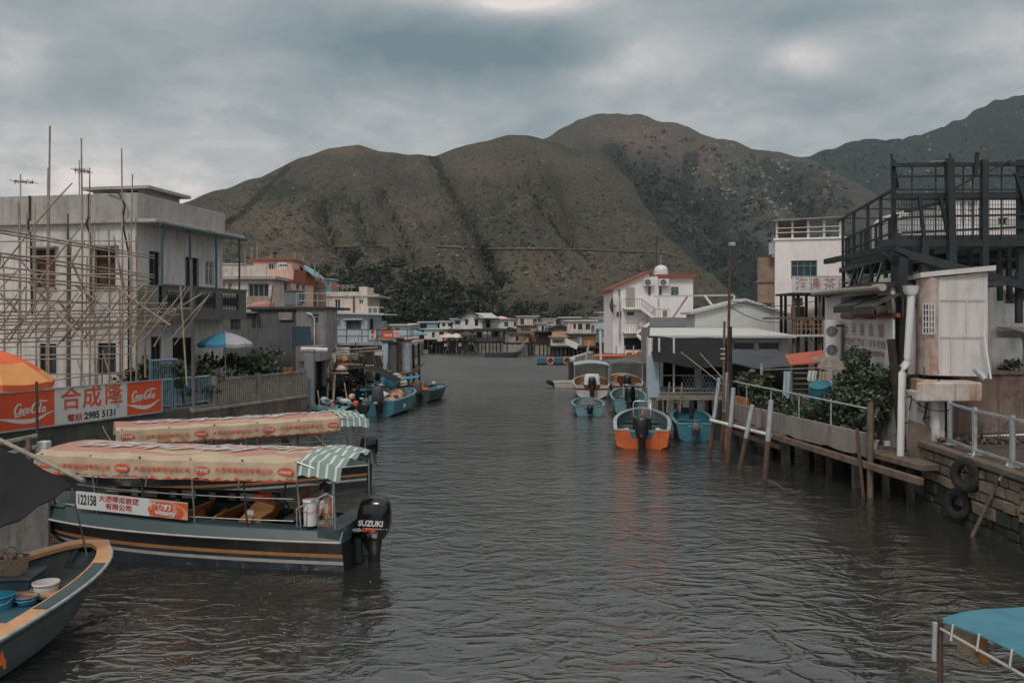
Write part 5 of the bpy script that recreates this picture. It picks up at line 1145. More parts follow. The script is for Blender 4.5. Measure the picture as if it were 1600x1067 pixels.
# engine
eA, TA = outboard(tA, -.02, .40, 1.30, 0, band=None)
for txt, sz, z_, mm, dx in (('SUZUKI', .155, .40, M['print_white'], .05), ('DF140', .10, .27, M['orange_red'], .02)):
 text(txt, 'decal', mm, eA, TA @ Vector((-.30 - dx + .05, .267, z_ + .06)), (-1, 0, 0), (0, 0, 1), sz, .006, .15)
q = MB(); q.disc(TA @ Vector((-.02, .262, .32)), .11, (0, 1, 0), .006, 16, ry=.035); q.build('decal', M['galv'], eA)
rr0 = random.Random(2); q = MB()
for _ in range(60):
 p = TA @ Vector((-.28 + rr0.gauss(0, .11) - .05, .2685, .16 + rr0.gauss(0, .075))); p.z = max(.76, p.z); q.disc(p, rr0.uniform(.004, .014), (0, 1, 0), .003, 5)
q.build('flower_decal', M['print_white'], eA)
q = MB(); q.loft([(-.30, 0, 1.50, .26, .22, 2.6), (-.30, 0, 1.57, .30, .26, 2.2), (-.33, .02, 1.60, .20, .18, 2)], 14); 
# bucket
def bucket(label, loc, r, h, m, hm=None, name='bucket', lid=False, t2=1.0, fill=None):
 t = thing(name, label, name.replace('_', ' '), tuple(loc)); q = MB()
 q.loft([(0, 0, 0, r * .84, r * .84, 2), (0, 0, h, r, r, 2)], 20, caps=False); q.disc((0, 0, 0), r * .84, (0, 0, 1), .01)
 q.loft([(0, 0, h, r, r, 2), (0, 0, h + .001, r * 1.06, r * 1.06, 2), (0, 0, h - .03, r * 1.06, r * 1.06, 2), (0, 0, h - .031, r * .99, r * .99, 2)], 20, caps=False)
 if not lid: q.loft([(0, 0, h, r * .97, r * .97, 2), (0, 0, .03, r * .82, r * .82, 2)], 20, caps=False); q.disc((0, 0, .03 if not fill else h * .7), r * .9, (0, 0, 1), .005)
 q.build('body', m, t)
 if lid: q = MB(); q.loft([(0, 0, h - .02, r * 1.07, r * 1.07, 2), (0, 0, h + .015, r * 1.07, r * 1.07, 2), (0, 0, h + .02, r * .9, r * .9, 2)], 20); q.build('lid', m, t)
 if fill: q = MB(); q.disc((0, 0, h * .72), r * .93, (0, 0, 1), .01); q.build('contents', fill, t)
 q = MB(); q.tube([(-r, 0, h * .8), (-r * .9, -r * .8, h * .62), (0, -r * 1.12, h * .55), (r * .9, -r * .8, h * .62), (r, 0, h * .8)], .006, 5); q.build('handle', hm or M['galv'], t)
 return t
toA = lambda x_, y_, z_: tA.matrix_basis @ Vector((x_, y_, z_))
C.view_layer.update()
mA_ = Matrix.Translation(tA.location) @ Matrix.Rotation(tA.rotation_euler.z, 4, 'Z')
toA = lambda x_, y_, z_: mA_ @ Vector((x_, y_, z_))
bucket('tall white plastic bucket with a lid on the stern deck of the near boat', toA(.72, .72, .90), .155, .50, M['plastic_white'], M['cloth_red'], lid=True)
# helm console, wheel, seats
q = MB(); q.prism([(1.9, .1, .3), (2.4, .1, .3), (2.35, .1, .9), (1.95, .1, 1.32), (1.55, .1, 1.22), (1.60, .1, 1.10), (1.85, .1, .95)], (0, .5, 0)); cn = bevel(q.build('helm_console', M['ochre'], tA), .03, 2)
q = MB(); q.box((1.8, .2, 1.28), (2.05, .5, 1.42)); bevel(q.build('instrument_box', M['orange_red'], cn), .02); q = MB(); q.box((2.0, .606, 1.02), (2.16, .612, 1.12)); q.build('notice', M['sign_white'], cn)
q = MB(); q.torus((1.50, .35, 1.20), .19, .016, (-.8, 0, .6)); 
for a in (0, 2.1, 4.2): q.tube([(1.50, .35, 1.2), Vector((1.50, .35, 1.2)) + (Vector((-.8, 0, .6)).to_track_quat('Z', 'Y').to_matrix() @ Vector((.19 * math.cos(a), .19 * math.sin(a), 0)))], .012, 5)
q.tube([(1.50, .35, 1.2), (1.68, .35, 1.1)], .02, 6); q.build('steering_wheel', M['black'], cn)
for y_ in (.30, -.10): 
 q = MB(); T = Matrix.Translation((1.12, y_, 1.25)) @ Matrix.Rotation(R(-14), 4, 'Y'); q.box((-.05, -.16, -.22), (.06, .16, .24), 0, T); bk = bevel(q.build('seat_back', mat('tan_vinyl', (.23, .10, .06), .6, var=.15), tA), .05, 3)
 q = MB(); q.box((1.05, y_ - .17, .88), (1.42, y_ + .17, .97)); bevel(q.build('seat', M['win_dark'], tA), .03, 2); q = MB(); q.box((1.1, y_ - .14, .3), (1.36, y_ + .14, .88)); q.build('seat_base', M['black'], tA)
# stern grab rail
q = MB(); q.tube([(.95, .86, .88), (.95, .86, 1.24), (.7, .86, 1.38), (.32, .84, 1.56), (.22, .8, 1.5), (.22, .8, .88)], .018, 6); q.tube([(.75, .86, .9), (.72, .86, 1.37)], .012, 5); q.tube([(.5, .86, .9), (.48, .86, 1.48)], .012, 5); q.build('grab_rail', M['chrome'], tA)
q = MB(); q.box((.05, -.9, .62), (.5, .9, .86)); q.build('stern_locker', M['deck_teal'], tA)
# photo cards along the far coaming
rp = random.Random(4)
for k in range(9):
 x_ = 2.2 + k * .48; q = MB(); q.box((x_, -.80, .98), (x_ + rp.choice([.16, .34, .36]), -.79, .98 + rp.uniform(.14, .19))); q.build('picture_card', [M['sack'], M['cloth_white'], M['cloth_tan']][k % 3], tA)
q = MB(); q.box((2.1, -.84, .9), (6.1, -.805, 1.2)); q.build('far_coaming', M['black'], tA)
# lifebuoy
def lifebuoy(label, c, Rr, r, axis, parent=None):
 t = thing('lifebuoy', label, 'lifebuoy', tuple(c)); q = MB(); q.torus((0, 0, 0), Rr, r, axis, 28, 10); rg = q.build('ring', M['orange'], t)
 qm = Vector(axis).to_track_quat('Z', 'Y').to_matrix()
 for k in range(4):
  a = math.pi / 4 + k * math.pi / 2; cc = qm @ Vector((Rr * math.cos(a), Rr * math.sin(a), 0)); tg = qm @ Vector((-math.sin(a), math.cos(a), 0)); q = MB(); q.tube([cc - tg * .035, cc + tg * .035], r * 1.06, 10); q.build('band', M['print_white'], t)
 return t
lifebuoy('orange lifebuoy hung at the bow end of the near sightseeing boat', toA(LA * .93, .62, 1.12), .30, .07, (.5, .9, .15))
# far sightseeing boat, with its own smaller black engine
tB, LB, secB, hwB = tour_boat('second sightseeing boat lying behind the near one, its canopy nearer the sea wall', (-4.75, 25.9), (-11.75, 22.3), '', 5, (2.10, 2.19), B=2.0, cx0=.9, cx1=.90)
outboard(tB, -.02, .62, 1.05, 0)
# ---------------- people
def person(label, loc, rz, joints, body_m, top_m, legs_m, vest=None, r=1., hair=True, seated=True):
 """one continuous skinned body; clothing is a second, slightly fuller surface"""
 t = thing('person', label, 'person', tuple(loc), rz)
 def skin(name, chain, m, sub=2):
  me = bpy.data.meshes.new(name); vs = []; es = []; rad = []; idx = {}
  for k, (p, rr_) in enumerate(chain['v']): vs.append(p); rad.append(rr_)
  me.from_pydata(vs, chain['e'], []); o = bpy.data.objects.new(name, me); col.objects.link(o); o.parent = t
  sk = o.modifiers.new('skin', 'SKIN'); sv = me.skin_vertices[0].data
  for k, rr_ in enumerate(rad): sv[k].radius = rr_ if isinstance(rr_, tuple) else (rr_, rr_); sv[k].use_root = (k == 0)
  s2 = o.modifiers.new('smooth', 'SUBSURF'); s2.levels = sub; s2.render_levels = sub; me.materials.append(m); sk.use_smooth_shade = True
  return o
 J = joints; V = []; E = []; ix = {}
 def add(n_, p, rr_, par=None): ix[n_] = len(V); V.append((p, rr_)); (E.append((ix[par], ix[n_])) if par else None)
 add('pelvis', J['pelvis'], (.15, .11)); add('chest', J['chest'], (.165, .11), 'pelvis'); add('collar', J['collar'], (.12, .085), 'chest'); add('neck', J['neck'], .052, 'collar'); add('head0', J['head'] + Vector((0, 0, -.06)), (.07, .085), 'neck'); add('head1', J['head'] + Vector((0, 0, .05)), (.082, .098), 'head0'); add('head2', J['head'] + Vector((0, 0, .11)), (.055, .065), 'head1')
 for s in 'lr':
  add('sh' + s, J['sh' + s], .055, 'collar'); add('el' + s, J['el' + s], .042, 'sh' + s); add('wr' + s, J['wr' + s], .028, 'el' + s)
  d = (J['wr' + s] - J['el' + s]).normalized(); pm = J['wr' + s] + d * .07; add('palm' + s, pm, (.036, .016), 'wr' + s)
  side = d.cross(Vector((0, 0, 1))).normalized() if abs(d.z) < .9 else Vector((0, 1, 0))
  for k in range(4):
   o_ = side * (-.03 + .02 * k); l = (.062, .074, .07, .054)[k]; add('f%d%s' % (k, s), pm + o_ + d * .035, .0095, 'palm' + s); add('g%d%s' % (k, s), pm + o_ + d * (.035 + l * .6) + Vector((0, 0, -.012)), .0085, 'f%d%s' % (k, s)); add('h%d%s' % (k, s), pm + o_ + d * (.035 + l) + Vector((0, 0, -.035)), .0075, 'g%d%s' % (k, s))
  add('t0' + s, pm - side * .035 - d * .02, .011, 'palm' + s); add('t1' + s, pm - side * .055 + d * .02, .0095, 't0' + s)
  add('hip' + s, J['hip' + s], .085, 'pelvis'); add('kn' + s, J['kn' + s], .058, 'hip' + s); add('an' + s, J['an' + s], .038, 'kn' + s); add('toe' + s, J['an' + s] + Vector((.17, 0, -.05)), (.035, .025), 'an' + s)
 skin('body', dict(v=V, e=E), body_m)
 K = lambda L_: dict(v=[(J[a] if isinstance(a, str) else a, b) for a, b in L_[0]], e=L_[1])
 skin('shirt', K(([('pelvis', (.165, .125)), ('chest', (.182, .128)), ('collar', (.135, .098)), ('shl', .07), (J['shl'].lerp(J['ell'], .55), .062), ('shr', .07), (J['shr'].lerp(J['elr'], .55), .062)], [(0, 1), (1, 2), (2, 3), (3, 4), (2, 5), (5, 6)])), top_m)
 skin('trousers', K(([(J['pelvis'], (.17, .125)), ('hipl', .098), ('knl', .072), (J['knl'].lerp(J['anl'], .8), .058), ('hipr', .098), ('knr', .072), (J['knr'].lerp(J['anr'], .8), .058)], [(0, 1), (1, 2), (2, 3), (0, 4), (4, 5), (5, 6)])), legs_m)
 if vest: skin('life_vest', K(([(J['pelvis'].lerp(J['chest'], .2), (.185, .16)), ('chest', (.20, .165)), (J['collar'] + Vector((0, 0, -.01)), (.13, .12))], [(0, 1), (1, 2)])), vest, 1)
 h = J['head']; q = MB()
 q.loft([(h.x - .02, h.y, h.z - .03, .085, .084, 2.2), (h.x - .018, h.y, h.z + .05, .108, .094, 2.2), (h.x - .01, h.y, h.z + .12, .092, .084, 2.2), (h.x - .01, h.y, h.z + .165, .03, .03, 2)], 14)
 q.build('hair', M['hair'], t)
 q = MB(); q.loft([(h.x + .098, h.y, h.z - .035, .016, .016, 2), (h.x + .10, h.y, h.z - .01, .012, .010, 2), (h.x + .088, h.y, h.z + .025, .006, .006, 2)], 8); q.build('nose', body_m, t)
 for s in (-1, 1): q = MB(); q.ball((h.x + .084, h.y + s * .032, h.z + .018), .012, n=8, k=5); q.build('eye', M['hair'], t); q = MB(); q.ball((h.x - .005, h.y + s * .088, h.z), .022, n=8, k=5, rz=.032); q.build('ear', body_m, t)
 q = MB(); q.box((h.x + .082, h.y - .022, h.z - .062), (h.x + .092, h.y + .022, h.z - .052)); q.build('mouth', M['cloth_red'], t)
 return t
def seated(lean=.08, hy=.1, arm=(.28, .12, .10), headx=.06):
 V_ = Vector; return dict(pelvis=V_((0, 0, .12)), chest=V_((lean * .6, 0, .38)), collar=V_((lean, 0, .54)), neck=V_((lean + .01, 0, .62)), head=V_((lean + headx, 0, .74)), shl=V_((lean, .18, .53)), shr=V_((lean, -.18, .53)), ell=V_((lean + .06, .24, .28)), elr=V_((lean + .06, -.24, .28)),
  wrl=V_((lean + arm[0], arm[1], .24)), wrr=V_((lean + arm[0], -arm[1], .24)), hipl=V_((.05, .09, .09)), hipr=V_((.05, -.09, .09)), knl=V_((.44, .12, .12)), knr=V_((.44, -.13, .12)), anl=V_((.46, .11, -.30)), anr=V_((.44, -.12, -.30)))
person('person in an orange life vest seated at the stern rail of the near boat', toA(.42, .50, .82), tA.rotation_euler.z, seated(.05), M['skin'], M['cloth_white'], M['sack'], vest=M['orange'])
mB_ = Matrix.Translation(tB.location) @ Matrix.Rotation(tB.rotation_euler.z, 4, 'Z')
person('person in a dark jacket sitting with bent head under the second boat canopy', mB_ @ Vector((2.15, .1, .86)), tB.rotation_euler.z, seated(.14, headx=.09), M['skin'], M['navy_cloth'], M['navy_cloth'])
q = MB(); q.box((1.9, -.6, .3), (2.4, .6, .9)); q.build('helm_seat', M['black'], tB)
# ---------------- brown-rimmed working boat, near left
s_ = Vector((-8.35, 7.6)); b_ = Vector((-7.72, 15.35)); L = (b_ - s_).length
tW = thing('sampan', 'grey open working boat with a broad peach-painted rim, basket and basins aboard', 'boat', (s_.x, s_.y, 0), math.atan2(b_.y - s_.y, b_.x - s_.x))
mats = [M['teal_pale'], mat('slate_hull_paint', (.06, .085, .095), .5, c2=(.045, .065, .075), scale=2, dirt=(.12, .14, .14), dirt_amt=.3), M['black'], mat('dark_grey_bilge', (.05, .055, .058), .7, var=.3, dirt_amt=.3)]
sec = hull(tW, L, 2.35, .66, .92, mats, [(.3, 0), (.86, 1), (.9, 2), (1, 1)], draft=.3, rake=.9, pw=3.4, blunt=.25, rim=M['peach'], rimw=.24, notch=None, inner=.08, floor=.1)
q = MB()
for sd in (-1, 1): q.tube([(sec(s / 30)[0] + (.02 if s == 30 else 0), sd * (sec(s / 30)[1] + .035), sec(s / 30)[2] + .01) for s in range(0, 31)], .03, 6)
q.build('rub_rail', M['galv'], tW)
q = MB(); sgw = MB()
rows = []
for i in range(9): s = .60 + .25 * i / 8; x_, w, zg, *_ = sec(s); rows.append([(x_, -w - .02, zg + .037), (x_, -w + .20, zg + .037), (x_, -w + .20, zg + .045), (x_, -w - .02, zg + .045)])
q.grid(rows, 0, False); q.build('grey_rim_patch', M['deck_teal'], tW)
for s, wd, kk in ((.80, .28, .66), (.585, .55, .80), (.40, .3, .8)): thwart(tW, sec, L, s, wd, .45, M['peach'], .05, kk)
text('134', 'hull_number', M['orange'], tW, (L * .50 - .38, -sec(.5)[1] + .04, .40), (1, 0, 0), (0, .22, 1), .30, .012, off=.09)
mW = Matrix.Translation(tW.location) @ Matrix.Rotation(tW.rotation_euler.z, 4, 'Z')
bx = thing('storage_box', 'dark blue-grey storage box under the wicker basket in the working boat', 'box', tuple(P(8, 922, 14.1)), R(6)); bx.location.z = .14
q = MB(); q.box((-.22, -.32, 0), (.52, .32, .52)); bevel(q.build('body', mat('slate_blue_box', (.035, .075, .10), .6, var=.2, dirt_amt=.2), bx), .02); q = MB(); q.box((-.25, -.35, .52), (.55, .35, .58)); bevel(q.build('lid', mat('slate_lid', (.06, .08, .09), .6, dirt_amt=.3), bx), .02)
wk = mat('wicker', (.34, .26, .19), .85, c2=(.20, .15, .11), scale=30, bump=.03, bscale=50)
bk = thing('wicker_basket', 'woven wicker basket with two loop handles standing on the storage box', 'basket', (bx.location.x + .06, bx.location.y - .02, .72), R(-8))
q = MB()
for k in range(9): q.loft([(0, 0, k * .032, .27 + k * .006, .17 + k * .004, 3.5), (0, 0, k * .032 + .016, .285 + k * .006, .185 + k * .004, 3.5), (0, 0, k * .032 + .032, .27 + k * .006, .17 + k * .004, 3.5)], 28, caps=(k == 0))
q.build('weave', wk, bk)
for y_ in (-.12, .12): q = MB(); q.tube([(.12 * math.cos(a) - .02, y_ * (1 - .2 * math.sin(a)), .27 + .15 * math.sin(a)) for a in [math.pi * i / 10 for i in range(11)]], .012, 6); q.build('handle', wk, bk)
q = MB()
for i in range(7): q.ball((rr0.uniform(-.2, .2), rr0.uniform(-.1, .1), .27), rr0.uniform(.04, .07), n=8, k=5)
q.build('contents', [M['sack']], bk)
def onW(px, py, z_): p = W(px, py, z_); return p
bucket('white plastic basin in the working boat, rightmost of its containers', onW(72, 931, .40) , .20, .24, M['plastic_white'], name='basin')
bucket('small blue basin holding red scraps in the working boat', onW(42, 942, .38), .165, .13, M['plastic_blue'], name='basin', fill=M['brick_red'])
bucket('large blue bucket at the picture edge in the working boat', onW(1, 955, .30), .20, .28, M['plastic_blue'])
q = MB(); q.box((-.75, -.45, 0), (.5, .45, .06)); o = q.build('tray', mat('blue_tray', (.03, .09, .12), .6)); o.location = onW(40, 962, .30); tag(o, 'flat dark blue tray under the basins of the working boat', 'tray')
q = MB()
for _ in range(26): leafy(q, (rr0.gauss(0, .07), rr0.gauss(0, .05), .05 + rr0.random() * .05), (.05, .05, .03), 3, .08, rr0, shell=.2)
q.ball((0, 0, .05), .12, n=10, k=6, rz=.07); o = q.build('rag_heap', [M['cloth_white']]); o.location = onW(45, 882, .35); tag(o, 'crumpled pale rag behind the wicker basket', 'rag')
stick('mooring_rope', 'taut dark rope from the working boat bow up to the black tarpaulin', 'rope', W(136, 868, .93), P(112, 762, 15.5), .014, M['win_dark'])
# ---------------- blue canopy boat, bottom right
tC = thing('canopied_boat', 'boat with a bright blue canopy only half in view under the right bank', 'boat', (PX(1462, 8.2), 8.2, 0), R(-4))
zc = 2.1
eA_, eB_ = Vector((1.14, .40, 0)), Vector((.24, -.95, 0))
cp = lambda a, b: (eA_ * a + eB_ * b) + Vector((0, 0, zc + .14 * math.sin(math.pi * min(1, b / 2)) * .4 - .05 * (1 - a) ** 2 * (a < 1) + .025 * math.sin(a * 5 + b * 2)))
q = MB(); q.sheet([[cp(i * .25, j * .2) for j in range(11)] for i in range(15)], .015); mbc = mat('sky_blue_canvas', (.06, .20, .265), .7, c2=(.045, .15, .20), var=.2, dirt_amt=.15, scale=2, bump=.02, bscale=5); cvs = q.build('canopy', mbc, tC)
q = MB(); ring = [(.62, .42), (1.5, .30), (1.6, .95), (1.0, .85)]; hole = 0
for a0 in range(8):
 for b0 in range(5):
  a_, b_ = .72 + a0 * .12, .32 + b0 * .12
  if b0 * .12 > (a_ - .6) * .75 + .02 or (1 < b0 < 4 and a0 > 3): continue
  q.add([cp(a_, b_) + Vector((0, 0, .012)), cp(a_ + .12, b_) + Vector((0, 0, .012)), cp(a_ + .12, b_ + .12) + Vector((0, 0, .012)), cp(a_, b_ + .12) + Vector((0, 0, .012))], [(0, 1, 2, 3)])
q.build('white_print', M['print_white'], cvs)
for pts in ([cp(0, 0) - Vector((0, 0, .05)), cp(3.5, 0) - Vector((0, 0, .05))], [cp(0, 0.05) - Vector((0, 0, .07)), cp(0, 1) - Vector((0, 0, .16)), cp(0, 2) - Vector((0, 0, .1))]): q = MB(); q.tube(pts, .016, 6); q.build('canopy_frame', M['stripe_white'], tC)
for x_ in (.25, .6, 1.): q = MB(); q.tube([cp(0, x_) + Vector((0, 0, .01)), cp(0, x_) - Vector((.01, 0, .07)), cp(0, x_) - Vector((.02, 0, .15))], .011, 5); q.build('lashing', M['cloth_white'], tC)
q = MB(); q.tube([(.02, -.05, .5), (.02, -.05, zc - .02)], .028, 7); q.build('canopy_post', M['rust'], tC); q = MB(); q.tube([(-.05, -.08, zc - .42), (-.04, -.08, zc - .05)], .025, 8); q.build('post_sleeve', M['galv'], tC)
q = MB(); q.tube([(.0, -.1, 1.0), (-.1, -.1, 1.0), (-.12, -.1, .9), (-.05, -.1, .45)], .015, 6); q.build('grab_handle', M['chrome'], tC)
mats = [M['teal_pale'], M['teal'], M['teal'], M['grey_boat']]
tC2 = tC
q = MB(); q.loft([(.30, .0, zc - .36, .07, .10, 3), (.30, 0, zc - .12, .09, .12, 3)], 12); q.build('hung_vest', M['cloth_tan'], tC); q = MB(); q.loft([(.42, -.1, zc - .44, .03, .03, 2), (.42, -.1, zc - .38, .065, .065, 2), (.40, -.1, zc - .28, .05, .05, 2), (.40, -.1, zc - .12, .03, .03, 2)], 10); q.build('hung_float', M['ochre'], tC)
hh = thing('x', 'x', 'x'); bpy.data.objects.remove(hh)
sub = MB(); rows = []
for i in range(9):
 s = i / 8; w = .75 * min(1, .25 + s * 1.6) ; rows.append([(-.15 + s * 3.4, w * .6 - .3, -.25), (-.25 + s * 3.4, w - .3, .2), (-.3 + s * 3.4, w * 1.08 - .3, .62), (-.3 + s * 3.4, w * 1.0 - .36, .62), (-.1 + s * 3.4, w * .5 - .3, .12), (-.1 + s * 3.4, -w * .5 - .3, .12), (-.3 + s * 3.4, -w * 1.0 - .24, .62), (-.3 + s * 3.4, -w * 1.08 - .3, .62), (-.25 + s * 3.4, -w - .3, .2), (-.15 + s * 3.4, -w * .6 - .3, -.25)])
sub.grid(rows, 0, True); sub.add(rows[0], [tuple(range(10))]); sub.build('hull', M['teal_pale'], tC)
# ---------------- black tarpaulin over the landing
q = MB(); rows = []
TP = [Vector((-8.75, 13.6, 2.55)), Vector((-13.2, 17.4, 3.0)), Vector((-13.9, 14.2, 2.3)), Vector((-9.6, 12.0, 1.85))]
n_ = 12
for i in range(n_ + 1):
 f = i / n_; row = []
 for j in range(n_ + 1):
  g_ = j / n_; tip = P(113, 757, 14.2); tl = P(-60, 662, 15.6); bl = P(-60, 868, 12.8)
  a = tip.lerp(tl, f); b = tip.lerp(bl, f); p = a.lerp(b, g_); p.z += -.22 * math.sin(math.pi * g_) * f + .05 * math.sin(7 * f + 3 * g_) * f + .035 * math.sin(19 * f - 11 * g_) * min(1, 3 * f); row.append(tuple(p))
 rows.append(row)
q.sheet(rows, .02); o = q.build('tarpaulin', M['tarp']); tag(o, 'black tarpaulin stretched from a pale pole over the landing at the left edge', 'tarpaulin')
stick('awning_pole', 'pale slanting pole along the upper edge of the black tarpaulin', 'pole', P(-40, 668, 15.6), P(131, 751, 14.1), .04, M['wood_pale'], n=8)
# ================================================================ RIGHT BANK
RG = 1.62
rb = [(11.3, 22.6), (11.05, 18), (10.7, 12), (10.2, -10), (200, -10), (200, 160), (24, 160), (14, 110), (12, 62), (12.5, 45), (12.6, 28), (11.6, 23.2)]
mb = MB(); mb.prism([(a, b, -3.2) for a, b in rb], (0, 0, RG + 3.2)); tag(mb.build('pavement', M['concrete']), kind='structure')
# coursed granite sea wall, block by block
sw = thing('stone_sea_wall', 'rough granite block sea wall with two tyres hung on it', 'sea wall', (11.3, 22.6, 0))
rb_ = random.Random(11)
def courses(p, q, z0, z1, nm):
 p = Vector((*p, 0)); q = Vector((*q, 0)); L = (q - p).length; d = (q - p) / L; n_ = Vector((d.y, -d.x, 0)); 
 if n_.x > 0: n_ = -n_
 mw_ = MB(); z = z0
 while z < z1 - .05:
  h = min(rb_.uniform(.20, .34), z1 - z); x_ = -rb_.uniform(0, .2)
  while x_ < L:
   w = rb_.uniform(.28, .75); a = max(0, x_); b = min(L, x_ + w); dp = rb_.uniform(.03, .13); g_ = .018; mi = 1 if z < .35 + rb_.uniform(-.1, .25) else 0
   if b - a > .1:
    j = lambda: rb_.uniform(-.02, .02)
    base = [p + d * (a + g_) + Vector((0, 0, z + g_)), p + d * (b - g_) + Vector((0, 0, z + g_)), p + d * (b - g_) + Vector((0, 0, z + h - g_)), p + d * (a + g_) + Vector((0, 0, z + h - g_))]
    cx_ = sum(base, Vector()) / 4; fr_ = [c + (cx_ - c) * .12 + n_ * (dp + j()) + d * j() + Vector((0, 0, j())) for c in base]
    mid = [c + (cx_ - c) * .03 + n_ * dp * .6 for c in base]; bk_ = [c - n_ * .05 for c in base]
    mw_.add(bk_ + mid + fr_, [(0, 1, 5, 4), (1, 2, 6, 5), (2, 3, 7, 6), (3, 0, 4, 7), (4, 5, 9, 8), (5, 6, 10, 9), (6, 7, 11, 10), (7, 4, 8, 11), (8, 9, 10, 11)], mi)
   x_ += w
  z += h
 mw_.add([p + Vector((0, 0, z0)), q + Vector((0, 0, z0)), q + Vector((0, 0, z1)), p + Vector((0, 0, z1))], [(0, 1, 2, 3), (3, 2, 1, 0)], 1)
 return mw_.build(nm, [M['blocks'], M['blocks_wet']], sw, True)
for a, b in (((11.28, 22.62), (11.04, 18)), ((11.04, 18), (10.68, 12)), ((10.68, 12), (10.5, 6))): courses(a, b, -.6, 1.5, 'block_face')
courses((11.6, 23.25), (11.28, 22.62), -.6, 1.5, 'block_face')
q = MB(); q.beam((11.27, 22.8, 1.62), (11.03, 18, 1.62), .30, .16); q.beam((11.03, 17.99, 1.62), (10.67, 12, 1.62), .30, .16); bevel(q.build('coping', mat('brown_coping', (.13, .105, .085), .9, var=.35, dirt_amt=.5, bump=.03, bscale=6), sw, True), .03, 2)
q = MB(); q.add([(11.3, 12, RG + .006), (30, 12, RG + .006), (30, 26, RG + .006), (11.5, 26, RG + .006)], [(0, 1, 2, 3)]); tag(q.build('ground', mat('damp_yard_earth', (.085, .06, .045), .95, c2=(.05, .038, .03), scale=1.2, dirt_amt=.5, bump=.03)), kind='structure')
def tyre(label, c, axis, Rr=.30, r=.105):
 t = thing('tyre', label, 'tyre', tuple(c)); q = MB(); rows = []; qm = Vector(axis).to_track_quat('Z', 'Y').to_matrix(); prof = [(Rr - .10, -.06), (Rr - .06, -.10), (Rr + .06, -.105), (Rr + .10, -.07), (Rr + .105, 0), (Rr + .10, .07), (Rr + .06, .105), (Rr - .06, .10), (Rr - .10, .06), (Rr - .085, 0)]
 for i in range(37): a = 2 * math.pi * i / 36; rows.append([qm @ Vector((pr * math.cos(a), pr * math.sin(a), pz)) for pr, pz in prof])
 q.grid(rows, 0, True, True); q.build('casing', M['rubber'], t)
 q = MB()
 for i in range(36): a = 2 * math.pi * i / 36; q.beam(qm @ Vector(((Rr + .107) * math.cos(a), (Rr + .107) * math.sin(a), -.07)), qm @ Vector(((Rr + .107) * math.cos(a + .06), (Rr + .107) * math.sin(a + .06), .07)), .022, .01)
 o = q.build('tread', M['rubber'], t); o['kind'] = 'stuff'
 return t
p1 = P(1510, 742, 19.95); p2 = P(1498, 787, 20.45)
tyre('black tyre roped up against the stone wall, upper of the two', p1, (-1, -.42, .05)); tyre('black tyre hanging lower on the stone wall, just above the water', p2, (-1, -.30, .1), .28)
stick('tyre_rope', 'pale rope looped over the coping to the upper tyre', 'rope', P(1523, 706, 20.2), P(1508, 730, 19.95), .018, M['cloth_white'], sag=.05)
stick('tyre_rope', 'short rope joining the two tyres', 'rope', P(1505, 758, 20.0), P(1500, 772, 20.35), .02, M['rust'])
stick('wooden_pole', 'long grey pole leaning from the railing foot down into the water by the tyres', 'pole', P(1572, 728, 18.8) , W(1519, 838, 0), .045, M['wood'])
stick('pole_lashing', 'white cloth lashing at the top of the long grey pole', 'lashing', P(1578, 718, 18.9), P(1562, 750, 18.7), .035, M['cloth_white'], sag=.03)
# galvanised mesh railing on the wall
rl = thing('mesh_railing', 'galvanised railing with wire mesh panels above the granite wall', 'railing', (11.45, 22.6, 1.7))
pr_ = [P(1484, 688, 22.1), P(1523, 705, 20.4), P(1582, 715, 18.7), P(1652, 740, 17.0), P(1760, 780, 15.0)]
for p in pr_: p.z = 1.7
for i, p in enumerate(pr_): q = MB(); q.beam(p, p + Vector((0, 0, 1.16)), .09); q.build('post', M['galv'], rl, True); q = MB(); q.box((p.x - .12, p.y - .12, p.z), (p.x + .12, p.y + .12, p.z + .02)); q.build('base_plate', M['galv'], rl, True)
for a, b in zip(pr_, pr_[1:]):
 for z_ in (.12, 1.08): q = MB(); q.beam(a + Vector((0, 0, z_)), b + Vector((0, 0, z_)), .05, .06); q.build('rail', M['galv'], rl, True)
 q = MB(); L = (b - a).length; n_ = int(L / .13)
 for i in range(1, n_): c = a.lerp(b, i / n_); q.beam(c + Vector((0, 0, .14)), c + Vector((0, 0, 1.06)), .004)
 for i in range(1, 8): q.beam(a + Vector((0, 0, .12 + .12 * i)), b + Vector((0, 0, .12 + .12 * i)), .004)
 q.build('wire_mesh', M['win_dark'], rl, True)
# ---- planter platform on piles
pA, pB = Vector((8.5, 33.5, 0)), Vector((10.45, 22.2, 0)); pd = (pB - pA).normalized(); pn = Vector((pd.y, -pd.x, 0)); pn = pn if pn.x < 0 else -pn; PL = (pB - pA).length
pf = thing('planter_platform', 'concrete parapet platform on piles along the water, crowded with pot plants', 'platform', (pA.x, pA.y, 0))
on = lambda s, off, z_: pA + pd * s - pn * off + Vector((0, 0, z_))
s_end = 9.75
q = MB(); rr1 = random.Random(8); bot = [on(s_end * i / 24, 0, 1.10 + rr1.uniform(-.03, .05) - .03 * (i > 8)) for i in range(25)]; topv = [on(s_end * i / 24, 0, 1.74) for i in range(25)]
q.grid([bot, topv], 0, False); q.grid([[p - pn * .16 for p in topv], [p - pn * .16 for p in bot]], 0, False); q.grid([topv, [p - pn * .16 for p in topv]], 0, False); q.grid([[p - pn * .16 for p in bot], bot], 0, False)
q.add([bot[-1], topv[-1], topv[-1] - pn * .16, bot[-1] - pn * .16], [(3, 2, 1, 0)]); q.add([bot[0], topv[0], topv[0] - pn * .16, bot[0] - pn * .16], [(0, 1, 2, 3)])
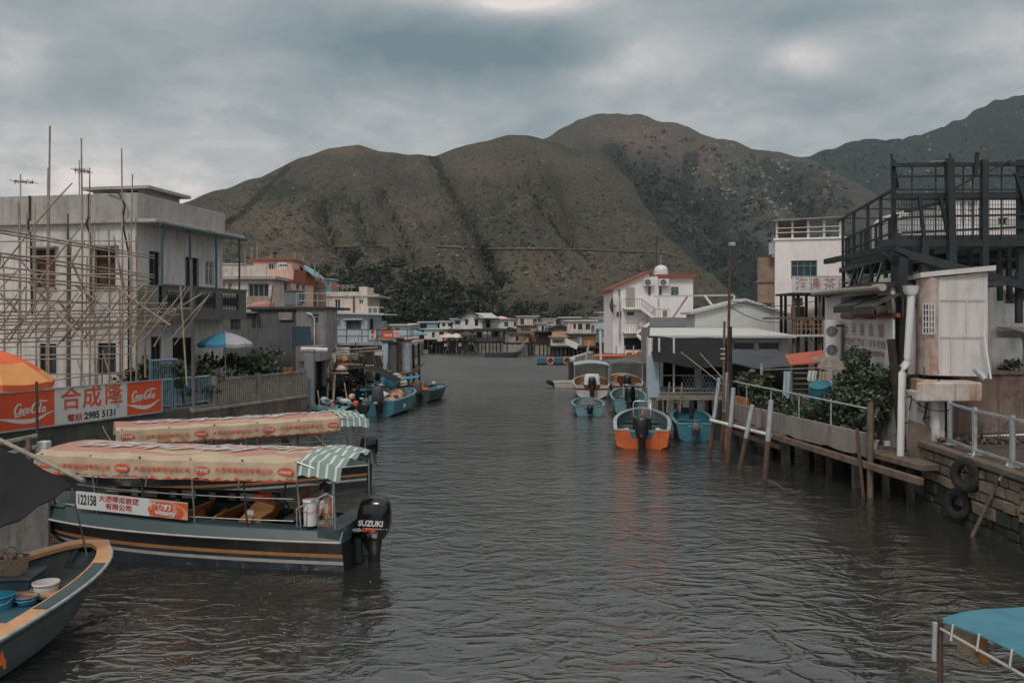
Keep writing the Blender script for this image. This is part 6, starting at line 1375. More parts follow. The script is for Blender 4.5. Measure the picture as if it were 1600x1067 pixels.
q.build('parapet', mat('pinkish_cement_parapet', (.25, .22, .20), .9, c2=(.19, .17, .155), scale=1.2, streak=.55, dirt=(.09, .075, .06), dirt_amt=.3, bump=.02, bscale=9), pf, True)
q = MB(); q.add([on(-.3, .1, 1.22), on(PL + .6, .1, 1.22), on(PL + .6, 3.6, 1.22), on(-.3, 3.6, 1.22), on(-.3, .1, 1.08), on(PL + .6, .1, 1.08), on(PL + .6, 3.6, 1.08), on(-.3, 3.6, 1.08)], [(3, 2, 1, 0), (4, 5, 6, 7), (0, 1, 5, 4), (1, 2, 6, 5), (2, 3, 7, 6), (3, 0, 4, 7)]); q.build('deck', M['wood'], pf, True)
for s0, s1, z0, z1, o_ in ((0.2, 5.2, .98, .96, -.06), (4.3, PL + .9, .94, .86, -.12), (.6, 4.6, .62, .58, .1)):
 q = MB(); q.beam(on(s0, o_, z0), on(s1, o_, z1), .14, .20); bevel(q.build('beam', M['wood'], pf, True), .02)
for i, s in enumerate([.6, 2.0, 3.4, 4.6, 6.0, 7.4, 8.9, 10.3, 11.4]):
 for off in (.25, 1.9, 3.3):
  q = MB(); w_ = .13 if i % 3 else .2; q.beam(on(s + .05 * i % .2, off, -3), on(s, off, 1.1), w_ * 1.2, w_); q.build('pile', M['dark_concrete'] if i % 3 == 0 else M['wood_dark'], pf, True)
# water-side iron posts
for pb, pt, r_, lab in [((1108, 712), (1124, 590), .075, 'pale pipe post leaning right, leftmost in the row before the planter platform'), ((1127, 700), (1136, 582), .07, 'slim leaning post between the leftmost pipe post and the tall lamp pole'), ((1137, 722), (1146, 606), .08, 'white-topped iron post rising over the platform corner'), ((1156, 732), (1176, 632), .08, 'iron post leaning right beside the white rail'), ((1195, 748), (1205, 625), .085, 'tallest white-topped iron post with a rope knotted round it')]:
 a = W(*pb); Y = a.y - .05; b = P(pt[0], pt[1], Y); t = thing('mooring_post', lab, 'post', tuple(a)); k = a.lerp(b, .48)
 low = a - (b - a) * .3; q = MB(); q.tube([low, k], r_, 9); q.build('rusty_foot', M['rust'], t, True); q = MB(); q.tube([k, b], r_ * 1.02, 9); q.build('pipe', M['galv'], t, True)
q = MB(); a, b = P(1110, 656, 30.5), P(1205, 680, 28.0); q.tube([a, b], .06, 8); o = q.build('guard_rail', M['white_trim']); tag(o, 'low white pipe rail tying the iron posts together', 'rail')
stick('wooden_post', 'square timber post at the right end of the concrete parapet', 'post', on(s_end + .35, -.08, -.1), on(s_end + .35, -.08, 2.65), .1, M['wood'], n=4)
stick('bamboo_pole', 'bent rusty pole standing in the water before the parapet end', 'pole', W(1349, 775), on(s_end - .05, -.25, 1.9), .05, M['rust'])
q = MB(); q.tube([W(*p_, .02) for p_ in ((1199, 750), (1209, 752), (1218, 759), (1226, 765), (1234, 763), (1241, 768), (1252, 766))], .007, 5); tag(q.build('mooring_rope', M['wood_pale']), 'limp pale rope trailing on the water from the tallest iron post', 'rope')
q = MB()
for i in range(14): p_ = on(5 * 0 + 3.55, -.22, 1.25 + .05 * i); q.torus(p_ + Vector((0, 0, -.1)), .10, .014, (.1, .1, 1), 14, 5)
tag(q.build('rope_coil', M['wood_pale']), 'rope wound round the planter platform edge by the iron posts', 'rope')
# upper hand rail of the platform
hr = thing('pipe_railing', 'thin blue-grey pipe railing above the concrete parapet', 'railing', (pA.x, pA.y, 1.7))
q = MB(); q.tube([on(-.1, .08, 2.6), on(s_end, .08, 2.45)], .03, 7); q.build('rail', M['galv'], hr, True)
for i in range(6): q = MB(); q.tube([on(s_end * i / 5, .08, 1.7), on(s_end * i / 5, .08, 2.55)], .025, 6); q.build('post', M['galv'], hr, True)
# plants and pots
def plant(label, c, r, h, n_, s, mi, seed, stem=True, pot=None, name='potted_plant', cat='plant', mats=None):
 rg = random.Random(seed); t = thing(name, label, cat, tuple(c)); mats = mats or [M['leaf1'], M['leaf2'], M['leaf3']]
 zb = 0
 if pot: q = MB(); q.loft([(0, 0, 0, .13, .13, 2), (0, 0, .22, .18, .18, 2), (0, 0, .26, .2, .2, 2)], 14); q.build('pot', pot, t); zb = .24
 q = MB()
 for k in range(5):
  a = rg.uniform(0, 6.28); rr_ = r * rg.uniform(.2, .8); q.tube([(rg.gauss(0, .03), rg.gauss(0, .03), zb), (rr_ * .4 * math.cos(a), rr_ * .4 * math.sin(a), zb + h * .45), (rr_ * math.cos(a), rr_ * math.sin(a), zb + h * rg.uniform(.7, .95))], [.03, .02, .01], 5)
 q.build('stem', M['bark'], t)
 q = MB(); k = max(3, int(n_ / 70))
 for _ in range(k):
  cc = Vector((rg.gauss(0, r * .45), rg.gauss(0, r * .45), zb + h * rg.uniform(.35, 1.0))); rad = r * rg.uniform(.3, .55); leafy(q, cc, (rad, rad, rad * .8), int(n_ / k), s, rg, mi=rg.choice([mi, mi, [x for x in mi]]), shell=.35)
 q.build('foliage', mats, t); return t
tr = thing('tree', 'leafy dark green tree leaning over the parapet in front of the fish shop board', 'tree', tuple(on(7.6, 1.0, 1.2))); rg = random.Random(21)
tb = Vector(tr.location); q = MB(); q.tube([(0, 0, 0), (.05, .1, .9), (.0, .1, 1.8), (-.1, .2, 2.6)], [.1, .085, .07, .04], 8); q.build('trunk', M['bark'], tr)
q = MB()
for tx, ty, py_ in [(1320, 590, 26.5), (1350, 560, 26), (1385, 600, 25), (1300, 640, 27), (1400, 620, 24.6), (1340, 625, 25.5), (1290, 615, 27)]:
 e_ = P(tx, ty, py_) - tb; q.tube([(0, .1, 1.0 + rg.random()), e_ * .55 + Vector((0, 0, .5)), e_], [.045, .03, .012], 6)
q.build('branch', M['bark'], tr); q = MB()
for cx_, cy_, Yc, rx, rz_, nn in [(1338, 560, 26.0, .42, .42, 300), (1347, 585, 26, .5, .4, 320), (1325, 600, 26.4, .55, .4, 380), (1370, 590, 25.4, .6, .42, 420), (1395, 605, 24.8, .45, .45, 340), (1345, 622, 25.6, .75, .45, 620), (1310, 628, 26.6, .6, .42, 420), (1378, 625, 25, .6, .4, 420), (1330, 650, 26, .7, .35, 460), (1290, 640, 27.3, .45, .35, 260), (1365, 650, 25.2, .5, .25, 260), (1400, 585, 24.6, .3, .35, 160)]:
 c = P(cx_, cy_, Yc) - tb; leafy(q, c, (rx, rx, rz_), int(nn * 1.5), .125, rg, mi=rg.choice([[0, 1, 1], [0, 1, 2], [1, 1, 2]]), shell=.25)
q.build('crown', [M['leaf1'], M['leaf2'], M['leaf3']], tr)
mp = [M['leaf1'], M['leaf2'], M['leaf3']]
plant('tall feathery plant with drooping leaves at the left end of the platform', on(1.2, .9, 1.22), .55, 1.5, 420, .30, [1, 2, 2], 1, pot=M['terracotta'])
plant('bushy yellowish plant beside the tall feathery one', on(.4, 1.4, 1.22), .45, 1.1, 260, .20, [2, 1], 2, pot=M['terracotta'])
for i, (s, off, r, h, lab) in enumerate([(2.6, .5, .35, .7, 'small dark pot plant behind the iron posts'), (3.6, .7, .38, .8, 'round-leaved pot plant in the middle of the platform'), (4.8, .6, .45, .95, 'bushy pot plant under the hanging clothes'), (5.9, .6, .42, .8, 'dense low pot plant left of the tree'), (6.8, .5, .45, .85, 'broad dark pot plant at the foot of the tree'), (8.6, .5, .40, .7, 'last pot plant before the timber post')]):
 plant(lab, on(s, off, 1.22), r, h, 260, .15, [0, 0, 1] if i % 2 else [0, 1, 2], 30 + i, pot=[M['terracotta'], M['black'], M['plastic_white']][i % 3])
for i, (s, lab, mm) in enumerate([(.5, 'orange plastic tub at the left end of the platform', M['ochre']), (1.3, 'brown clay trough behind the parapet near its left end', M['terracotta'])]):
 q = MB(); q.loft([(0, 0, 0, .3, .17, 4), (0, 0, .75, .36, .2, 4)], 16); o = q.build('tub', mm); o.location = on(s, .35, 1.22); o.rotation_euler = (0, 0, R(-80)); tag(o, lab, 'tub')
def barrel(lab, c, r, h, m):
 t = thing('barrel', lab, 'barrel', tuple(c)); q = MB(); q.loft([(0, 0, 0, r * .8, r * .8, 2), (0, 0, h * .3, r, r, 2), (0, 0, h * .7, r, r, 2), (0, 0, h, r * .78, r * .78, 2)], 20); q.build('body', m, t); q = MB(); q.loft([(0, 0, h * .96, r * .84, r * .84, 2), (0, 0, h * 1.02, r * .84, r * .84, 2)], 20); q.build('rim', m, t); return t
mbar = mat('blue_drum_plastic', (.025, .15, .20), .5, var=.2, dirt_amt=.2)
bb = barrel('blue plastic drum tipped up behind the plants under the washing', on(4.2, 1.9, 1.9), .42, .9, mbar); bb.rotation_euler = (R(20), R(-15), 0)
barrel('upright blue plastic drum right of the tipped one', on(5.1, 2.0, 1.9), .28, .65, mbar)
ch = thing('plastic_chair', 'blue plastic garden chair among the plants', 'chair', tuple(on(5.3, 1.2, 1.22)), R(20))
for nm, a, b in (('seat', (-.22, -.22, .42), (.22, .22, .46)),): q = MB(); q.box(a, b); bevel(q.build(nm, M['plastic_blue'], ch), .01)
for x_ in (-.2, .2):
 for y_ in (-.2, .2): q = MB(); q.box((x_ - .02, y_ - .02, 0), (x_ + .02, y_ + .02, .42)); q.build('leg', M['plastic_blue'], ch)
q = MB()
for k in range(6): q.box((-.2 + k * .075, .2, .46), (-.17 + k * .075, .23, .86))
q.box((-.22, .195, .82), (.22, .235, .88)); q.build('backrest', M['plastic_blue'], ch)
cg = thing('wire_cage', 'low wire cage rack standing behind the pot plants', 'cage', tuple(on(3.0, 1.6, 1.22)), R(-80))
q = MB()
for x_ in (-.8, 0, .8):
 for y_ in (-.3, .3): q.beam((x_, y_, 0), (x_, y_, 1.05), .035)
for z_ in (.1, .55, 1.05):
 for y_ in (-.3, .3): q.beam((-.8, y_, z_), (.8, y_, z_), .03)
q.build('frame', M['wood'], cg); q = MB()
for i in range(17): q.beam((-.8 + i * .1, -.3, .1), (-.8 + i * .1, -.3, 1.05), .008)
q.build('wire_mesh', M['steel'], cg)
# washing
stick('washing_line', 'washing line pole under the orange-red awning', 'line', P(1188, 578, 31.0), P(1305, 574, 29.5), .02, M['wood_pale'])
def cloth(lab, px0, px1, y0, y1, Y, m, seed):
 rg = random.Random(seed); n_ = 8; q = MB(); a, b = PX(px0, Y), PX(px1, Y); z1, z0 = PZ(y0, Y), PZ(y1, Y); rows = []
 for i in range(9): f = i / 8; rows.append([(a + (b - a) * j / n_ + .02 * math.sin(f * 3 + seed), Y + .05 * math.sin(j * 1.7 + seed) * (.3 + f), z1 + (z0 - z1) * f * (1 - .06 * math.sin(j * 2 + seed))) for j in range(n_ + 1)])
 q.grid(rows, 0, True); q.grid([[(p[0], p[1] + .012, p[2]) for p in reversed(r_)] for r_ in rows], 0, True); o = q.build('hanging_cloth', m); return tag(o, lab, 'cloth')
cloth('long pale blue towel hanging from the line, leftmost of the washing', 1224, 1235, 580, 622, 30.4, M['cloth_blue'], 1)
cloth('small white shirt hanging on the line', 1263, 1276, 579, 595, 29.9, M['cloth_white'], 2); cloth('tan cloth hanging on the line right of the white shirt', 1281, 1293, 580, 601, 29.6, M['cloth_tan'], 3); cloth('white rag hanging lowest beside the tan cloth', 1296, 1305, 592, 606, 29.5, M['cloth_white'], 4)
cloth('brown folded cloths under the air conditioner', 1301, 1316, 578, 597, 29.3, M['sack'], 5)
# ---- fish shop building behind the plants (its long wall faces the water)
ld = Vector((-.19, -1, 0)).normalized(); aN, aF = 25.2, 36.0; lw = lambda Y: Vector((6.7 + .19 * Y, Y, 0)); LN = (lw(aF) - lw(aN)).length
rzF = math.atan2(-1, -.19)
fs = thing('fish_shop', 'old white shop building with black awnings and a long gutter above the plants', 'shop', (lw(aF).x, lw(aF).y, 1.25), rzF)
# local x runs towards the camera along the water wall, y into the building
wx = lambda px: along(px, (lw(aF).x, lw(aF).y), (ld.x, ld.y)); YY = lambda s: lw(aF).y + ld.y * s; wz = lambda py, px: PZ(py, YY(wx(px))) - 1.25
HF = 4.75; ops = []
for px0, px1, y0, y1 in ((1350, 1369, 484, 498), (1388, 1405, 464, 497), (1365, 1384, 462, 478), (1304, 1326, 575, 620), (1340, 1385, 590, 640)): ops.append((wx(px0), wz(y1, (px0 + px1) / 2), wx(px1), wz(y0, (px0 + px1) / 2)))
m = MB(); LL = LN + .0; wall_panel(m, (0, 0, 0), (1, 0, 0), LL, HF, ops, .15, nrm=(0, -1, 0)); wall_panel(m, (LL, 0, 0), (0, 1, 0), 1, HF, nrm=(1, 0, 0)); wall_panel(m, (0, 1, 0), (0, -1, 0), 1, HF, nrm=(-1, 0, 0)); wall_panel(m, (LL, 1, 0), (-1, 0, 0), LL, HF, nrm=(0, 1, 0)); m.add([(0, 0, HF - .01), (LL, 0, HF - .01), (LL, 1, HF - .01), (0, 1, HF - .01)], [(0, 1, 2, 3)]); m.build('wall', M['bright_wall'], fs)
for o_ in ops: window(fs, (0, 0, 0), (1, 0, 0), (0, -1, 0), o_, M['win_dark'], GD, (0, 0), .15, fw=.04)
a, b = wx(1315), wx(1335); q = MB(); q.box((a, -.03, wz(498, 1325)), (b, -.003, wz(464, 1325))); q.build('blue_panel', mat('faded_blue_panel', (.13, .21, .25), .7, dirt_amt=.2), fs)
for px0, px1, y0 in ((1336, 1372, 461), (1375, 1408, 460)):
 a, b = wx(px0), wx(px1); z1 = wz(y0, (px0 + px1) / 2); q = MB(); q.prism([(a, -.02, z1), (a, -.02, z1 - .05), (a, -.75, z1 - .42), (a, -.75, z1 - .37)], (b - a, 0, 0)); q.box((a, -.75, z1 - .60), (b, -.735, z1 - .40)); q.build('awning', M['roof_dark'], fs)
q = MB(); q.tube([(wx(1292), -.55, wz(459, 1292)), (wx(1330), -.55, wz(455, 1330)), (wx(1408), -.50, wz(449, 1406))], .11, 10); q.build('gutter', mat('beige_gutter', (.36, .31, .27), .7, streak=.3, dirt_amt=.4), fs); q = MB(); q.box((wx(1290), -.6, HF), (LL + .1, 3.1, HF + .15)); q.build('roof', M['roof_dark'], fs)
q = MB(); q.box((wx(1318), -.12, wz(500, 1405) + .08), (wx(1408), -.02, wz(500, 1405) + .2)); q.build('beam', M['brick_red'], fs)
# the board
za, zb_ = 3.52 - 1.25, 5.0 - 1.25; q = MB(); a, b = wx(1319), wx(1404); q.box((a, -.16, za), (b, -.10, zb_)); bd = q.build('sign_board', M['sign_white'], fs)
wS = b - a
for i, c in enumerate('大利福魚舖'): text(c, 'lettering', M['ink_faded'], bd, (a + wS * (.16 + .166 * i), -.163, za + 1.12), (1, 0, 0), (0, 0, 1), .46, .006, sx=1.55)
text('蝦膏蝦醬專家｜百年老舖', 'lettering', M['ink_faded'], bd, (a + wS * .5, -.163, za + .70), (1, 0, 0), (0, 0, 1), .27, .004, sx=2.1)
text('自製蝦膏蝦醬鹹魚海味批發零售', 'lettering', M['ink_faded'], bd, (a + wS * .56, -.163, za + .40), (1, 0, 0), (0, 0, 1), .19, .003, sx=1.9)
# air conditioner, two fans
def aircon(lab, loc, rz, w, d, h, fans=2, vert=True, stand=None):
 t = thing('air_conditioner', lab, 'air conditioner', tuple(loc), rz); q = MB(); q.box((0, 0, 0), (w, d, h)); bevel(q.build('casing', M['plastic_white'], t), .02, 2)
 for i in range(fans):
  cx_, cz_ = (w * .42, h * (.27 + .46 * i)) if vert and fans > 1 else (w * .4, h * .5); r_ = min(w * .38, h * (.22 if fans > 1 else .42))
  q = MB(); q.disc((cx_, -.004, cz_), r_, (0, -1, 0), .01, 24); f_ = q.build('fan_grille', M['shed'], t)
  q = MB()
  for k in range(4): q.torus((cx_, -.018, cz_), r_ * (.25 + .25 * k), .006, (0, 1, 0), 24, 4)
  for k in range(10): a = k * .628; q.tube([(cx_, -.018, cz_), (cx_ + r_ * math.cos(a), -.018, cz_ + r_ * math.sin(a))], .004, 4)
  q.build('guard_wires', M['galv'], f_)
 if stand: q = MB(); [q.beam((x_, y_, -stand), (x_, y_, 0), .04) for x_ in (.05, w - .05) for y_ in (.05, d - .05)]; q.box((-.05, -.03, -.05), (w + .05, d + .03, -.003)); q.build('stand', M['galv'], t)
 return t
ac = aircon('large white two-fan air conditioner at the end of the faded shop board', (PX(1290, 31.2), 31.2, 3.47), R(-15), .52, .8, 1.52, 2, True, .6)
stick('pipework', 'rust-brown pipe bend beside the two-fan air conditioner', 'pipe', P(1307, 509, 31), P(1318, 509, 30.6), .05, M['rust'])
q = MB(); q.prism([P(1282, 571, 31) , P(1322, 571, 29.5), P(1322, 578, 29.3), P(1282, 577, 30.8)], (0, .9, .3)); o = q.build('tin_awning', M['wood_pale']); tag(o, 'ragged pale corrugated awning under the air conditioner', 'awning')
# dark timber post stump before the board
stick('wooden_post', 'black weathered post rising in front of the faded shop board', 'post', on(PL - 1.6, 1.1, 1.2), P(1392, 530, 24.0), .12, M['wood_dark'], n=8)
# ---- steel frame with roof terrace
st_ = thing('steel_terrace', 'dark steel roof terrace frame with open pergola above the shops', 'steel frame', (11.6, 25, 1.6))
def bm(p, q_, w=.16, h=None, nm='beam', m='steel'): q = MB(); q.beam(p, q_, w, h or w); return q.build(nm, M[m], st_, True)
def pp(px, py, Y=25): return P(px, py, Y)
# corner column line (front, Y 25)
for px, yt, yb, w, Y in [(1409, 392, 742, .24, 24.8), (1440, 372, 570, .2, 24.9), (1489, 248, 470, .21, 24.9), (1538, 250, 436, .18, 25.0), (1396, 250, 455, .11, 25.6), (1594, 250, 470, .17, 25.2)]:
 a, b = pp(px, yb, Y), pp(px - (6 if px == 1489 else 0) + (4 if px == 1440 else 0), yt, Y); bm(a, b, w, nm='column')
bm(pp(1400, 365, 25.2), pp(1409, 600, 25.2), .2, nm='column')
for y_, w in ((258, .11), (276, .06), (303, .04), (308, .13), (372, .14)): bm(pp(1396, y_, 25.1), pp(1660, y_ - 2, 25.1), w)
bm(pp(1372, 380, 25.0), pp(1660, 380, 25.0), .16, .2)                              # terrace edge
bm(pp(1398, 388, 24.7), pp(1420, 398, 24.7), .16); bm(pp(1396, 392, 24.75), pp(1660, 462, 24.75), .14, .24)   # long raking strut
bm(pp(1410, 364, 25.05), pp(1660, 352, 25.05), .07); bm(pp(1410, 340, 25.05), pp(1660, 334, 25.05), .06)
for px0, y0, px1, y1 in ((1437, 307, 1444, 373), (1469, 307, 1483, 373), (1587, 270, 1606, 330), (1380, 395, 1405, 420)): bm(pp(px0, y0, 24.95), pp(px1, y1, 24.95), .09)
bm(pp(1527, 238, 25), pp(1524, 275, 25), .09, nm='stub', m='wood_dark'); bm(pp(1524, 275, 25), pp(1492, 295, 25), .05, m='wood_dark'); bm(pp(1545, 268, 25), pp(1580, 250, 25), .05); bm(pp(1404, 306, 25), pp(1475, 262, 24.9), .015, m='rust'); bm(pp(1484, 240, 24.9), pp(1486, 260, 24.9), .05); bm(pp(1393, 240, 25.5), pp(1395, 255, 25.5), .05); bm(pp(1452, 253, 24.9), pp(1490, 250, 24.9), .03, m='wood_pale')
# return side, running back along the water (line X = 6.7+.19Y + )
sx_ = lambda px: None
def sd(px, z_):
 u_ = (px - CX) / F; Y = (8.25 - 0.0) / (u_ - .186) if u_ > .19 else 40; return Vector((u_ * Y, Y, z_))
Y0_ = sd(1398, 0).y; 
ZF, ZR, ZT = 7.35, 8.75, 9.75
bm(sd(1398, ZT), sd(1309, ZT), .09); bm(sd(1402, ZF), sd(1313, ZF), .12, .22); bm(sd(1402, ZR), sd(1317, ZR), .08); bm(sd(1402, 8.2), sd(1316, 8.2), .06); bm(sd(1402, 7.75), sd(1316, 7.75), .06)
for px in (1317, 1334, 1356, 1376): bm(sd(px, ZF - .2), sd(px, ZT), .10, nm='upright')
for px in (1322, 1326, 1345, 1352, 1369, 1390, 1400): bm(sd(px, ZF - .15), sd(px, ZR + .05), .075, nm='railing_upright')
bm(sd(1403, ZT) , pp(1396, 256, 25.1), .1)
for px in (1318, 1342, 1362, 1384, 1400): bm(sd(px, 5.9), sd(px, ZF), .12, nm='column')
for a, b, z0, z1, w in ((1328, 1346, ZF, 6.0, .07), (1372, 1352, ZF, 6.2, .07), (1396, 1376, 5.9, ZF, .06), (1402, 1318, 6.8, 6.7, .07), (1410, 1380, ZF, 5.9, .1)): bm(sd(a, z0), sd(b, z1), w)
for px in (1420, 1455, 1515, 1560, 1575): bm(pp(px, 380, 26.5), pp(px + 3, 470, 26.5), .13)
for y_ in (410, 438): bm(pp(1405, y_, 27), pp(1650, y_ - 6, 27), .1)
for px in (1425, 1462, 1505, 1520, 1565): bm(pp(px, 372, 25), pp(px, 258, 25.2), .035)
for a, b in ((1322, 1338), (1350, 1335), (1380, 1362)): bm(sd(a, ZF - .1), sd(b, 5.9), .09, m='galv')
bm(sd(1340, ZF), sd(1322, 5.9), .12); bm(sd(1402, 6.3), sd(1316, 6.3), .1, m='wood_dark')
for k in range(9):                                                                     # rafters under the deck
 s = k / 8; p = sd(1400 - 84 * s, ZF - .1); bm(p, p + Vector((9, -1.2, 0)) , .1, .16)
q = MB(); a = sd(1402, ZF + .13); b = sd(1315, ZF + .13); q.prism([a, b, b + Vector((9, 0, 0)), Vector((21, 25.3, ZF + .13))], (0, 0, .05)); q.build('deck', M['wood_dark'], st_, True)
for k in range(4): p = sd(1395 - 26 * k, ZT); bm(p, p + Vector((8, 0, 0)), .06)
for p0, p1, z0, z1, off in ((1402, 1660, 372, 308, 0),):
 q = MB()
 for i in range(60): px = 1404 + i * 4.2; q.beam(pp(px, 310, 25.1), pp(px, 371, 25.1), .012)
 for i in range(8): y_ = 312 + i * 8; q.beam(pp(1404, y_, 25.1), pp(1655, y_, 25.1), .012)
 q.build('wire_mesh', M['steel'], st_, True); q = MB()
 for i in range(40): px = 1402 - i * 2.1; q.beam(sd(px, ZF + .1), sd(px, ZR), .012)
 for i in range(8): q.beam(sd(1402, ZF + .15 + .16 * i), sd(1316, ZF + .15 + .16 * i), .012)
 q.build('wire_mesh', M['steel'], st_, True)
for k in range(4): p = pp(1430 + k * 55, 380, 25.1); bm(p, Vector((p.x + .3, p.y + 8, p.z)), .14, .2)
# far structures seen through the terrace
t, w_, h_ = hp('white_block', 'bright white building glimpsed through the terrace mesh', 1545, 1700, 36, 308, RG, 6, M['bright_wall'], 0, [(1560, 340, 1575, 352, dict(gm=GL))], cat='house')
t, w_, h_ = hp('roof_cabin', 'small white cabin with two windows behind the steel uprights', 1492, 1528, 34, 312, RG, 4, M['bright_wall'], 0, [(1500, 316, 1508, 350, dict(gm=M['sign_white'], mull=(0, 1))), (1512, 316, 1524, 350, dict(gm=M['sign_white'], mull=(0, 1)))], cat='house')
slab(t, w_, 4, h_, .12, .15, M['roof_dark'])
t, w_, h_ = hp('low_hut', 'low pale hut with a rounded roof behind the terrace mesh', 1436, 1472, 38, 335, RG, 5, M['white_wall'], 0, [], cat='hut'); q = MB(); q.sheet([[(w_ * i / 8, y_, h_ + .5 * math.sin(math.pi * i / 8)) for y_ in (-.2, 5)] for i in range(9)], .05); q.build('roof', M['roof_grey'], t)
# ---- white metal-clad box over the water end
cb = thing('clad_box', 'white metal-clad upper room with a vent grille and rust-stained curved corner', 'room', (PX(1444, 24), 24, 0))
z0, z1 = 3.42, 6.22; pts = []
cl = [P(1431, 500, 25.0), P(1433, 500, 24.5), P(1441, 500, 24.0), P(1455, 500, 23.72), P(1468, 500, 23.65)]
prof = [(p.x, p.y) for p in cl]; 
q = MB(); q.grid([[(x_, y_, z0) for x_, y_ in prof], [(x_, y_, (z0 + z1) / 2) for x_, y_ in prof], [(x_, y_, z1) for x_, y_ in prof]], 0, True); q.build('curved_corner', M['clad_rust'], cb, True)
xr = PX(1540, 23.4); q = MB(); q.prism([(prof[-1][0], prof[-1][1], z0), (xr, 23.3, z0), (xr, 23.3, z1 + .12), (prof[-1][0], prof[-1][1], z1)], (0.02, .03, 0)); q.prism([(xr, 23.3, z0), (xr + .3, 27, z0), (xr + .3, 27, z1), (xr, 23.3, z1 + .1)], (-.03, 0, 0)); q.build('front_panels', M['clad'], cb, True)
q = MB(); q.prism([(prof[0][0] + .02, prof[0][1], z0 + .01), (prof[2][0] + .02, prof[2][1] + .04, z0 + .01), (prof[-1][0], prof[-1][1] + .04, z0 + .01), (xr, 23.36, z0 + .01), (xr + .28, 27, z0 + .01), (prof[0][0] + .3, 27, z0 + .01)], (0, 0, .06)); q.build('floor', M['rust'], cb, True)
q = MB(); q.prism([(prof[0][0] - .1, 25.2, z1 - .02), (prof[2][0] - .1, prof[2][1] - .1, z1), (prof[-1][0], prof[-1][1] - .12, z1 + .04), (xr + .12, 23.1, z1 + .16), (xr + .5, 27.2, z1 + .16), (prof[0][0], 27.2, z1)], (0, 0, .14)); q.build('roof', M['clad'], cb, True)
q = MB()                                                                      # raised panel seams
for px, ya, yb_ in ((1467, 447, 578), (1511, 467, 525), (1487, 525, 580)): q.beam(P(px, ya, 23.58 - (px - 1467) * .004), P(px, yb_, 23.58 - (px - 1467) * .004), .03, .012, up=(0, 1, 0))
for y_, a, b in ((467, 1437, 1540), (525, 1434, 1540)): q.beam(P(1468, y_, 23.6), P(1540, y_, 23.26), .012, .03)
q.build('seam', M['clad'], cb, True)
gv = MB(); gx0, gx1, gz0, gz1 = 1442, 1460, 521, 475
for i in range(5): px = gx0 + (gx1 - gx0) * i / 4; Yg = 23.86 - (px - 1441) * .014; gv.beam(P(px, gz0, Yg), P(px, gz1, Yg), .03, .03)
for i in range(6): y_ = gz1 + (gz0 - gz1) * i / 5; gv.beam(P(gx0, y_, 23.85), P(gx1, y_, 23.6), .03, .04)
g_ = gv.build('vent_grille', M['white_trim'], cb, True); q = MB(); q.prism([P(gx0, gz0, 23.94), P(gx1, gz0, 23.67), P(gx1, gz1, 23.67), P(gx0, gz1, 23.94)], (0, .01, 0)); q.build('vent_opening', GD, g_, True)
# rain pipe
rp = thing('rain_pipe', 'tall white rain pipe with a hopper head and a crooked elbow', 'pipe', (PX(1423, 23.5), 23.5, 1)); q = MB(); q.tube([P(1424, 458, 23.4), P(1418, 560, 23.4), P(1417, 566, 23.4), P(1411, 574, 23.35), P(1410, 582, 23.3), P(1407, 712, 23.2)], .10, 12); q.build('pipe', M['plastic_white'], rp, True)
q = MB(); c = P(1423, 455, 23.4); q.loft([(c.x, c.y, c.z - .1, .12, .12, 4), (c.x, c.y, c.z + .0, .17, .15, 5), (c.x, c.y, c.z + .14, .19, .16, 5), (c.x, c.y, c.z + .16, .2, .17, 5)], 20); bevel(q.build('hopper', M['plastic_white'], rp, True), .01)
stick('drain_pipe', 'short white drain stub under the metal-clad room', 'pipe', P(1525, 577, 23.1), P(1541, 594, 22.7), .09, M['galv'])
stick('drain_pipe', 'curling white pipe down the right edge of the metal-clad room', 'pipe', P(1537, 520, 23.1), P(1548, 592, 22.9), .035, M['plastic_white'])
# lower slab and walls
ls = thing('concrete_canopy', 'rust-stained concrete canopy slab below the metal-clad room', 'canopy', (PX(1480, 23), 23, 2.5))
q = MB(); zt_ = PZ(582, 24); pt = [P(1417, 583, 24.6), P(1447, 620, 22.4), P(1462, 620, 22.2), P(1550, 612, 22.2), P(1545, 585, 26)]; base = [(pt[0].x, 25.2), (pt[0].x + .02, 23.6), (pt[1].x - .1, 22.75), (pt[2].x, 22.65), (pt[3].x, 22.65), (pt[3].x + .4, 26)]
q.prism([(a, b, 2.78) for a, b in reversed(base)], (0, 0, .52)); bevel(q.build('slab', M['clad_rust'], ls, True), .04, 2)
t, w_, h_ = hp('corner_shop_wall', 'white plastered ground floor with a small framed opening beside the canopy slab', 1430, 1476, 23.4, 612, .9, 2.5, M['white_wall'], 0, [(1425 + 8, 622, 1444, 645, dict(fm=M['white_trim'], gm=M['galv'], mull=(0, 0)))], cat='shop')
q = MB(); q.tube([(PX(1467, 23) - t.location.x, -.18, 0), (PX(1467, 23) - t.location.x, -.18, h_)], .14, 10); q.build('column', M['white_wall'], t)
q = MB(); q.prism([P(1420, 655, 22.9), P(1455, 668, 22.7), P(1456, 732, 22.6), P(1420, 722, 22.9)], (0, .05, 0)); o = q.build('plank_screen', mat('brown_stained_panel', (.15, .11, .085), .9, c2=(.06, .05, .042), scale=1.5, streak=.6, dirt_amt=.4)); tag(o, 'brown water-stained panel hanging beside the rain pipe', 'panel')
q = MB(); q.prism([P(1415, 734, 23.0), P(1455, 734, 22.7), P(1458, 745, 22.6), P(1415, 745, 22.9)], (0, .3, 0)); o = q.build('timber_baulk', M['wood_dark']); tag(o, 'dark timber baulk under the brown stained panel', 'timber')
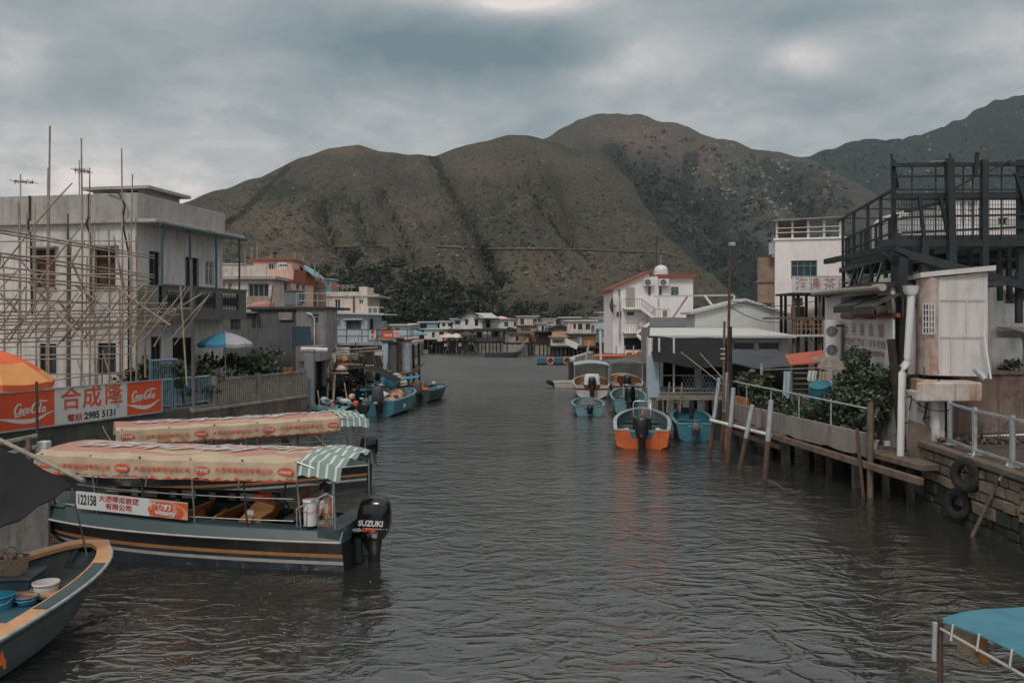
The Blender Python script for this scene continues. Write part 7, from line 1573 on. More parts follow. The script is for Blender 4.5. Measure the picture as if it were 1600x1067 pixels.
q = MB(); q.box((PX(1412, 24.5), 24.4, .6), (PX(1470, 24.5), 24.6, 3.4)); o = q.build('back_boarding', M['wood_dark']); tag(o, 'dark boarding behind the rain pipe', 'boarding')
# right yard
yw = thing('yard_wall', 'brown damp-stained wall at the back of the railed yard', 'wall', (PX(1480, 25), 25, RG)); q = MB(); q.box((0, 0, 0), (8, .3, 1.75)); q.build('wall_face', mat('damp_brown_wall', (.16, .105, .08), .92, c2=(.22, .17, .14), scale=1.1, streak=.7, dirt=(.05, .035, .028), dirt_amt=.6, bump=.03, bscale=8), yw); q = MB(); q.box((-.05, -.06, 1.75), (8, .36, 1.85)); q.build('coping', M['wood'], yw)
t, w_, h_ = hp('yard_house', 'white house with a tin lean-to roof at the right edge behind the railing', 1540, 1700, 27, 440, RG, .9, M['white_wall'], 0, [(1570, 460, 1596, 474, dict(gm=M['ochre'], fm=M['win_dark'], hood=M['white_trim'])), (1563, 609, 1594, 626, dict(fm=M['win_dark'], gm=GD, mull=(1, 0)))], cat='house')
q = MB(); q.prism([(.3, -.1, PZ(512, 26.9) - RG), (5, -.1, PZ(518, 26.9) - RG), (5, -1.5, PZ(527, 25.4) - RG), (.3, -1.5, PZ(520, 25.4) - RG)], (0, 0, .03)); q.build('tin_roof', M['tin'], t); q = MB(); q.box((.3, -1.52, PZ(529, 25.4) - RG), (5, -1.46, PZ(520, 25.4) - RG)); q.build('eave_board', M['wood'], t)
gc = MB(); rows = []
for i in range(10): f = i / 9; rows.append([(PX(1550, 25.6) + (PX(1597, 25.6) - PX(1550, 25.6)) * j / 6, 25.6 + .04 * math.sin(j * 1.5 + i * .9), PZ(528 + 79 * f, 25.6)) for j in range(7)])
gc.grid(rows, 0, True); gc.grid([list(reversed([(p[0], p[1] + .02, p[2]) for p in r_])) for r_ in rows], 0, True); o = gc.build('tarpaulin_screen', mat('silver_tarpaulin', (.34, .32, .32), .5, .2, var=.15, scale=1)); tag(o, 'silver-grey tarpaulin screen hanging below the tin roof', 'tarpaulin')
stick('soil_pipe', 'dark pipe running down the white wall at the right edge', 'pipe', P(1592, 505, 25), P(1592, 425, 25), .11, M['steel'], n=10)
plant('low weedy plant on the yard wall at the right edge', (PX(1585, 25), 25.1, RG + 1.8), .4, .3, 160, .14, [0, 1], 77, name='plant')
rgd = random.Random(6); q = MB(); leafy(q, (0, 0, .05), (2.2, .5, .06), 500, .12, rgd, mi=[0, 1, 2, 0], shell=0); o = q.build('leaf_litter', [M['wood'], M['net'], M['leaf3']]); o.location = (PX(1560, 22.5), 22.9, RG + .02); tag(o, kind='stuff')
stick('pvc_pipe', 'pale pipe lying along the foot of the yard wall', 'pipe', P(1530, 683, 24.2), P(1640, 677, 24.5), .04, M['plastic_white'])
# ---- pinkish-white three-storey teahouse
tw_ = dict(fm=M['win_green'], gm=GL)
t, w_, h_ = hp('teahouse', 'tall pinkish-white building with teal-framed windows and a railed roof shelter', 1211, 1322, 47, 376, RG, 4, M['bright_wall'], R(-15), [(1236, 407, 1277, 435, dict(mull=(3, 1), **tw_)), (1291, 404, 1306, 412, dict(mull=(0, 0), fm=M['wood_pale'])), (1237, 467, 1243, 482, dict(mull=(0, 1), **tw_))], cat='building')
slab(t, w_, 4, h_, .12, .08, M['bright_wall'], name='cornice')
for i in range(5): q = MB(); x_ = .1 + (w_ - .4) * i / 4; q.box((x_ - .06, .02, h_ + .12), (x_ + .06, .14, h_ + 1.1)); q.build('shelter_post', M['white_trim'], t)
for z_ in (.42, .68): q = MB(); q.tube([(.1, -.03, h_ + z_), (w_ - .3, -.03, h_ + z_ + .03)], .03, 6); q.build('roof_rail', M['white_trim'], t)
q = MB(); q.prism([(-.15, -.3, h_ + 1.06), (w_ + .1, -.3, h_ + 1.18), (w_ + .1, -.3, h_ + 1.26), (-.15, -.3, h_ + 1.14)], (0, 3.6, 0)); q.build('shelter_roof', M['tin'], t); q = MB(); q.box((.1, 1.5, h_ + .12), (w_ * .5, 1.6, h_ + 1.05)); q.build('shelter_back', M['tin_brown'], t)
q = MB(); q.box((-.9, .8, PZ(473, 47) - RG), (-.01, 2.6, PZ(400, 47) - RG)); q.box((-.98, .7, PZ(440, 47) - RG), (-.012, 2.65, PZ(437, 47) - RG)); bt_ = q.build('back_stair_tower', M['tin_brown'], t); 
q = MB(); q.box((-.32, .2, PZ(397, 47) - RG), (-.003, .8, PZ(379, 47) - RG)); q.build('tank_box', M['galv'], t)
aerial(1208, 358, 380, 47.5, 'television aerial on the corner of the teahouse roof', .4, 4, .02)
# sign of the teahouse
ts = thing('teahouse_sign', 'white two-panel sign with large red characters above the timber balcony', 'sign', (PX(1238, 44), 44, PZ(458, 44))); a, b = 0, PX(1326, 44) - PX(1238, 44); hh_ = PZ(433, 44) - PZ(458, 44); c_ = PX(1283, 44) - PX(1238, 44)
for x0_, x1_ in ((a, c_ - .02), (c_ + .02, b)):
 q = MB(); q.box((x0_, -.03, 0), (x1_, .03, hh_)); q.build('panel', M['sign_white'], ts)
q = MB(); q.box((a - .05, -.04, -.06), (b, .04, -.003)); q.box((a - .05, -.04, hh_ + .003), (b, .04, hh_ + .06)); q.build('frame', M['galv'], ts)
for px, c in ((1252, '海'), (1273, '邊'), (1296, '茶'), (1318, '座')): text(c, 'lettering', M['ink_faded'], ts, (PX(px, 44) - PX(1238, 44), -.035, hh_ * .5), (1, 0, 0), (0, 0, 1), .72, .006, sx=.95)
# timber-and-steel balcony stack under it
bs = thing('balcony_stack', 'ramshackle two-level balcony with a yellow railing under the teahouse sign', 'balcony', (PX(1238, 43.5), 43.5, 1.6)); X0, X1 = PX(1237, 43.5) - PX(1238, 43.5), PX(1312, 43.5) - PX(1238, 43.5)
zz_ = lambda py: PZ(py, 43.5) - 1.6
for i, px in enumerate((1240, 1247, 1281, 1297, 1309)): x_ = PX(px, 43.5) - PX(1238, 43.5); q = MB(); q.beam((x_, 0, 0), (x_, 0, zz_(459)), .14); q.build('post', M['wood'] if i % 2 == 0 else M['steel'], bs); q = MB(); q.beam((x_, 2, 0), (x_, 2, zz_(459)), .12); q.build('post', M['wood_dark'], bs)
for py, m_ in ((497, 'wood'), (524, 'white_trim'), (459, 'wood_dark')): q = MB(); q.box((X0 - (.8 if py == 497 else .1), -.35, zz_(py) - .06), (X1, 2.4, zz_(py) + .05)); q.build('floor', M[m_], bs)
q = MB(); q.box((X0 + .6, 1.8, zz_(497) + .06), (X1 - 1.2, 1.9, zz_(478))); q.build('back_board', M['brick_red'], bs); q = MB(); q.box((PX(1257, 43.5) - PX(1238, 43.5), 1.5, zz_(477)), (PX(1270, 43.5) - PX(1238, 43.5), 1.55, zz_(464))); q.build('screen', M['galv'], bs)
for z_ in (zz_(500), zz_(507), zz_(514)): q = MB(); q.tube([(X0, -.3, z_), (X1 - .8, -.3, z_)], .025, 5); q.build('rail', mat('yellow_railing', (.30, .21, .12), .6), bs)
for i in range(9): x_ = X0 + (X1 - .8 - X0) * i / 8; q = MB(); q.tube([(x_, -.3, zz_(523)), (x_, -.3, zz_(500))], .03, 5); q.build('baluster', MATS['yellow_railing'], bs)
person('person in pale clothes leaning on the yellow railing of the balcony', (PX(1262, 43.8), 44.1, PZ(522, 43.8) - .0), R(-90), seated(.18, headx=.1, arm=(.25, .02, 0)), M['skin'], M['cloth_tan'], M['navy_cloth'])
# ---- pale gabled warehouse
wh = thing('boat_shed', 'pale grey gabled boat shed with a low eave and a wide dark window', 'shed', (PX(1086, 47), 47, RG)); x1 = PX(1256, 47) - PX(1086, 47); zpk = PZ(470, 47) - RG; zev = PZ(488, 47) - RG; xp = PX(1164, 47) - PX(1086, 47)
q = MB(); q.prism([(0, 0, 0), (x1, 0, 0), (x1, 0, zev - .4), (xp, 0, zpk), (0, 0, zev)], (0, 2.4, 0)); q.build('gable_wall', M['warehouse'], wh)
q = MB(); q.prism([(-.3, -.25, zev - .12), (xp, -.25, zpk), (x1 + .3, -.25, zev - .55), (x1 + .3, -.25, zev - .42), (xp, -.25, zpk + .13), (-.3, -.25, zev + .01)], (0, 2.9, 0)); q.build('roof', M['roof_grey'], wh)
# front lean-to with big windows
xl, xr_ = PX(1016, 40.5), PX(1232, 40.5); Wl = xr_ - xl; zf = 4.15
bh = thing('quay_shed', 'pale front shed on a timber deck with a black sunshade across its left half', 'shed', (xl, 40.5, RG)); q = MB()
ho = [(PX(1144, 40.5) - xl, PZ(548, 40.5) - RG, PX(1181, 40.5) - xl, PZ(533, 40.5) - RG), (PX(1183, 40.5) - xl, PZ(548, 40.5) - RG, PX(1220, 40.5) - xl, PZ(533, 40.5) - RG), (PX(1036, 40.5) - xl, 0.0, PX(1086, 40.5) - xl, 2.2), (PX(1096, 40.5) - xl, 0.0, PX(1138, 40.5) - xl, 2.2), (PX(1150, 40.5) - xl, 0.0, PX(1225, 40.5) - xl, 1.25)]
hz = zf - RG; wall_panel(q, (0, 0, 0), (1, 0, 0), Wl, hz, ho, .15, nrm=(0, -1, 0)); wall_panel(q, (0, 1.2, 0), (0, -1, 0), 1.2, hz, nrm=(-1, 0, 0)); wall_panel(q, (Wl, 0, 0), (0, 1, 0), 6, hz, nrm=(1, 0, 0)); q.build('wall', M['warehouse'], bh)
for o_ in ho[:2]: window(bh, (0, 0, 0), (1, 0, 0), (0, -1, 0), o_, M['white_trim'], GL, (0, 0), .1, fw=.08)
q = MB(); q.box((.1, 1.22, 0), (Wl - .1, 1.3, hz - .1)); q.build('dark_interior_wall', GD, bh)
q = MB(); q.prism([(-.1, -.7, hz), (Wl + .1, -.7, hz), (Wl + .1, -.7, hz + .12), (-.1, -.7, hz + .12)], (0, .003, 0)); q.prism([(-.15, -.75, hz + .0), (Wl + .15, -.75, hz + .0), (Wl + .15, 6.4, hz + .32), (-.15 + 1.2, 6.4, hz + .32)], (0, 0, .1)); q.build('roof', M['warehouse'], bh)
dk = thing('timber_deck', 'grey plank deck on piles in front of the shed, with lattice railing', 'deck', (xl - .1, 38.6, 0)); q = MB(); q.box((0, -.3, 1.32), (Wl - 1.5, 2.6, 1.55)); q.build('planks', M['wood_pale'], dk)
for i in range(8):
 for y_ in (-.2, 2.2): q = MB(); q.tube([(.2 + i * .72, y_, -3), (.2 + i * .72, y_, 1.32)], .09, 7); q.build('pile', M['wood_dark'], dk)
for z_ in (1.65, 2.45): q = MB(); q.tube([(.1, -.25, z_), (Wl - 1.6, -.25, z_)], .025, 6); q.build('rail', M['galv'], dk)
q = MB(); n_ = 24
for i in range(n_): x_ = 1.2 + (Wl - 3) * i / n_; q.beam((x_, -.25, 1.67), (x_ + .4, -.25, 2.43), .018); q.beam((x_ + .4, -.25, 1.67), (x_, -.25, 2.43), .018)
q.build('lattice', M['galv'], dk)
for px, Y in ((1016, 38.5), (1030, 38.5), (1053, 38.4)): stick('awning_post', {1016: 'pale wide board post at the left corner of the shed deck', 1030: 'thin grey post second from the shed deck corner', 1053: 'white post holding the black sunshade'}[px], 'post', (PX(px, Y), Y, 1.5 if px != 1016 else .4), P(px, 528, Y), .05 if px != 1016 else .12, M['white_trim'])
q = MB(); q.box((-.05, -.02, 0), (.45, .03, 1.9)); o = q.build('side_board', M['cloth_blue']); o.location = (PX(1014, 38.3), 38.3, 1.45); tag(o, 'pale blue sheet closing the left corner of the shed deck', 'board')
cr = thing('ladder', 'timber ladder standing in the water against the deck', 'ladder', tuple(W(1042, 645)))
for p, q_ in ((P(1042, 645, 36.2), P(1046, 598, 37.8)), (P(1062, 645, 36.2), P(1066, 598, 37.8))): q = MB(); q.beam(p, q_, .08); q.build('stile', M['wood'], cr, True)
for k in range(4): f = k / 4 + .1; q = MB(); q.beam(P(1042, 645, 36.2).lerp(P(1046, 598, 37.8), f), P(1062, 645, 36.2).lerp(P(1066, 598, 37.8), f), .05); q.build('rung', M['wood'], cr, True)
ch2 = copy_tree(ch, None, (PX(1105, 39.6), 39.6, 1.55), R(60), 'folding chair on the shed deck behind the lattice')
for c in ch2.children: c.material_slots
bucket('green tub on the shed deck near its left corner', (PX(1036, 38.9), 38.9, 1.56), .22, .32, M['teal_pale'], name='tub')
def sunshade(lab, pts, Yj, seed, m):
 q = MB(); rows = []
 for i in range(11):
  f = i / 10; row = []
  for j in range(9):
   g_ = j / 8; a = pts[0].lerp(pts[1], f); b = pts[3].lerp(pts[2], f); p = a.lerp(b, g_); p.z += -.12 * math.sin(math.pi * f) * g_ + .04 * math.sin(9 * f + 5 * g_ + seed); row.append(tuple(p))
  rows.append(row)
 q.sheet(rows, .02); o = q.build('sunshade', m); return tag(o, lab, 'sunshade')
sunshade('big black sunshade cloth hanging from the eave of the quay shed', [P(1013, 526, 39.7), P(1134, 529, 39.7), P(1134, 574, 37.4), P(1021, 563, 37.6)], 0, 1, M['tarp'])
sunshade('smaller charcoal sunshade cloth right of the lamp pole', [P(1140, 546, 37), P(1226, 549, 36.5), P(1240, 572, 34.0), P(1141, 568, 34.4)], 0, 2, M['tarp_grey'])
mor = mat('orange_red_tin', (.42, .10, .05), .6, var=.25, scale=1.5, dirt_amt=.3)
q = MB(); q.prism([P(1226, 556, 33), P(1292, 548, 32.5), P(1292, 567, 31), P(1234, 571, 31.4)], (0, 0, .05)); o = q.build('tin_awning', mor); tag(o, 'orange-red tin awning beside the air conditioner', 'awning')
for a in ((1180, 1186), (1200, 1206)): pass
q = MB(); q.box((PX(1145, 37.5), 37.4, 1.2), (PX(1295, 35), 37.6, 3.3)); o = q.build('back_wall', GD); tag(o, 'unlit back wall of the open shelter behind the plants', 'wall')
for px, Y in ((1237, 32.5), (1190, 33)): stick('shelter_post', {1237: 'pale post under the orange-red awning', 1190: 'thin post under the charcoal sunshade'}[px], 'post', (PX(px, Y), Y, 1.2), P(px, 568, Y), .06, M['galv'])
q = MB()
for k in range(7): q.box((PX(1240, 34), 33.9, 1.5 + k * .22), (PX(1285, 34), 34.0, 1.54 + k * .22))
o = q.build('shelf_rack', M['wood_pale']); tag(o, 'slatted rack in the shelter behind the washing', 'rack')
# tall lamp pole
lp = thing('lamp_pole', 'tall rusty pole with a small floodlight at its top, lashed to timbers by the water', 'lamp pole', tuple(W(1135, 700))); 
a = W(1135, 700); Yp = a.y; tp = P(1141, 384, Yp)
q = MB(); q.tube([a - Vector((0, 0, 1.5)), a.lerp(tp, .35)], .15, 9, .13); q.build('lower_pole', M['wood'], lp, True); q = MB(); q.tube([a.lerp(tp, .33), tp], .055, 8); q.build('upper_pole', M['rust'], lp, True)
q = MB(); q.box((tp.x - .05, tp.y - .1, tp.z - .02), (tp.x + .18, tp.y + .1, tp.z + .13)); bevel(q.build('floodlight', M['galv'], lp, True), .02)
q = MB(); q.tube([P(1130, 640, Yp - .15), P(1132, 502, Yp - .15)], .05, 7); q.build('lashed_timber', M['wood'], lp, True); q = MB(); q.tube([P(1142, 650, Yp - .1), P(1141, 510, Yp - .1)], .07, 7); q.build('lashed_timber', M['wood_dark'], lp, True)
for y_ in (545, 553, 560): q = MB(); q.beam(P(1126, y_, Yp - .2), P(1133, y_, Yp - .2), .04); q.build('step_peg', M['white_trim'], lp, True)
for a_, b_ in (((1064, 550, 37.9), (1128, 600, 29.5)), ((1094, 552, 38), (1130, 592, 29.5))): stick('guy_rope', 'guy rope from the black sunshade down to the lamp pole, %s' % ('upper' if a_[0] == 1094 else 'lower'), 'rope', P(*a_), P(*b_), .02, M['wood_pale'])
# ---- white three-storey house with outside stairs
zw = 1.7; H3 = dict(fm=M['galv'], gm=GL)
u1 = lambda px, Y=88: PX(px, Y)
wt3 = thing('stair_house', 'white three-storey house with rust-red roof edges and a zigzag outside staircase', 'house', (u1(958), 88, zw))
lx = lambda px: u1(px) - u1(958); lz = lambda py: PZ(py, 88) - zw
q = MB(); q.prism([(0, 0, -.5), (lx(1014), 0, -.5), (lx(1014), 0, lz(426)), (0, 0, lz(449))], (0, 9, 0)); q.box((lx(1014), 0, -.5), (lx(1083), 9, lz(432))); q.build('wall', M['bright_wall'], wt3)
q = MB(); q.prism([(-.5, -.4, lz(451)), (lx(1019), -.4, lz(421)), (lx(1019), -.4, lz(424.5)), (-.5, -.4, lz(454.5))], (0, 9.5, 0)); q.build('sloping_roof', M['brick_red'], wt3); q = MB(); q.box((lx(1028), -.5, lz(434)), (lx(1089), 9.2, lz(429))); q.build('flat_roof', M['brick_red'], wt3); q = MB(); q.box((lx(1046), -.2, lz(499)), (lx(1080), -.003, lz(496.5))); q.build('red_ledge', M['brick_red'], wt3)
for r_, ml in (((1012, 447, 1017, 461), (0, 1)), ((1029, 447, 1034, 461), (0, 1)), ((1048, 448, 1060, 462), (1, 1)), ((963, 487, 971, 495), (1, 0)), ((979, 487, 991, 493), (0, 0)), ((966, 452, 969, 462), (0, 0)), ((1012, 508, 1016, 521), (0, 1))):
 window(wt3, (0, 0, 0), (1, 0, 0), (0, -1, 0), (lx(r_[0]), lz(r_[3]), lx(r_[2]), lz(r_[1])), M['galv'], GL, ml, depth=-.01, fw=.05)
q = MB(); q.box((lx(978), -.05, lz(479)), (lx(992), -.003, lz(449))); q.build('door', mat('pale_brown_door', (.40, .34, .31), .7), wt3); q = MB(); q.box((lx(1036), -.04, lz(495)), (lx(1042), -.003, lz(485))); q.build('meter_box', M['tin_brown'], wt3); q = MB(); q.box((lx(975), -.06, lz(546)), (lx(1005), -.004, lz(528))); q.build('dark_doorway', GD, wt3)
def stair(a, b, n_=12, wd=1.0):
 q = MB(); a = Vector(a); b = Vector(b)
 q.beam((a.x, -wd, a.z - .1), (b.x, -wd, b.z - .1), .06, .3); q.beam((a.x, -.06, a.z - .1), (b.x, -.06, b.z - .1), .06, .3)
 for i in range(n_): f = (i + .5) / n_; c = a.lerp(b, f); q.box((c.x - .16, -wd, c.z - .02), (c.x + .16, -.04, c.z + .02))
 o = q.build('stair_flight', M['bright_wall'], wt3); q = MB()
 for i in range(n_ + 1): f = i / n_; c = a.lerp(b, f); q.beam((c.x, -wd, c.z), (c.x, -wd, c.z + .9), .03)
 q.beam((a.x, -wd, a.z + .92), (b.x, -wd, b.z + .92), .05); q.build('stair_railing', M['shed'], o)
def landing(x0, x1, z_):
 q = MB(); q.box((x0, -1.05, z_ - .18), (x1, -.003, z_)); o = q.build('landing', M['bright_wall'], wt3); q = MB(); n_ = int((x1 - x0) / .22)
 for i in range(n_ + 1): q.beam((x0 + (x1 - x0) * i / n_, -1, z_), (x0 + (x1 - x0) * i / n_, -1, z_ + .9), .03)
 q.beam((x0, -1, z_ + .92), (x1, -1, z_ + .92), .05); q.build('landing_railing', M['shed'], o)
landing(lx(973), lx(1000), lz(481)); landing(lx(973), lx(995), lz(518)); landing(lx(1022), lx(1044), lz(497))
stair((lx(1000), 0, lz(481)), (lx(1022), 0, lz(497))); stair((lx(1022), 0, lz(497)), (lx(993), 0, lz(518)), 14); stair((lx(993), 0, lz(521)), (lx(1014), 0, lz(540)), 12)
for i, px in enumerate((1005, 1029)): a_ = aircon('air conditioner high on the white stair house, %s' % ('left of the roof gap' if i == 0 else 'under the flat roof edge'), (u1(px), 87.4, PZ(447, 88)), 0, 1.0, .5, .75, 1, stand=None, vert=False)
q = MB(); q.ball((0, 0, .5), .75, rz=.62, n=16, k=10); q.loft([(0, 0, 0, .8, .8, 2), (0, 0, .5, .78, .78, 2)], 16); wtk = thing('water_tank', 'round white water tank on the roof of the stair house', 'tank', (u1(1038), 90, PZ(429, 88) + .02)); q.build('body', M['plastic_white'], wtk); q = MB(); q.tube([(0, 0, 1.0), (0, 0, 2.2)], .03, 5); q.build('rod', M['galv'], wtk)
stick('roof_mast', 'tall thin mast on the roof of the stair house', 'mast', P(1026, 430, 90), P(1026, 370, 90), .05, M['steel'])
sd_ = thing('satellite_dish', 'rust-backed round dish on the left side of the stair house', 'dish', (u1(956), 87.6, PZ(477, 88))); q = MB(); q.loft([(0, 0, -.3, .1, .1, 2), (0, 0, -.15, .6, .6, 2), (0, 0, 0, .9, .9, 2)], 18, axis='x'); q.build('dish', M['rust'], sd_); q = MB(); q.tube([(-.3, 0, 0), (.5, .4, 0)], .05, 6); q.build('arm', M['galv'], sd_)
stick('downpipe', 'grey downpipe down the left corner of the stair house', 'pipe', P(968, 532, 87.6), P(968, 462, 87.6), .08, M['galv'])
ga = thing('white_gantry', 'thin white steel gantry reaching from the stair house over to the boat shed', 'gantry', (PX(1028, 70), 70, 0)); 
for p, q_ in ((P(1022, 463, 70), P(1145, 461, 60)), (P(1029, 500, 70), P(1029, 463, 70)), (P(1047, 502, 68), P(1074, 463, 66)), (P(1101, 462, 63), P(1116, 482, 60)), (P(1147, 461, 60), P(1147, 476, 60))): q = MB(); q.beam(p, q_, .12); q.build('bar', M['white_trim'], ga, True)
q = MB(); q.box((u1(1040, 60), 60, 3.6), (u1(1086, 60), 62, 4.8)); o = q.build('grey_tin_roof', M['tin']); 
bpy.data.objects.remove(o)
t, w_, h_ = hp('grey_roofed_shed', 'low shed with a grey tin roof between the stair house and the boat shed', 1018, 1086, 62, 512, RG, 5, M['tin'], 0, [], cat='shed')
q = MB(); q.prism([(-.2, -.4, h_), (w_, -.4, h_), (w_, 4.8, h_ + .7), (.6, 4.8, h_ + .7)], (0, 0, .08)); q.build('roof', M['shed'], t)
# ================================================================ BOATS ON THE RIGHT
def open_boat(lab, px, py, w, L, head, mats, zs=.62, zb=.8, rim=None, bench=(.3, .55, .78), bm_=None, notch=(.25, .2), eng=None, draft=.25, rows=None, name='open_boat', flo=.12, cat='boat', xy=None, **kw):
 p = xy or W(px, py); t = thing(name, lab, cat, (p[0], p[1], 0), R(90 + head))
 rows = rows or [(.3, 0), (.85, 0), (1, 1)]; sec = hull(t, L, w, zs, zb, mats, rows, draft=draft, rim=rim or mats[1], notch=notch, floor=flo, **kw)
 for i, s in enumerate(bench): thwart(t, sec, L, s, .26, zs * .55, bm_ or mats[-1], .04, .8)
 if eng: outboard(t, -.02, zs - (notch[1] if notch else 0), **eng)
 return t, sec, L
tO, secO, LO = open_boat('open boat with a bright orange transom, grey rim and a small windscreen console', 1003, 701, 2.35, 6.4, -9, [M['orange'], M['orange'], M['deck_teal']], .72, .92, rim=M['galv'], bm_=M['deck_teal'], notch=(.38, .34), eng=dict(size=1.3, cm=M['black'], band=None), rimw=.12, wst=.9, knee=.84)
q = MB(); q.box((.07, -.98, .36), (.55, .98, .66)); bevel(q.build('stern_locker', M['teal'], tO), .02)
q = MB(); q.box((2.0, -.38, .1), (2.5, .38, 1.0)); cn = bevel(q.build('helm_console', M['black'], tO), .04, 2); q = MB(); q.torus((1.93, .05, 1.08), .17, .016, (-.6, 0, .8)); q.build('steering_wheel', M['black'], cn)
q = MB(); q.tube([(2.3, -.36, 1.0), (2.4, -.36, 1.55), (2.42, -.28, 1.62), (2.42, .28, 1.62), (2.4, .36, 1.55), (2.3, .36, 1.0)], .022, 6); q.build('windscreen_frame', M['chrome'], cn)
q = MB(); q.box((2.9, -.75, .1), (4.1, .75, .34)); bevel(q.build('foredeck_box', M['deck_teal'], tO), .03)
q = MB(); q.loft([(.35, .6, .66, .26, .14, 2), (.35, .6, .74, .2, .1, 2)], 10); q.build('coiled_rope', M['sack'], tO)
q = MB(); [q.ball((.3 + .12 * math.cos(i * 2), -.62 + .1 * math.sin(i * 3), .7), .07, n=8, k=5) for i in range(5)]; q.build('rope_heap', M['cloth_white'], tO)
open_boat('small bright blue open boat with a tilted grey outboard, right of the orange one', 1086, 689, 1.75, 4.9, -8, [M['teal'], M['teal'], M['teal']], .70, .86, rim=M['teal_pale'], eng=dict(size=.85, tilt=R(-48), cm=M['shed'], lm=M['galv']), rows=[(.3, 0), (.9, 0), (1, 1)], bm_=M['teal_pale'])
open_boat('smallest pale teal dinghy with a tilted engine, nearest the open river', 921, 650, 1.75, 3.7, -2, [M['teal_pale'], M['teal_pale'], M['grey_boat']], .50, .62, rim=M['teal_pale'], eng=dict(size=.8, tilt=R(-42), cm=M['black'], lm=M['galv']), bm_=M['grey_boat'])
tG, sG, LG = open_boat('grey-green open boat with a tall black engine, between the teal dinghy and the orange-sterned boat', 984, 648, 2.0, 6.2, -6, [M['teal_pale'], M['teal_pale'], M['grey_boat']], .78, .92, rim=M['teal_pale'], eng=dict(size=1.35, cm=M['black_gloss']), bm_=M['deck_teal'])
q = MB(); q.tube([(1.1, -.5, .5), (1.1, -.5, 1.5), (1.1, .3, 1.5), (1.1, .3, .5)], .025, 6); q.build('grab_hoop', M['chrome'], tG)
mcream = mat('cream_gelcoat', (.50, .45, .41), .45, var=.12, dirt_amt=.2)
def canopied(lab, px, py, head, w, L, eng_cover, roofm):
 t, sec, L = open_boat(lab, px, py, w, L, head, [mcream, mcream, M['ochre']], .82, 1.1, rim=mcream, bm_=M['ochre'], notch=(.4, .3), eng=dict(size=1.25, cm=M['black']), name='canopied_boat', rows=[(.4, 0), (.9, 0), (1, 1)])
 q = MB(); q.box((-.05, -w * .47, .60), (.03, w * .47, .68)); q.build('stern_stripe', M['win_dark'], t)
 q = MB(); q.sheet([[(.6 + 4.0 * i / 6, -w * .46 + w * .92 * j / 8, 2.1 + .16 * math.sin(math.pi * j / 8) + .03 * math.sin(i)) for j in range(9)] for i in range(7)], .03); q.build('canopy', roofm, t)
 for x_ in (.65, 1.6, 2.6, 3.6, 4.5):
  for s in (-1, 1): q = MB(); q.tube([(x_, s * w * .44, .8), (x_, s * w * .44, 2.1)], .025, 6); q.build('canopy_post', M['galv'], t)
 q = MB(); q.box((2.4, -.5, .1), (2.9, .5, 1.15)); q.build('helm_console', M['ochre'], t)
 if eng_cover: q = MB(); q.loft([(.12, 0, .9, .22, .52, 3), (.12, 0, 1.5, .16, .46, 3), (.14, 0, 1.58, .1, .4, 3)], 14); q.build('engine_cover', M['cloth_white'], t)
 return t
canopied('cream canopied boat with a white cloth round its black engine', 925, 623, -4, 2.5, 6.2, True, M['galv']); canopied('second cream canopied boat half hidden behind the grey-green open boat', 980, 619, -4, 2.4, 6.2, False, M['shed'])
open_boat('narrow cream skiff lying sideways by the pier corner with its engine tipped up', 0, 0, 1.1, 3.2, -84, [mcream, mcream, mcream], .42, .5, eng=dict(size=.7, tilt=R(-50), cm=M['black']), xy=(PX(866, 62), 62), notch=(.2, .1))
pr = thing('pier', 'pale concrete pier wall in front of the white stair house', 'pier', (PX(893, 70), 70, 0)); q = MB(); q.prism([(0, 0, -3), (9, -1, -3), (9, 22, -3), (3.2, 18, -3), (.2, 4, -3)], (0, 0, 4.45)); bevel(q.build('wall_face', M['dark_concrete'], pr), .06)
q = MB(); q.prism([(-.08, -.08, 1.45), (.3, -.1, 1.45), (.6, 4, 1.45), (3.5, 17, 1.45), (3.2, 18, 1.45), (.12, 4, 1.45)], (0, 0, .25)); q.build('kerb', M['parapet'], pr); q = MB(); q.tube([(-.06, -.2, -1), (-.06, -.2, 1.5)], .22, 8); q.build('fender_pile', M['wood_dark'], pr)
rg = random.Random(17)
for i, px in enumerate((963, 976, 990, 1004)): stick('pier_post', 'thin grey post on the pier, %s from the stair house corner' % ('first', 'second', 'third', 'fourth')[i], 'post', (PX(px, 80), 80, 1.4), P(px, 540, 80), .07, M['galv'])
lifebuoy('orange ring hanging on the pier railing right of the stair house', P(1000, 556, 79), .42, .1, (0, -1, 0)); lifebuoy('orange ring on the pier, left of its twin by the stair house', P(983, 558, 79.2), .42, .1, (0, -1, 0))
q = MB(); q.loft([(0, 0, -1.6, .02, .02, 2), (0, 0, -1.0, .3, .16, 2), (0, 0, 1.0, .3, .16, 2), (0, 0, 1.6, .02, .02, 2)], 12, axis='x'); o = q.build('kayak', M['orange']); o.location = (PX(952, 76), 76, 1.7); tag(o, 'orange kayak lying on the pier behind the canopied boats', 'kayak')
stick('mooring_pole', 'pale leaning pole at the pier corner, its foot dark with damp', 'pole', P(914, 570, 73), P(921, 533, 74), .1, M['wood_pale']); stick('mast', 'white mast with a rust-red foot behind the canopied boats', 'mast', P(939, 567, 74), P(938, 516, 74), .12, M['white_trim'])
tq, sq_, lq = open_boat('long blue boat with two orange lifebuoys on its side, out in the far channel', 0, 0, 1.6, 6.6, -90, [M['teal'], M['teal'], M['teal']], .75, .85, rim=M['teal_pale'], xy=(PX(839, 94), 94), notch=None, bench=(.5,), rows=[(.4, 0), (.9, 0), (1, 1)])
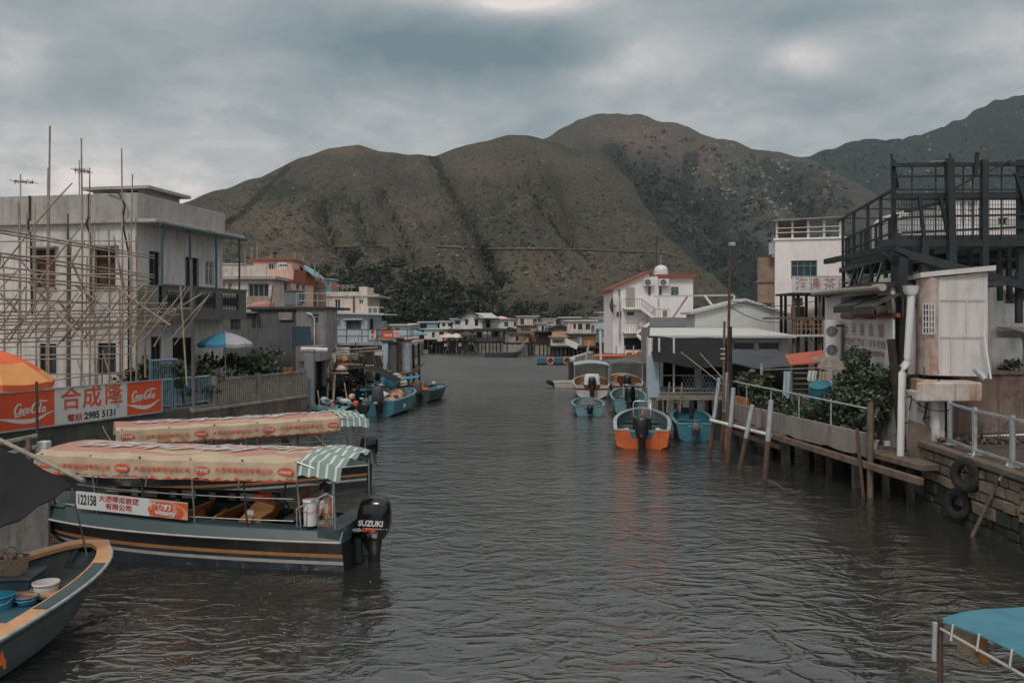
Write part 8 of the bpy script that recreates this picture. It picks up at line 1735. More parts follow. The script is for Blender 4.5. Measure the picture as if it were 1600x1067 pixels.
lifebuoy('left orange lifebuoy on the side of the long blue boat', (PX(860, 93), 93.1, .42), .36, .09, (0, -1, 0)); lifebuoy('right orange lifebuoy on the side of the long blue boat', (PX(886, 93), 93.1, .46), .36, .09, (0, -1, 0))
open_boat('low dark boat moored under the far white house', 0, 0, 1.6, 5.2, -90, [M['deck_teal'], M['deck_teal'], M['black']], .5, .7, xy=(PX(757, 113), 113), notch=None, bench=())
tp_, sp_, lp_ = open_boat('small boat with a pink canopy in the far left channel', 0, 0, 1.8, 5.0, 70, [mcream, mcream, M['ochre']], .5, .7, xy=(PX(670, 124), 124), eng=dict(size=1.3, cm=M['black']), bench=())
q = MB(); q.sheet([[(.5 + 3.6 * i / 4, -.9 + 1.8 * j / 6, 1.9 + .3 * math.sin(math.pi * j / 6)) for j in range(7)] for i in range(5)], .04); q.build('canopy', mat('dusty_pink_canvas', (.35, .15, .14), .8), tp_)
for x_ in (.6, 3.9):
 for y_ in (-.8, .8): q = MB(); q.tube([(x_, y_, .5), (x_, y_, 1.95)], .03, 5); q.build('canopy_post', M['galv'], tp_)
# ================================================================ BOATS AND CLUTTER ON THE LEFT
tL, sL, LL_ = open_boat('teal blue fishing boat with a covered engine and heaped sacks, the nearest under the shacks', 0, 0, 1.95, 5.8, -9, [M['teal'], M['teal'], M['grey_boat']], .80, 1.0, rim=M['teal_pale'], xy=(-6.95, 43.2), eng=dict(size=1.35, cm=M['tarp_grey'], y=-.1), rows=[(.3, 0), (.86, 0), (1, 1)], wst=.9, knee=.8)
mL = Matrix.Translation(tL.location) @ Matrix.Rotation(tL.rotation_euler.z, 4, 'Z')
text('CM6', 'hull_number', M['print_white'], tL, (LL_ * .25, -sL(.25)[1] - .03, .42), (1, 0, 0), (0, 0, 1), .28, .01)
def lump(lab, c, r, m, seed, name='sack', squash=.7, cat=None):
 rg = random.Random(seed); q = MB(); n_, k = 14, 8; rows = []
 for i in range(k + 1):
  a = math.pi * i / k; row = []
  for j in range(n_):
   b = 2 * math.pi * j / n_; rr_ = r * math.sin(a) * (1 + .7 * mnoise.noise(Vector((i * .6, math.cos(b) * 1.3 + seed, math.sin(b) * 1.3)))); row.append((rr_ * math.cos(b), rr_ * math.sin(b), r * squash * (1 - math.cos(a))))
  rows.append(row)
 q.grid(rows, 0, True, True); o = q.build(name, m); o.location = c; return tag(o, lab, cat or name.replace('_', ' '))
L_ = lambda x, y, z: mL @ Vector((x, y, z))
for i, (x_, y_, z_, r_, mm, lab) in enumerate([(1.2, -.3, .4, .36, 'sack', 'beige sack nearest the stern of the teal fishing boat'), (2.2, -.2, .45, .42, 'sack', 'large beige bundle amidships in the teal fishing boat'), (1.9, .45, .6, .4, 'cloth_white', 'pale net bag beside the beige bundle'), (3.2, 0, .6, .42, 'peach', 'faded orange float bag near the bow of the teal boat'), (.7, .4, .5, .35, 'shed', 'grey tarp bundle by the covered engine')]): lump(lab, L_(x_, y_, z_), r_, M[mm], 40 + i)
lump('orange cloth bundle draped over the black engine', (PX(556, 42.3), 42.3, .55), .14, M['orange'], 50, 'cloth_bundle', 1.3); lump('salmon cloth bundle beside the orange one', (PX(550, 42.8), 42.8, .9), .16, M['pink'], 51, 'cloth_bundle', 1)
td, sd2, ld2 = open_boat('dark teal dinghy under a faded tarpaulin beside the stone sea wall', 0, 0, 1.5, 3.1, 82, [M['teal_pale'], M['deck_teal'], M['teal_pale']], .5, .55, xy=(PX(556, 41.6), 41.6), eng=dict(size=1.0, cm=M['black'], tilt=R(-20)), bench=())
q = MB(); q.sheet([[(.3 + 2.6 * i / 8, -.72 + 1.44 * j / 8, .55 + .16 * math.sin(math.pi * j / 8) + .06 * math.sin(i * 2 + j)) for j in range(9)] for i in range(9)], .02); q.build('tarpaulin', M['teal_pale'], td)
lump('crumpled white sheet on the covered dinghy', (PX(512, 42), 42, .72), .33, M['cloth_white'], 52, 'sheet_heap', .4); lump('second white sheet, further right on the covered dinghy', (PX(538, 42.3), 42.3, .72), .3, M['cloth_white'], 53, 'sheet_heap', .5); lump('pale blue bag at the left end of the covered dinghy', (PX(506, 42.6), 42.6, .8), .2, M['cloth_blue'], 54, 'bag')
t2_, s2_, l2_ = open_boat('dark-hulled boat with orange gear outside the teal fishing boat', 0, 0, 1.5, 4.2, -14, [M['black'], M['deck_teal'], M['teal_pale']], .7, .8, xy=(PX(656, 50.5), 50.5), eng=dict(size=1.2, cm=M['shed']), bench=(.5,))
for i, (px, py, Y, r_, mm, lab) in enumerate([(653, 607, 51.5, .28, 'orange', 'orange float bundle, left in the dark-hulled boat'), (660, 611, 52, .2, 'cloth_blue', 'pale blue bag between the orange floats'), (663, 613, 51.2, .26, 'orange', 'orange float bundle, right in the dark-hulled boat')]): lump(lab, P(px, py, Y), r_, M[mm], 60 + i, 'float_bundle' if i != 1 else 'bag')
t3_, s3_, l3_ = open_boat('blue boat stacked with gear behind the teal fishing boat', 0, 0, 2.0, 5.0, -8, [M['teal'], M['teal'], M['grey_boat']], .9, 1.1, rim=M['teal'], xy=(-8.5, 48.6), bench=(.3, .5), notch=None)
barrel('short blue drum standing in the gear-stacked boat', P(612, 606, 50), .4, .75, M['teal']); barrel('blue drum nearer the wall in the gear-stacked boat', P(600, 607, 50.5), .36, .7, M['plastic_blue'])
for i, (px, py, r_, mm, lab) in enumerate([(612, 600, .4, 'peach', 'peach float bag in the gear-stacked boat'), (624, 601, .5, 'sack', 'beige sack at the right side of the gear-stacked boat'), (632, 604, .34, 'cloth_white', 'white foam block bundle by the beige sack'), (622, 592, .3, 'galv', 'grey bundle on the far side of the gear-stacked boat')]): lump(lab, P(px - 3, py, 50.8), r_ * .9, M[mm], 70 + i)
q = MB(); q.sheet([[(2.2 * i / 6, 1.1 * j / 4, .06 * math.sin(i * 1.2) + .1 * math.sin(math.pi * j / 4)) for j in range(5)] for i in range(7)], .04); o = q.build('boat_cover', M['plastic_blue']); o.location = P(600, 590, 52.4); tag(o, 'bright blue flat cover over a boat moored behind the gear', 'cover')
# net-drying deck and shacks under the blue house
dkz = 1.5; nd = thing('net_deck', 'dark timber landing on piles below the pale blue house', 'deck', (-12.6, 41, 0)); q = MB(); q.prism([(-.2, 1.5, dkz - .14), (2.1, 1.5, dkz - .14), (2.9, 12.5, dkz - .14), (5.4, 13.4, dkz - .14), (6.0, 17, dkz - .14), (5.2, 29, dkz - .14), (-.2, 31, dkz - .14)], (0, 0, .14)); q.build('planks', M['wood'], nd)
for i in range(13):
 s = i / 12
 for off in (0, 1.4): x_ = 2.0 + 1.85 * s - off; q = MB(); q.tube([(x_, 1.6 + 27 * s, -3), (x_, 1.6 + 27 * s, dkz - .1)], .1, 6); q.build('pile', M['wood_dark'], nd)
q = MB(); q.box((PX(500, 52), 52, dkz), (PX(596, 52), 52.2, 3.4)); o = q.build('shack_back_wall', mat('recess_shade_boards', (.03, .027, .024), .9, c2=(.06, .05, .04), scale=2)); tag(o, 'dark board wall at the back of the net landing', 'wall')  # boards coloured near-black to carry the shade of the recess under the house
pc = thing('concrete_pillar', 'grey sheet-clad pillar standing at the end of the board fence', 'pillar', (PX(484, 40), 40, .9)); q = MB(); q.box((-.2, -.2, 0), (.2, .2, PZ(549, 40) - .9)); q.build('shaft', mat('light_grey_cladding', (.23, .235, .24), .8, var=.15, streak=.4, dirt_amt=.2), pc); q = MB(); q.box((-.24, -.24, PZ(549, 40) - .9), (.24, .24, PZ(546, 40) - .87)); q.build('cap', M['parapet'], pc)
t, w_, h_ = hp('grey_gate_wall', 'second grey post and dark doorway behind the sheet-clad pillar', 494, 509, 44, 549, dkz, .3, M['shed'], 0, [(494.5, 552, 503, 606, dict(gm=GD, fm=M['wood_dark'], mull=(0, 0)))], cat='gateway')
stick('gutter_pipe', 'short fat white pipe lying across the top of the sheet-clad pillar', 'pipe', P(470, 546, 39.9), P(511, 547, 40.4), .12, M['plastic_white'], n=10)
t, w_, h_ = hp('porch_roof', 'pale grey scrap-tin porch roof behind the shrubs', 462, 500, 42.5, 541, 2.9, 3, M['tin'], 0, [], cat='roof')
for px0, px1, yt, yb, Y, mm, lab in [(597, 606, 534, 576, 54.6, 'blue_wall', 'narrow pale blue shack door panel at the far end of the landing'), (606, 619, 536, 575, 54.9, 'shed', 'slate blue shack panel between the pale blue door and the rusty one'), (619, 626, 530, 577, 55.3, 'rust', 'rust-brown shack post panel'), (626, 640, 533, 575, 55.8, 'galv', 'weathered whitish shack panel at the water edge')]:
 t, w_, h_ = hp('shack', lab, px0, px1, Y, yt, dkz, 1.0, M[mm], 0, [], cat='shack'); slab(t, w_, 1.0, h_, .1, .12, M['roof_dark'])
 q = MB(); q.box((w_ * .15, -.03, .1), (w_ * .85, -.003, h_ * .86)); q.build('door', M[mm], t)
rg = random.Random(31); names = ('first', 'second', 'third', 'fourth', 'fifth', 'sixth', 'seventh', 'eighth', 'ninth', 'tenth', 'eleventh', 'twelfth', 'thirteenth', 'fourteenth', 'fifteenth', 'sixteenth')
PLS = [(496, 610, 503, 652, 42.5), (513, 598, 510, 645, 43), (517, 575, 521, 628, 44), (523, 585, 520, 640, 43.5), (532, 540, 531, 610, 47), (538, 598, 545, 640, 44), (545, 560, 545, 625, 48), (556, 535, 556, 600, 50), (565, 600, 552, 612, 46), (571, 585, 572, 640, 46.5), (579, 540, 594, 596, 48), (586, 545, 587, 612, 52), (592, 560, 600, 610, 50), (606, 565, 600, 612, 54), (632, 560, 640, 600, 56), (640, 545, 641, 600, 58)]
for i, (x0_, y0_, x1_, y1_, Y) in enumerate(PLS):
 stick('leaning_pole', '%s leaning pole from the left among the clutter of the net landing' % names[i], 'pole', P(x1_, y1_, Y), P(x0_, y0_, Y + .6), rg.uniform(.035, .06), M[rg.choice(['bamboo', 'wood', 'wood_pale', 'rust', 'bamboo'])], 'poles of the net landing')
for i, (x0_, x1_, y_, dy, Y) in enumerate([(503, 560, 556, -3, 45), (510, 566, 568, 2, 45.5), (520, 590, 548, -5, 47), (508, 545, 583, 0, 44.5), (545, 600, 551, -4, 50), (540, 600, 567, 1, 51), (560, 612, 580, 0, 52), (590, 638, 575, 1, 57)]):
 stick('cross_pole', '%s crosswise bamboo from the left over the net landing' % names[i], 'pole', P(x0_, y_, Y), P(x1_, y_ + dy, Y + .3), .045, M['bamboo' if i % 2 else 'wood_pale'], 'crosswise bamboos of the net landing')
def netbag(lab, px, py, Y, w, h, m, seed):
 rg = random.Random(seed); q = MB()
 for _ in range(26):
  a = Vector((rg.uniform(-w, w) * .5, rg.uniform(-.15, .15), 0)); b = a + Vector((rg.uniform(-.1, .1), rg.uniform(-.05, .05), -h * rg.uniform(.6, 1))); q.tube([a, a.lerp(b, .5) + Vector((rg.uniform(-.08, .08), 0, 0)), b], [.02, .05, .03], 5)
 o = q.build('hanging_net', m); o.location = P(px, py, Y); return tag(o, lab, 'net')
for i, (px, py, Y, w, h, mm, lab) in enumerate([(568, 556, 49, .8, 1.1, 'net', 'brown fishing net bunched on the rack, middle of the landing'), (576, 570, 48.5, .5, 1.0, 'cloth_white', 'white net bag hanging below the brown net'), (560, 560, 50, .4, .8, 'cloth_white', 'white net skein left of the brown net'), (586, 555, 50, .6, 1.1, 'net', 'dark net curtain beside the white bag'), (592, 560, 52, .4, 1.3, 'net', 'tall brown net skein by the stacked trays'), (515, 560, 45, .3, .8, 'sack', 'pale rag net at the left end of the rack')]): netbag(lab, px, py, Y, w, h, M[mm], 80 + i)
def crate(lab, px, py, Y, w, h, m, name='crate'):
 t = thing(name, lab, name.replace('_', ' '), tuple(P(px, py, Y)), R((px * 7) % 20 - 10)); q = MB(); th = .02; q.box((-w / 2, -w / 3, 0), (w / 2, w / 3, .03))
 for k in range(3): z_ = h * (.12 + .32 * k); q.box((-w / 2, -w / 3, z_), (w / 2, -w / 3 + th, z_ + h * .22)); q.box((-w / 2, w / 3 - th, z_), (w / 2, w / 3, z_ + h * .22)); q.box((-w / 2, -w / 3 + th, z_), (-w / 2 + th, w / 3 - th, z_ + h * .22)); q.box((w / 2 - th, -w / 3 + th, z_), (w / 2, w / 3 - th, z_ + h * .22))
 q.build('slats', m, t); q = MB()
 for x_ in (-w / 2, w / 2 - .03):
  for y_ in (-w / 3 - .01, w / 3 - .02): q.box((x_, y_, 0), (x_ + .03, y_ + .03, h))
 q.build('corner_posts', m, t)
for i, (px, py, Y, w, h, mm, lab) in enumerate([(536, 556, 47, .7, .5, 'plastic_white', 'white crate on the rack of the net landing'), (524, 562, 46, .6, .45, 'galv', 'grey crate left of the white crate'), (548, 562, 48, .8, .25, 'wood_pale', 'flat wooden tray under the white crate'), (520, 578, 45.5, .7, .6, 'wood', 'brown crate low on the left of the rack'), (533, 584, 46, .7, .5, 'sack', 'pink-beige crate beside the brown one'), (592, 563, 51, .45, .3, 'wood_pale', 'stacked drying tray, lowest by the net skein'), (592, 555, 51, .45, .3, 'plastic_white', 'stacked drying tray, topmost by the net skein'), (528, 592, 45.2, .8, .5, 'wood_dark', 'dark crate at floor level of the landing')]): crate(lab, px, py, Y, w, h, M[mm])
lump('mustard yellow bag hanging over the white crate', P(534, 571, 46.3), .3, M['ochre'], 90, 'bag', 1); lump('pinkish bag below the yellow one', P(532, 584, 45.4), .34, M['pink'], 91, 'bag')
for i, (px0, px1, y0, y1, Y, mm, lab) in enumerate([(517, 524, 552, 566, 45, 'cloth_white', 'white cloth pinned at the left of the net rack'), (509, 514, 575, 590, 44.6, 'cloth_white', 'narrow white rag low beside the second pillar'), (545, 560, 570, 584, 47, 'tarp_grey', 'dark mat slung in the middle of the rack')]): cloth(lab, px0, px1, y0, y1, Y, M[mm], 100 + i)
q = MB(); rows = [[(-2.1 + 4.2 * i / 12, .9 * j - 1.0, 1.15 * math.sin(math.pi * (.12 + .76 * i / 12)) - .5 + .05 * math.sin(i + 2 * j)) for j in range(4)] for i in range(13)]; q.sheet(rows, .03); o = q.build('tarpaulin', M['tarp']); o.location = P(562, 592, 46.5); tag(o, 'dark tarpaulin hooped over a curved rod by the shacks', 'tarpaulin')
stick('mast', 'white upright mast behind the gear-stacked boat at the water edge', 'mast', P(641, 600, 58), P(639, 552, 58), .07, M['white_trim'])
for i, (a, b) in enumerate([(P(560, 728, 25.2), P(474, 662, 38)), (P(190, 700, 22.6), P(160, 665, 28)), (P(120, 786, 17.6), P(60, 760, 18.2)), (P(245, 690, 22.8), P(215, 668, 28.4)), (P(500, 640, 42), P(486, 612, 40.3))]): stick('mooring_rope', ['rope from the second sightseeing boat stern to the stone sea wall', 'rope from the second boat bow up to the long shop sign', 'short rope from the near boat bow to the landing quay', 'slack rope crossing behind the canopy ends to the railing foot', 'thin rope from the covered dinghy to the grey pillar'][i], 'rope', a, b, .014, M['wood_pale'], sag=.15)
rt = random.Random(77); q = MB(); mt_ = [M['bamboo'], M['net'], M['wood'], M['cloth_white'], M['wood_dark'], M['rust'], M['plastic_blue']]
for _ in range(95):
 px = rt.uniform(498, 598); Y = 43.5 + (px - 498) * .1 + rt.uniform(0, 2.5); a = P(px, rt.uniform(545, 615), Y); k = rt.random()
 if k < .55: q.tube([a, a + Vector((rt.gauss(0, .5), rt.gauss(0, .2), rt.gauss(0, .7)))], rt.uniform(.015, .035), 5, mi=rt.choice([0, 2, 2, 4, 5, 1]))
 elif k < .8: w = rt.uniform(.08, .22); q.box((a.x, a.y, a.z), (a.x + w * 1.6, a.y + w, a.z + w), mi=rt.choice([1, 2, 3, 4, 4, 6]))
 else: leafy(q, a, (.25, .1, .3), 10, .22, rt, mi=rt.choice([1, 1, 3]))
tag(q.build('net_tangle', mt_), kind='stuff')
q = MB(); mg_ = [M['sack'], M['teal_pale'], M['orange'], M['cloth_white'], M['black'], M['net'], M['plastic_blue']]
for bx_, by_, bz_, n_ in ((-8.3, 50.5, .9, 40), (-6.9, 45.2, .75, 34), (-5.6, 52.3, .75, 22), (-8.7, 42.1, .72, 16), (-7.9, 47.5, .9, 20)):
 for _ in range(n_):
  c = Vector((bx_ + rt.gauss(0, .4), by_ + rt.gauss(0, .9), bz_ + rt.uniform(0, .25))); w = rt.uniform(.05, .17)
  if rt.random() < .5: q.ball(c, w, rt.randrange(7), 7, 5, rz=w * .7)
  else: T = Matrix.Translation(c) @ Matrix.Rotation(rt.random() * 3, 4, 'Z') @ Matrix.Rotation(rt.gauss(0, .3), 4, 'X'); q.box((-w, -w * .7, -w * .3), (w, w * .7, w * .5), rt.randrange(7), T)
tag(q.build('fishing_gear_heap', mg_), kind='stuff')
# right bank: what fills the shelter, the parapet and the foot of the shop
q = MB(); mr_ = [M['wood'], M['wood_dark'], M['cloth_white'], M['plastic_blue'], M['terracotta'], M['net'], M['galv'], M['sack']]
for _ in range(130):
 s = rt.uniform(.2, 9.6); a = on(s, rt.uniform(.25, 2.4), 1.22 + abs(rt.gauss(0, .25))); k = rt.random(); w = rt.uniform(.04, .14)
 if k < .35: q.tube([a, a + Vector((rt.gauss(0, .2), rt.gauss(0, .3), rt.uniform(.2, 1.0)))], .012, 5, mi=rt.choice([0, 1, 6, 5]))
 elif k < .7: q.box(a, a + Vector((w * 1.5, w, w * 1.3)), rt.randrange(8))
 else: q.ball(a + Vector((0, 0, w)), w, rt.randrange(8), 8, 5)
for _ in range(60):
 a = P(rt.uniform(1412, 1470), rt.uniform(620, 738), 23.0 + rt.random()); q.tube([a, a + Vector((rt.gauss(0, .12), 0, rt.gauss(0, .4)))], rt.uniform(.01, .04), 5, mi=rt.choice([0, 1, 1, 5]))
tag(q.build('shelter_clutter', mr_), kind='stuff')
for i, (a, b, lab) in enumerate([((1141, 470, 30), (1300, 462, 33), 'wire from the tall lamp pole to the end of the long gutter'), ((1141, 480, 30), (1236, 500, 40), 'lower wire from the tall lamp pole to the yellow balcony'), ((1408, 470, 24.7), (1545, 452, 23.4), 'wire looping across the metal-clad room front'), ((1313, 470, 33), (1406, 505, 24.6), 'black cable sagging across the shop wall above the board'), ((1405, 600, 24), (1484, 640, 22), 'hose sagging from the rain pipe to the mesh railing')]): stick('cable', lab, 'cable', P(*a), P(*b), .014, M['rubber'], sag=.3)
for i, (s, off, r, h, n_) in enumerate([(1.9, .45, .28, .6, 170), (3.1, .4, .3, .55, 170), (4.3, .4, .25, .6, 150), (5.4, .4, .32, .5, 180), (9.3, .5, .3, .8, 170)]): plant(['spiky little pot plant right of the feathery plant', 'low pot plant between the two middle iron posts', 'small pot plant just under the long blue towel', 'low trailing pot plant left of the tree foot', 'scrawny pot plant by the timber post'][i], on(s, off, 1.22), r, h, n_, .13, [1, 2] if i % 2 else [0, 1, 2], 300 + i, pot=M['terracotta'] if i % 2 else M['plastic_white'])
for i in range(7):
 q = MB(); q.loft([(0, 0, dz, w, w * .8, 2.4) for dz, w in ((0, .12), (.1, .16), (.22, .1), (.26, .02))], 9); o = q.build('life_vest', M['orange']); o.location = toA(2.6 + i * .55, -.45 + .12 * (i % 3), .64)
 tag(o, '%s orange life vest from the stern on the benches of the near sightseeing boat' % names[i], 'life vest', 'life vests on the benches')
# shrubs behind the fence
for i, (px, py, Y, r, h, n_, lab) in enumerate([(225, 608, 32, .8, 1.7, 420, 'dark shrub behind the end of the shop sign'), (255, 590, 33, .8, 1.9, 460, 'flowering dark shrub beside the white house corner'), (322, 590, 34.2, .8, 1.6, 420, 'shrub in front of the teal and grey parasol'), (345, 590, 36.5, .9, 1.7, 420, 'shrub left of the widest bush behind the board fence'), (372, 590, 37.2, .9, 1.9, 500, 'tall airy bush behind the board fence'), (400, 588, 38, 1.0, 2.0, 620, 'widest bush behind the board fence'), (428, 586, 38.8, .9, 1.8, 520, 'right-hand bush near the scrap-tin porch'), (288, 605, 32.6, .5, 1.3, 260, 'thin shrub between the lamp pole and the blue railing')]):
 plant(lab, (PX(px, Y), Y, GZ), r, h, n_, .19, [[0, 0, 1], [0, 1, 1], [0, 1, 2]][i % 3], 200 + i, name='shrub', cat='shrub')
for i, px in enumerate((420, 430, 444, 450)): q = MB(); q.loft([(0, 0, 0, .1, .1, 2), (0, 0, .22, .15, .15, 2), (0, 0, .25, .16, .16, 2)], 12); o = q.build('flower_pot', M['terracotta']); o.location = (PX(px, 38.4), 38.4 + i * .1, 2.55); tag(o, '%s terracotta pot from the left on the board fence ledge' % names[i], 'pot', 'terracotta pots on the ledge')
q = MB(); q.box((PX(415, 38.6), 38.2, 2.45), (PX(458, 38.9), 39.2, 2.54)); o = q.build('ledge', M['wood']); tag(o, 'timber ledge carrying the terracotta pots', 'shelf')
# ================================================================ FAR VILLAGE ON STILTS
wf = dict(mull=(1, 1), fm=M['win_dark'], gm=GL)
def fh(lab, px0, px1, yt, yb, Y, m, wins=(), roof=None, D=6, piles=0, pm='wood_dark', name='stilt_house', gable=None, cat='house', deck=None):
 zb = PZ(yb, Y); t, w_, h_ = hp(name, lab, px0, px1, Y, yt, zb, D, m if not isinstance(m, str) else M[m], 0, [w[:4] + (dict(wf, **(w[4] if len(w) > 4 else {})),) for w in wins], cat=cat)
 if gable:
  xa = PX(gable[0], Y) - t.location.x; ze = h_; zp = PZ(gable[1], Y) - zb; q = MB(); q.prism([(-.0, 0, ze - .03), (w_, 0, ze - .03), (xa, 0, zp)], (0, D, 0)); q.build('gable', m if not isinstance(m, str) else M[m], t)
  q = MB(); q.prism([(-.5, -.5, ze - .2), (xa, -.5, zp), (w_ + .5, -.5, ze - .2), (w_ + .5, -.5, ze - .02), (xa, -.5, zp + .2), (-.5, -.5, ze - .02)], (0, D + 1, 0)); q.build('roof', M[roof or 'roof_dark'], t)
 else: slab(t, w_, D, h_, .16, .3, M[roof or 'roof_grey'])
 if piles:
  if deck is None or deck: q = MB(); q.box((-.3, -1.2, -.22), (w_ + .3, D, -.003)); q.build('deck', M['wood_dark'], t)
  for i in range(piles):
   x_ = w_ * (i + .3) / piles
   for y_ in (-.8, 2.5): q = MB(); k = .35 if pm != 'wood_dark' else .16; q.prism([(x_ - k, y_ - k, -zb - 2), (x_ + k, y_ - k, -zb - 2), (x_ + k, y_ + k, -zb - 2), (x_ - k, y_ + k, -zb - 2)], (0, 0, zb + 2 - .22)); q.build('pile', M[pm], t)
 return t, w_, h_
M['pile_pale'] = mat('pale_concrete_pile', (.30, .28, .25), .9, var=.25, streak=.4, dirt_amt=.3)
M['village_white'] = mat('village_white', (.64, .61, .58), .85, var=.1, scale=.7, streak=.3, dirt=(.3, .27, .24), dirt_amt=.15)
fh('pale grey hut behind the orange banner at the end of the left bank', 612, 640, 509, 527, 92, 'blue_wall', [(618, 513, 624, 519)], piles=0, D=4)
fh('far hut with a sky-blue side sheet and white roof slab', 655, 684, 504, 515, 136, 'blue_sheet', [(656, 506, 667, 513, dict(gm=GD))], roof='white_trim', piles=4, D=4)
fh('small white boxy far hut with one tall window', 663, 681, 515, 530, 128, 'village_white', [(675, 519, 679, 527)], piles=3, D=4); fh('plain white far house left of the dark terrace', 681, 697, 515, 533, 127, 'village_white', [(686, 518, 692, 523)], piles=3)
fh('pale far house with two small windows in its upper wall', 687, 707, 503, 516, 134, 'village_white', [(691, 505, 696, 510), (700, 505, 705, 510)]); fh('taller white far house with one dark wide window', 705, 721, 499, 514, 134, 'village_white', [(711, 501, 719, 507)])
tg, wg, hg = fh('big white gabled far house with two dark shuttered windows', 720, 754, 496, 514, 129, 'village_white', [(727, 500, 731, 508, dict(hood=M['roof_dark'])), (742, 499, 747, 509, dict(hood=M['roof_dark'], gm=GD))], gable=(735, 488))
fh('veranda wing of the gabled far house, open and dark inside', 752, 776, 497, 513, 130.5, 'village_white', [(759, 497.5, 766, 512, dict(gm=GD, mull=(0, 0)))], roof='roof_grey'); q = MB(); q.prism([P(742, 489, 129), P(768, 489, 131), P(780, 497, 128), P(750, 496.5, 128)], (0, .5, -.25)); o = q.build('veranda_roof', M['roof_grey']); tag(o, 'pale sloping veranda roof of the gabled far house', 'roof')
fh('low white far wing with two small windows beside the veranda', 776, 808, 499, 513, 131, 'village_white', [(788, 503, 794, 510), (803, 503, 807, 510)])
fh('white lower storey on pale concrete piles with two dark windows', 743, 789, 515, 533, 127, 'village_white', [(745, 518, 754, 528, dict(gm=GD)), (768, 517, 781, 527, dict(gm=GD, mull=(0, 0), hood=M['roof_dark']))], piles=8, pm='pile_pale', roof='roof_dark')
dt = thing('dark_terrace', 'black timber restaurant terrace with parasols on the far bank', 'terrace', (PX(692, 125), 125, 0)); X_ = lambda px: PX(px, 125) - PX(692, 125); Z_ = lambda py: PZ(py, 125)
q = MB(); q.box((X_(692), -.2, Z_(516) - .12), (X_(790), 1.5, Z_(515))); q.build('pergola_beam', M['wood_dark'], dt); q = MB(); q.box((X_(692), 0, Z_(534)), (X_(745), 4, Z_(532.5))); q.box((X_(703), -.6, Z_(547)), (X_(732), -.5, Z_(533))); q.build('boarding', M['wood_dark'], dt)
for i in range(12): x_ = X_(693 + i * 8.6); q = MB(); q.beam((x_, -.2, -1 if i < 7 else Z_(534)), (x_, -.2, Z_(515)), .16); q.build('post', M['wood_dark'], dt)
for a, b in ((695, 703), (715, 708), (722, 732), (748, 738)): q = MB(); q.beam((X_(a), -.5, 0), (X_(b), -.5, Z_(534)), .14); q.build('brace', M['wood'], dt)
for z_ in (Z_(530), Z_(513.5) + .9, ): q = MB(); q.box((X_(745 if z_ > 4 else 692), -.3, z_), (X_(792), -.22, z_ + .1)); q.build('rail', M['wood_dark'], dt)
for px, mm in ((697, 'ochre'), (697, 'sign_white'), (719, 'sign_white')): q = MB(); z_ = Z_(541 if mm == 'sign_white' else 537); q.box((X_(px - 2.4), -.68, z_), (X_(px + 2.4), -.62, z_ + (.5 if mm == 'sign_white' else .2))); q.build('notice', M[mm], dt)
def farparasol(lab, px, py, Y, r, m): o = parasol(lab, (PX(px, Y), Y, PZ(py, Y) - 2.4), r, 2.2, [m], .1, stripe=False, rise=.5, n_=6)
farparasol('pale pink far parasol on the dark terrace', 700, 524, 124, 1.2, M['pink']); farparasol('cream far parasol in the middle of the dark terrace', 713, 524, 124, 1.1, M['cloth_white']); farparasol('black far parasol on the dark terrace', 729, 521, 124.5, 1.3, M['roof_dark']); farparasol('teal far parasol at the left of the far village', 652, 520, 125, 1.6, M['teal_pale'])
farparasol('pale pink roof parasol beside the veranda roof', 783, 497, 133, 1.5, M['pink'])
mrs = mat('rust_patched_wall', (.36, .33, .29), .85, c2=(.22, .09, .05), scale=.7, streak=.6, dirt=(.16, .06, .035), dirt_amt=.6)
fh('grey far shed with a low dark gable, left of the rust-patched house', 789, 810, 517, 535, 124, 'tin', [(797, 523, 801, 530)], gable=(795, 513), piles=4, pm='pile_pale')
fh('pale grey upper box of the far village with two tall windows', 809, 840, 495, 510, 128, 'cream', [(813, 498, 819, 507), (833, 498, 839, 507)]); fh('rust-patched far house under the pale grey box', 808, 838, 510, 534, 122, mrs, [(815, 514, 829, 519, dict(gm=GL2)), (820, 524, 824, 531)], roof='rust', piles=5, pm='pile_pale')
fh('low rust-roofed front shack with a dark doorway', 795, 826, 522, 535, 119, mrs, [(806, 525, 810, 532, dict(gm=GD))], roof='rust', piles=4, pm='pile_pale', D=3)
fh('pale narrow far house right of the rust-patched one', 838, 852, 506, 520, 127, 'village_white', [(846, 509, 850, 517)]); fh('small whitish far house with a dark opening, further right', 850, 866, 503, 519, 130, 'village_white', [(857, 508, 861, 514)]); fh('open dark far shelter with clutter on its deck', 838, 862, 519, 536, 121, 'wood_dark', [(842, 522, 858, 532, dict(gm=GD, mull=(2, 0)))], roof='roof_dark', piles=4, pm='pile_pale', D=3)
fh('grey gabled far house behind the rust-roofed hut', 859, 888, 513, 524, 121, 'tin', [], gable=(875, 509)); fh('far hut with a bright rusty roof sheet and pale front', 861, 887, 527, 540, 116, 'cream', [(864, 531, 880, 536, dict(gm=GL2, mull=(3, 0)))], roof='tin_rust', piles=4, D=3); q = MB(); q.prism([P(861, 527.5, 115.5), P(887, 527.5, 115.5), P(887, 519, 118), P(863, 519, 118)], (0, 0, .1)); o = q.build('rust_roof', M['tin_rust']); tag(o, 'bright rusty sloping roof sheet on the pale fronted far hut', 'roof')
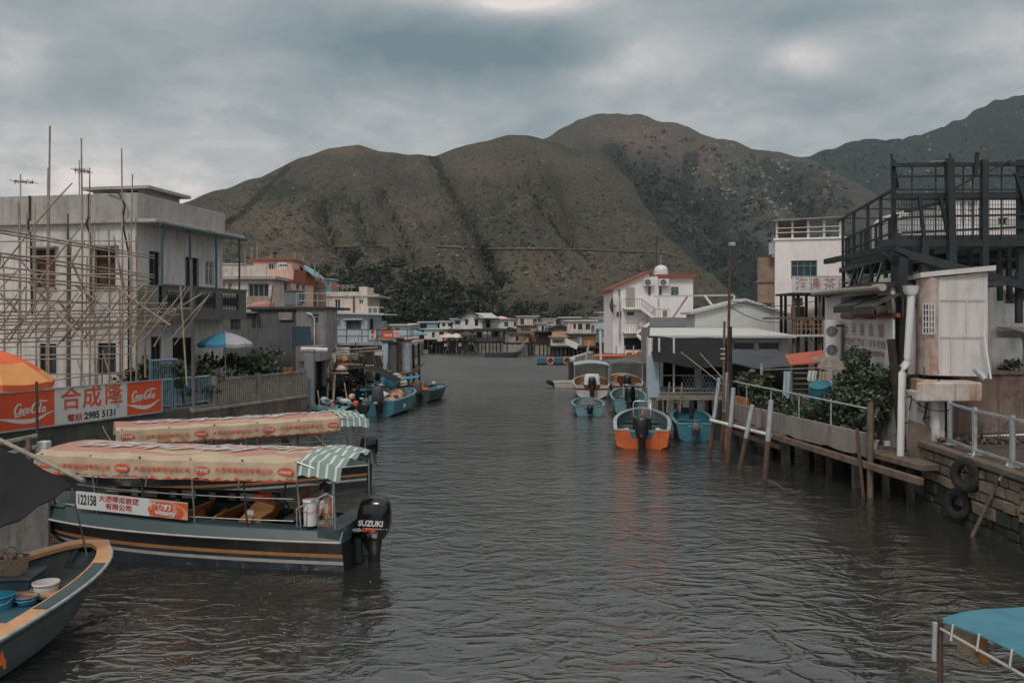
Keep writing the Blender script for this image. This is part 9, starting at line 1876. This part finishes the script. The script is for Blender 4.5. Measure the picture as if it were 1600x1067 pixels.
fh('two-storey beige-grey far house with white roof, upper floor', 887, 931, 502, 522, 118, 'cream', [(896, 506, 900, 514), (903, 506, 910, 515), (915, 506, 922, 515), (924, 508, 929, 520, dict(gm=GL2))], roof='white_trim'); fh('brown board lower floor with a wide orange-brown panel', 887, 931, 523, 541, 116.5, 'tin_brown', [(890, 526, 901, 532, dict(gm=M['tin_brown'])), (904, 524, 910, 540, dict(gm=M['cloth_blue'], mull=(0, 0))), (911, 525, 930, 541, dict(gm=M['ochre'], mull=(0, 1)))], roof='roof_dark', piles=7)
fh('teal-grey far house at the right end of the village', 930, 968, 501, 515, 126, 'blue_wall', [(951, 510, 957, 514)], roof='tin'); fh('lower teal-grey far house with tan awning, right end', 930, 966, 516, 535, 120, 'blue_wall', [(941, 521, 958, 528, dict(gm=M['ochre'], mull=(2, 0)))], roof='tin', piles=5)
for i, (px0, px1, yt, Y) in enumerate([(848, 868, 499, 138), (876, 906, 497, 139), (884, 930, 496.5, 142), (925, 960, 498, 140), (935, 958, 489, 150), (815, 850, 503, 140), (770, 800, 499, 140), (640, 662, 507, 140), (628, 660, 512, 139)]):
 fh('%s grey rooftop from the left peeping over the far village' % names[i], px0, px1, yt, yt + 26, Y, ['village_white', 'tin', 'cream'][i % 3], [], roof=['roof_grey', 'white_trim', 'tin'][i % 3], D=5, name='back_house')
q = MB(); q.prism([(-.8, 0, 0), (.7, 0, -.7), (1.0, 0, .1), (-.85, 0, .9)], (0, .1, 0)); o = q.build('tilted_board', M['sign_white']); o.location = P(893, 538, 113); tag(o, 'tilted white board leaning on the far piles', 'board')
sr = thing('far_stairs', 'timber steps down to the water below the rust-roofed shack', 'stairs', tuple(P(812, 550, 117))); q = MB()
for i in range(8): q.box((-.8 + i * .25, -.5, .2 + i * .22), (-.5 + i * .25, .5, .26 + i * .22))
q.beam((-.8, -.5, 0), (1.2, -.5, 1.9), .08, .2); q.build('flight', M['wood_pale'], sr)
mb = MB(); mb.prism([(-40, 133, -3), (40, 133, -3), (60, 175, -3), (-60, 175, -3)], (0, 0, 3.9)); tag(mb.build('shore', mg), kind='structure')
rf2 = random.Random(61); mb = MB()
for _ in range(260): leafy(mb, (rf2.uniform(-60, 60), rf2.uniform(146, 200), rf2.uniform(.6, 2.4)), (2.4, 2.4, 1.4), 16, 1.1, rf2, mi=[0, 1, 0, 2], shell=.5)
tag(mb.build('shoreline_scrub', mw), kind='stuff')
# foam flecks and floating scraps on the near water
q = MB(); rk = random.Random(12)
for _ in range(26):
 p = W(rk.uniform(180, 620), rk.uniform(900, 1060)); q.disc((p.x, p.y, .012), rk.uniform(.004, .014), (0, 0, 1), .006, 6)
tag(q.build('water_flecks', M['cloth_white']), kind='stuff')
# ---- the damp air over the village and the hills
mb = MB(); mb.box((-3000, -60, -4), (3000, 2600, 520)); hz = mb.build('haze', []); tag(hz, kind='stuff')
m = bpy.data.materials.new('air'); m.use_nodes = True; t = m.node_tree; t.nodes.remove(t.nodes['Principled BSDF'])
pv = t.nodes.new('ShaderNodeVolumePrincipled'); pv.inputs['Color'].default_value = (.80, .86, .9, 1); pv.inputs['Density'].default_value = .00008; pv.inputs['Anisotropy'].default_value = 0
t.links.new(pv.outputs[0], t.nodes['Material Output'].inputs['Volume']); hz.data.materials.append(m)
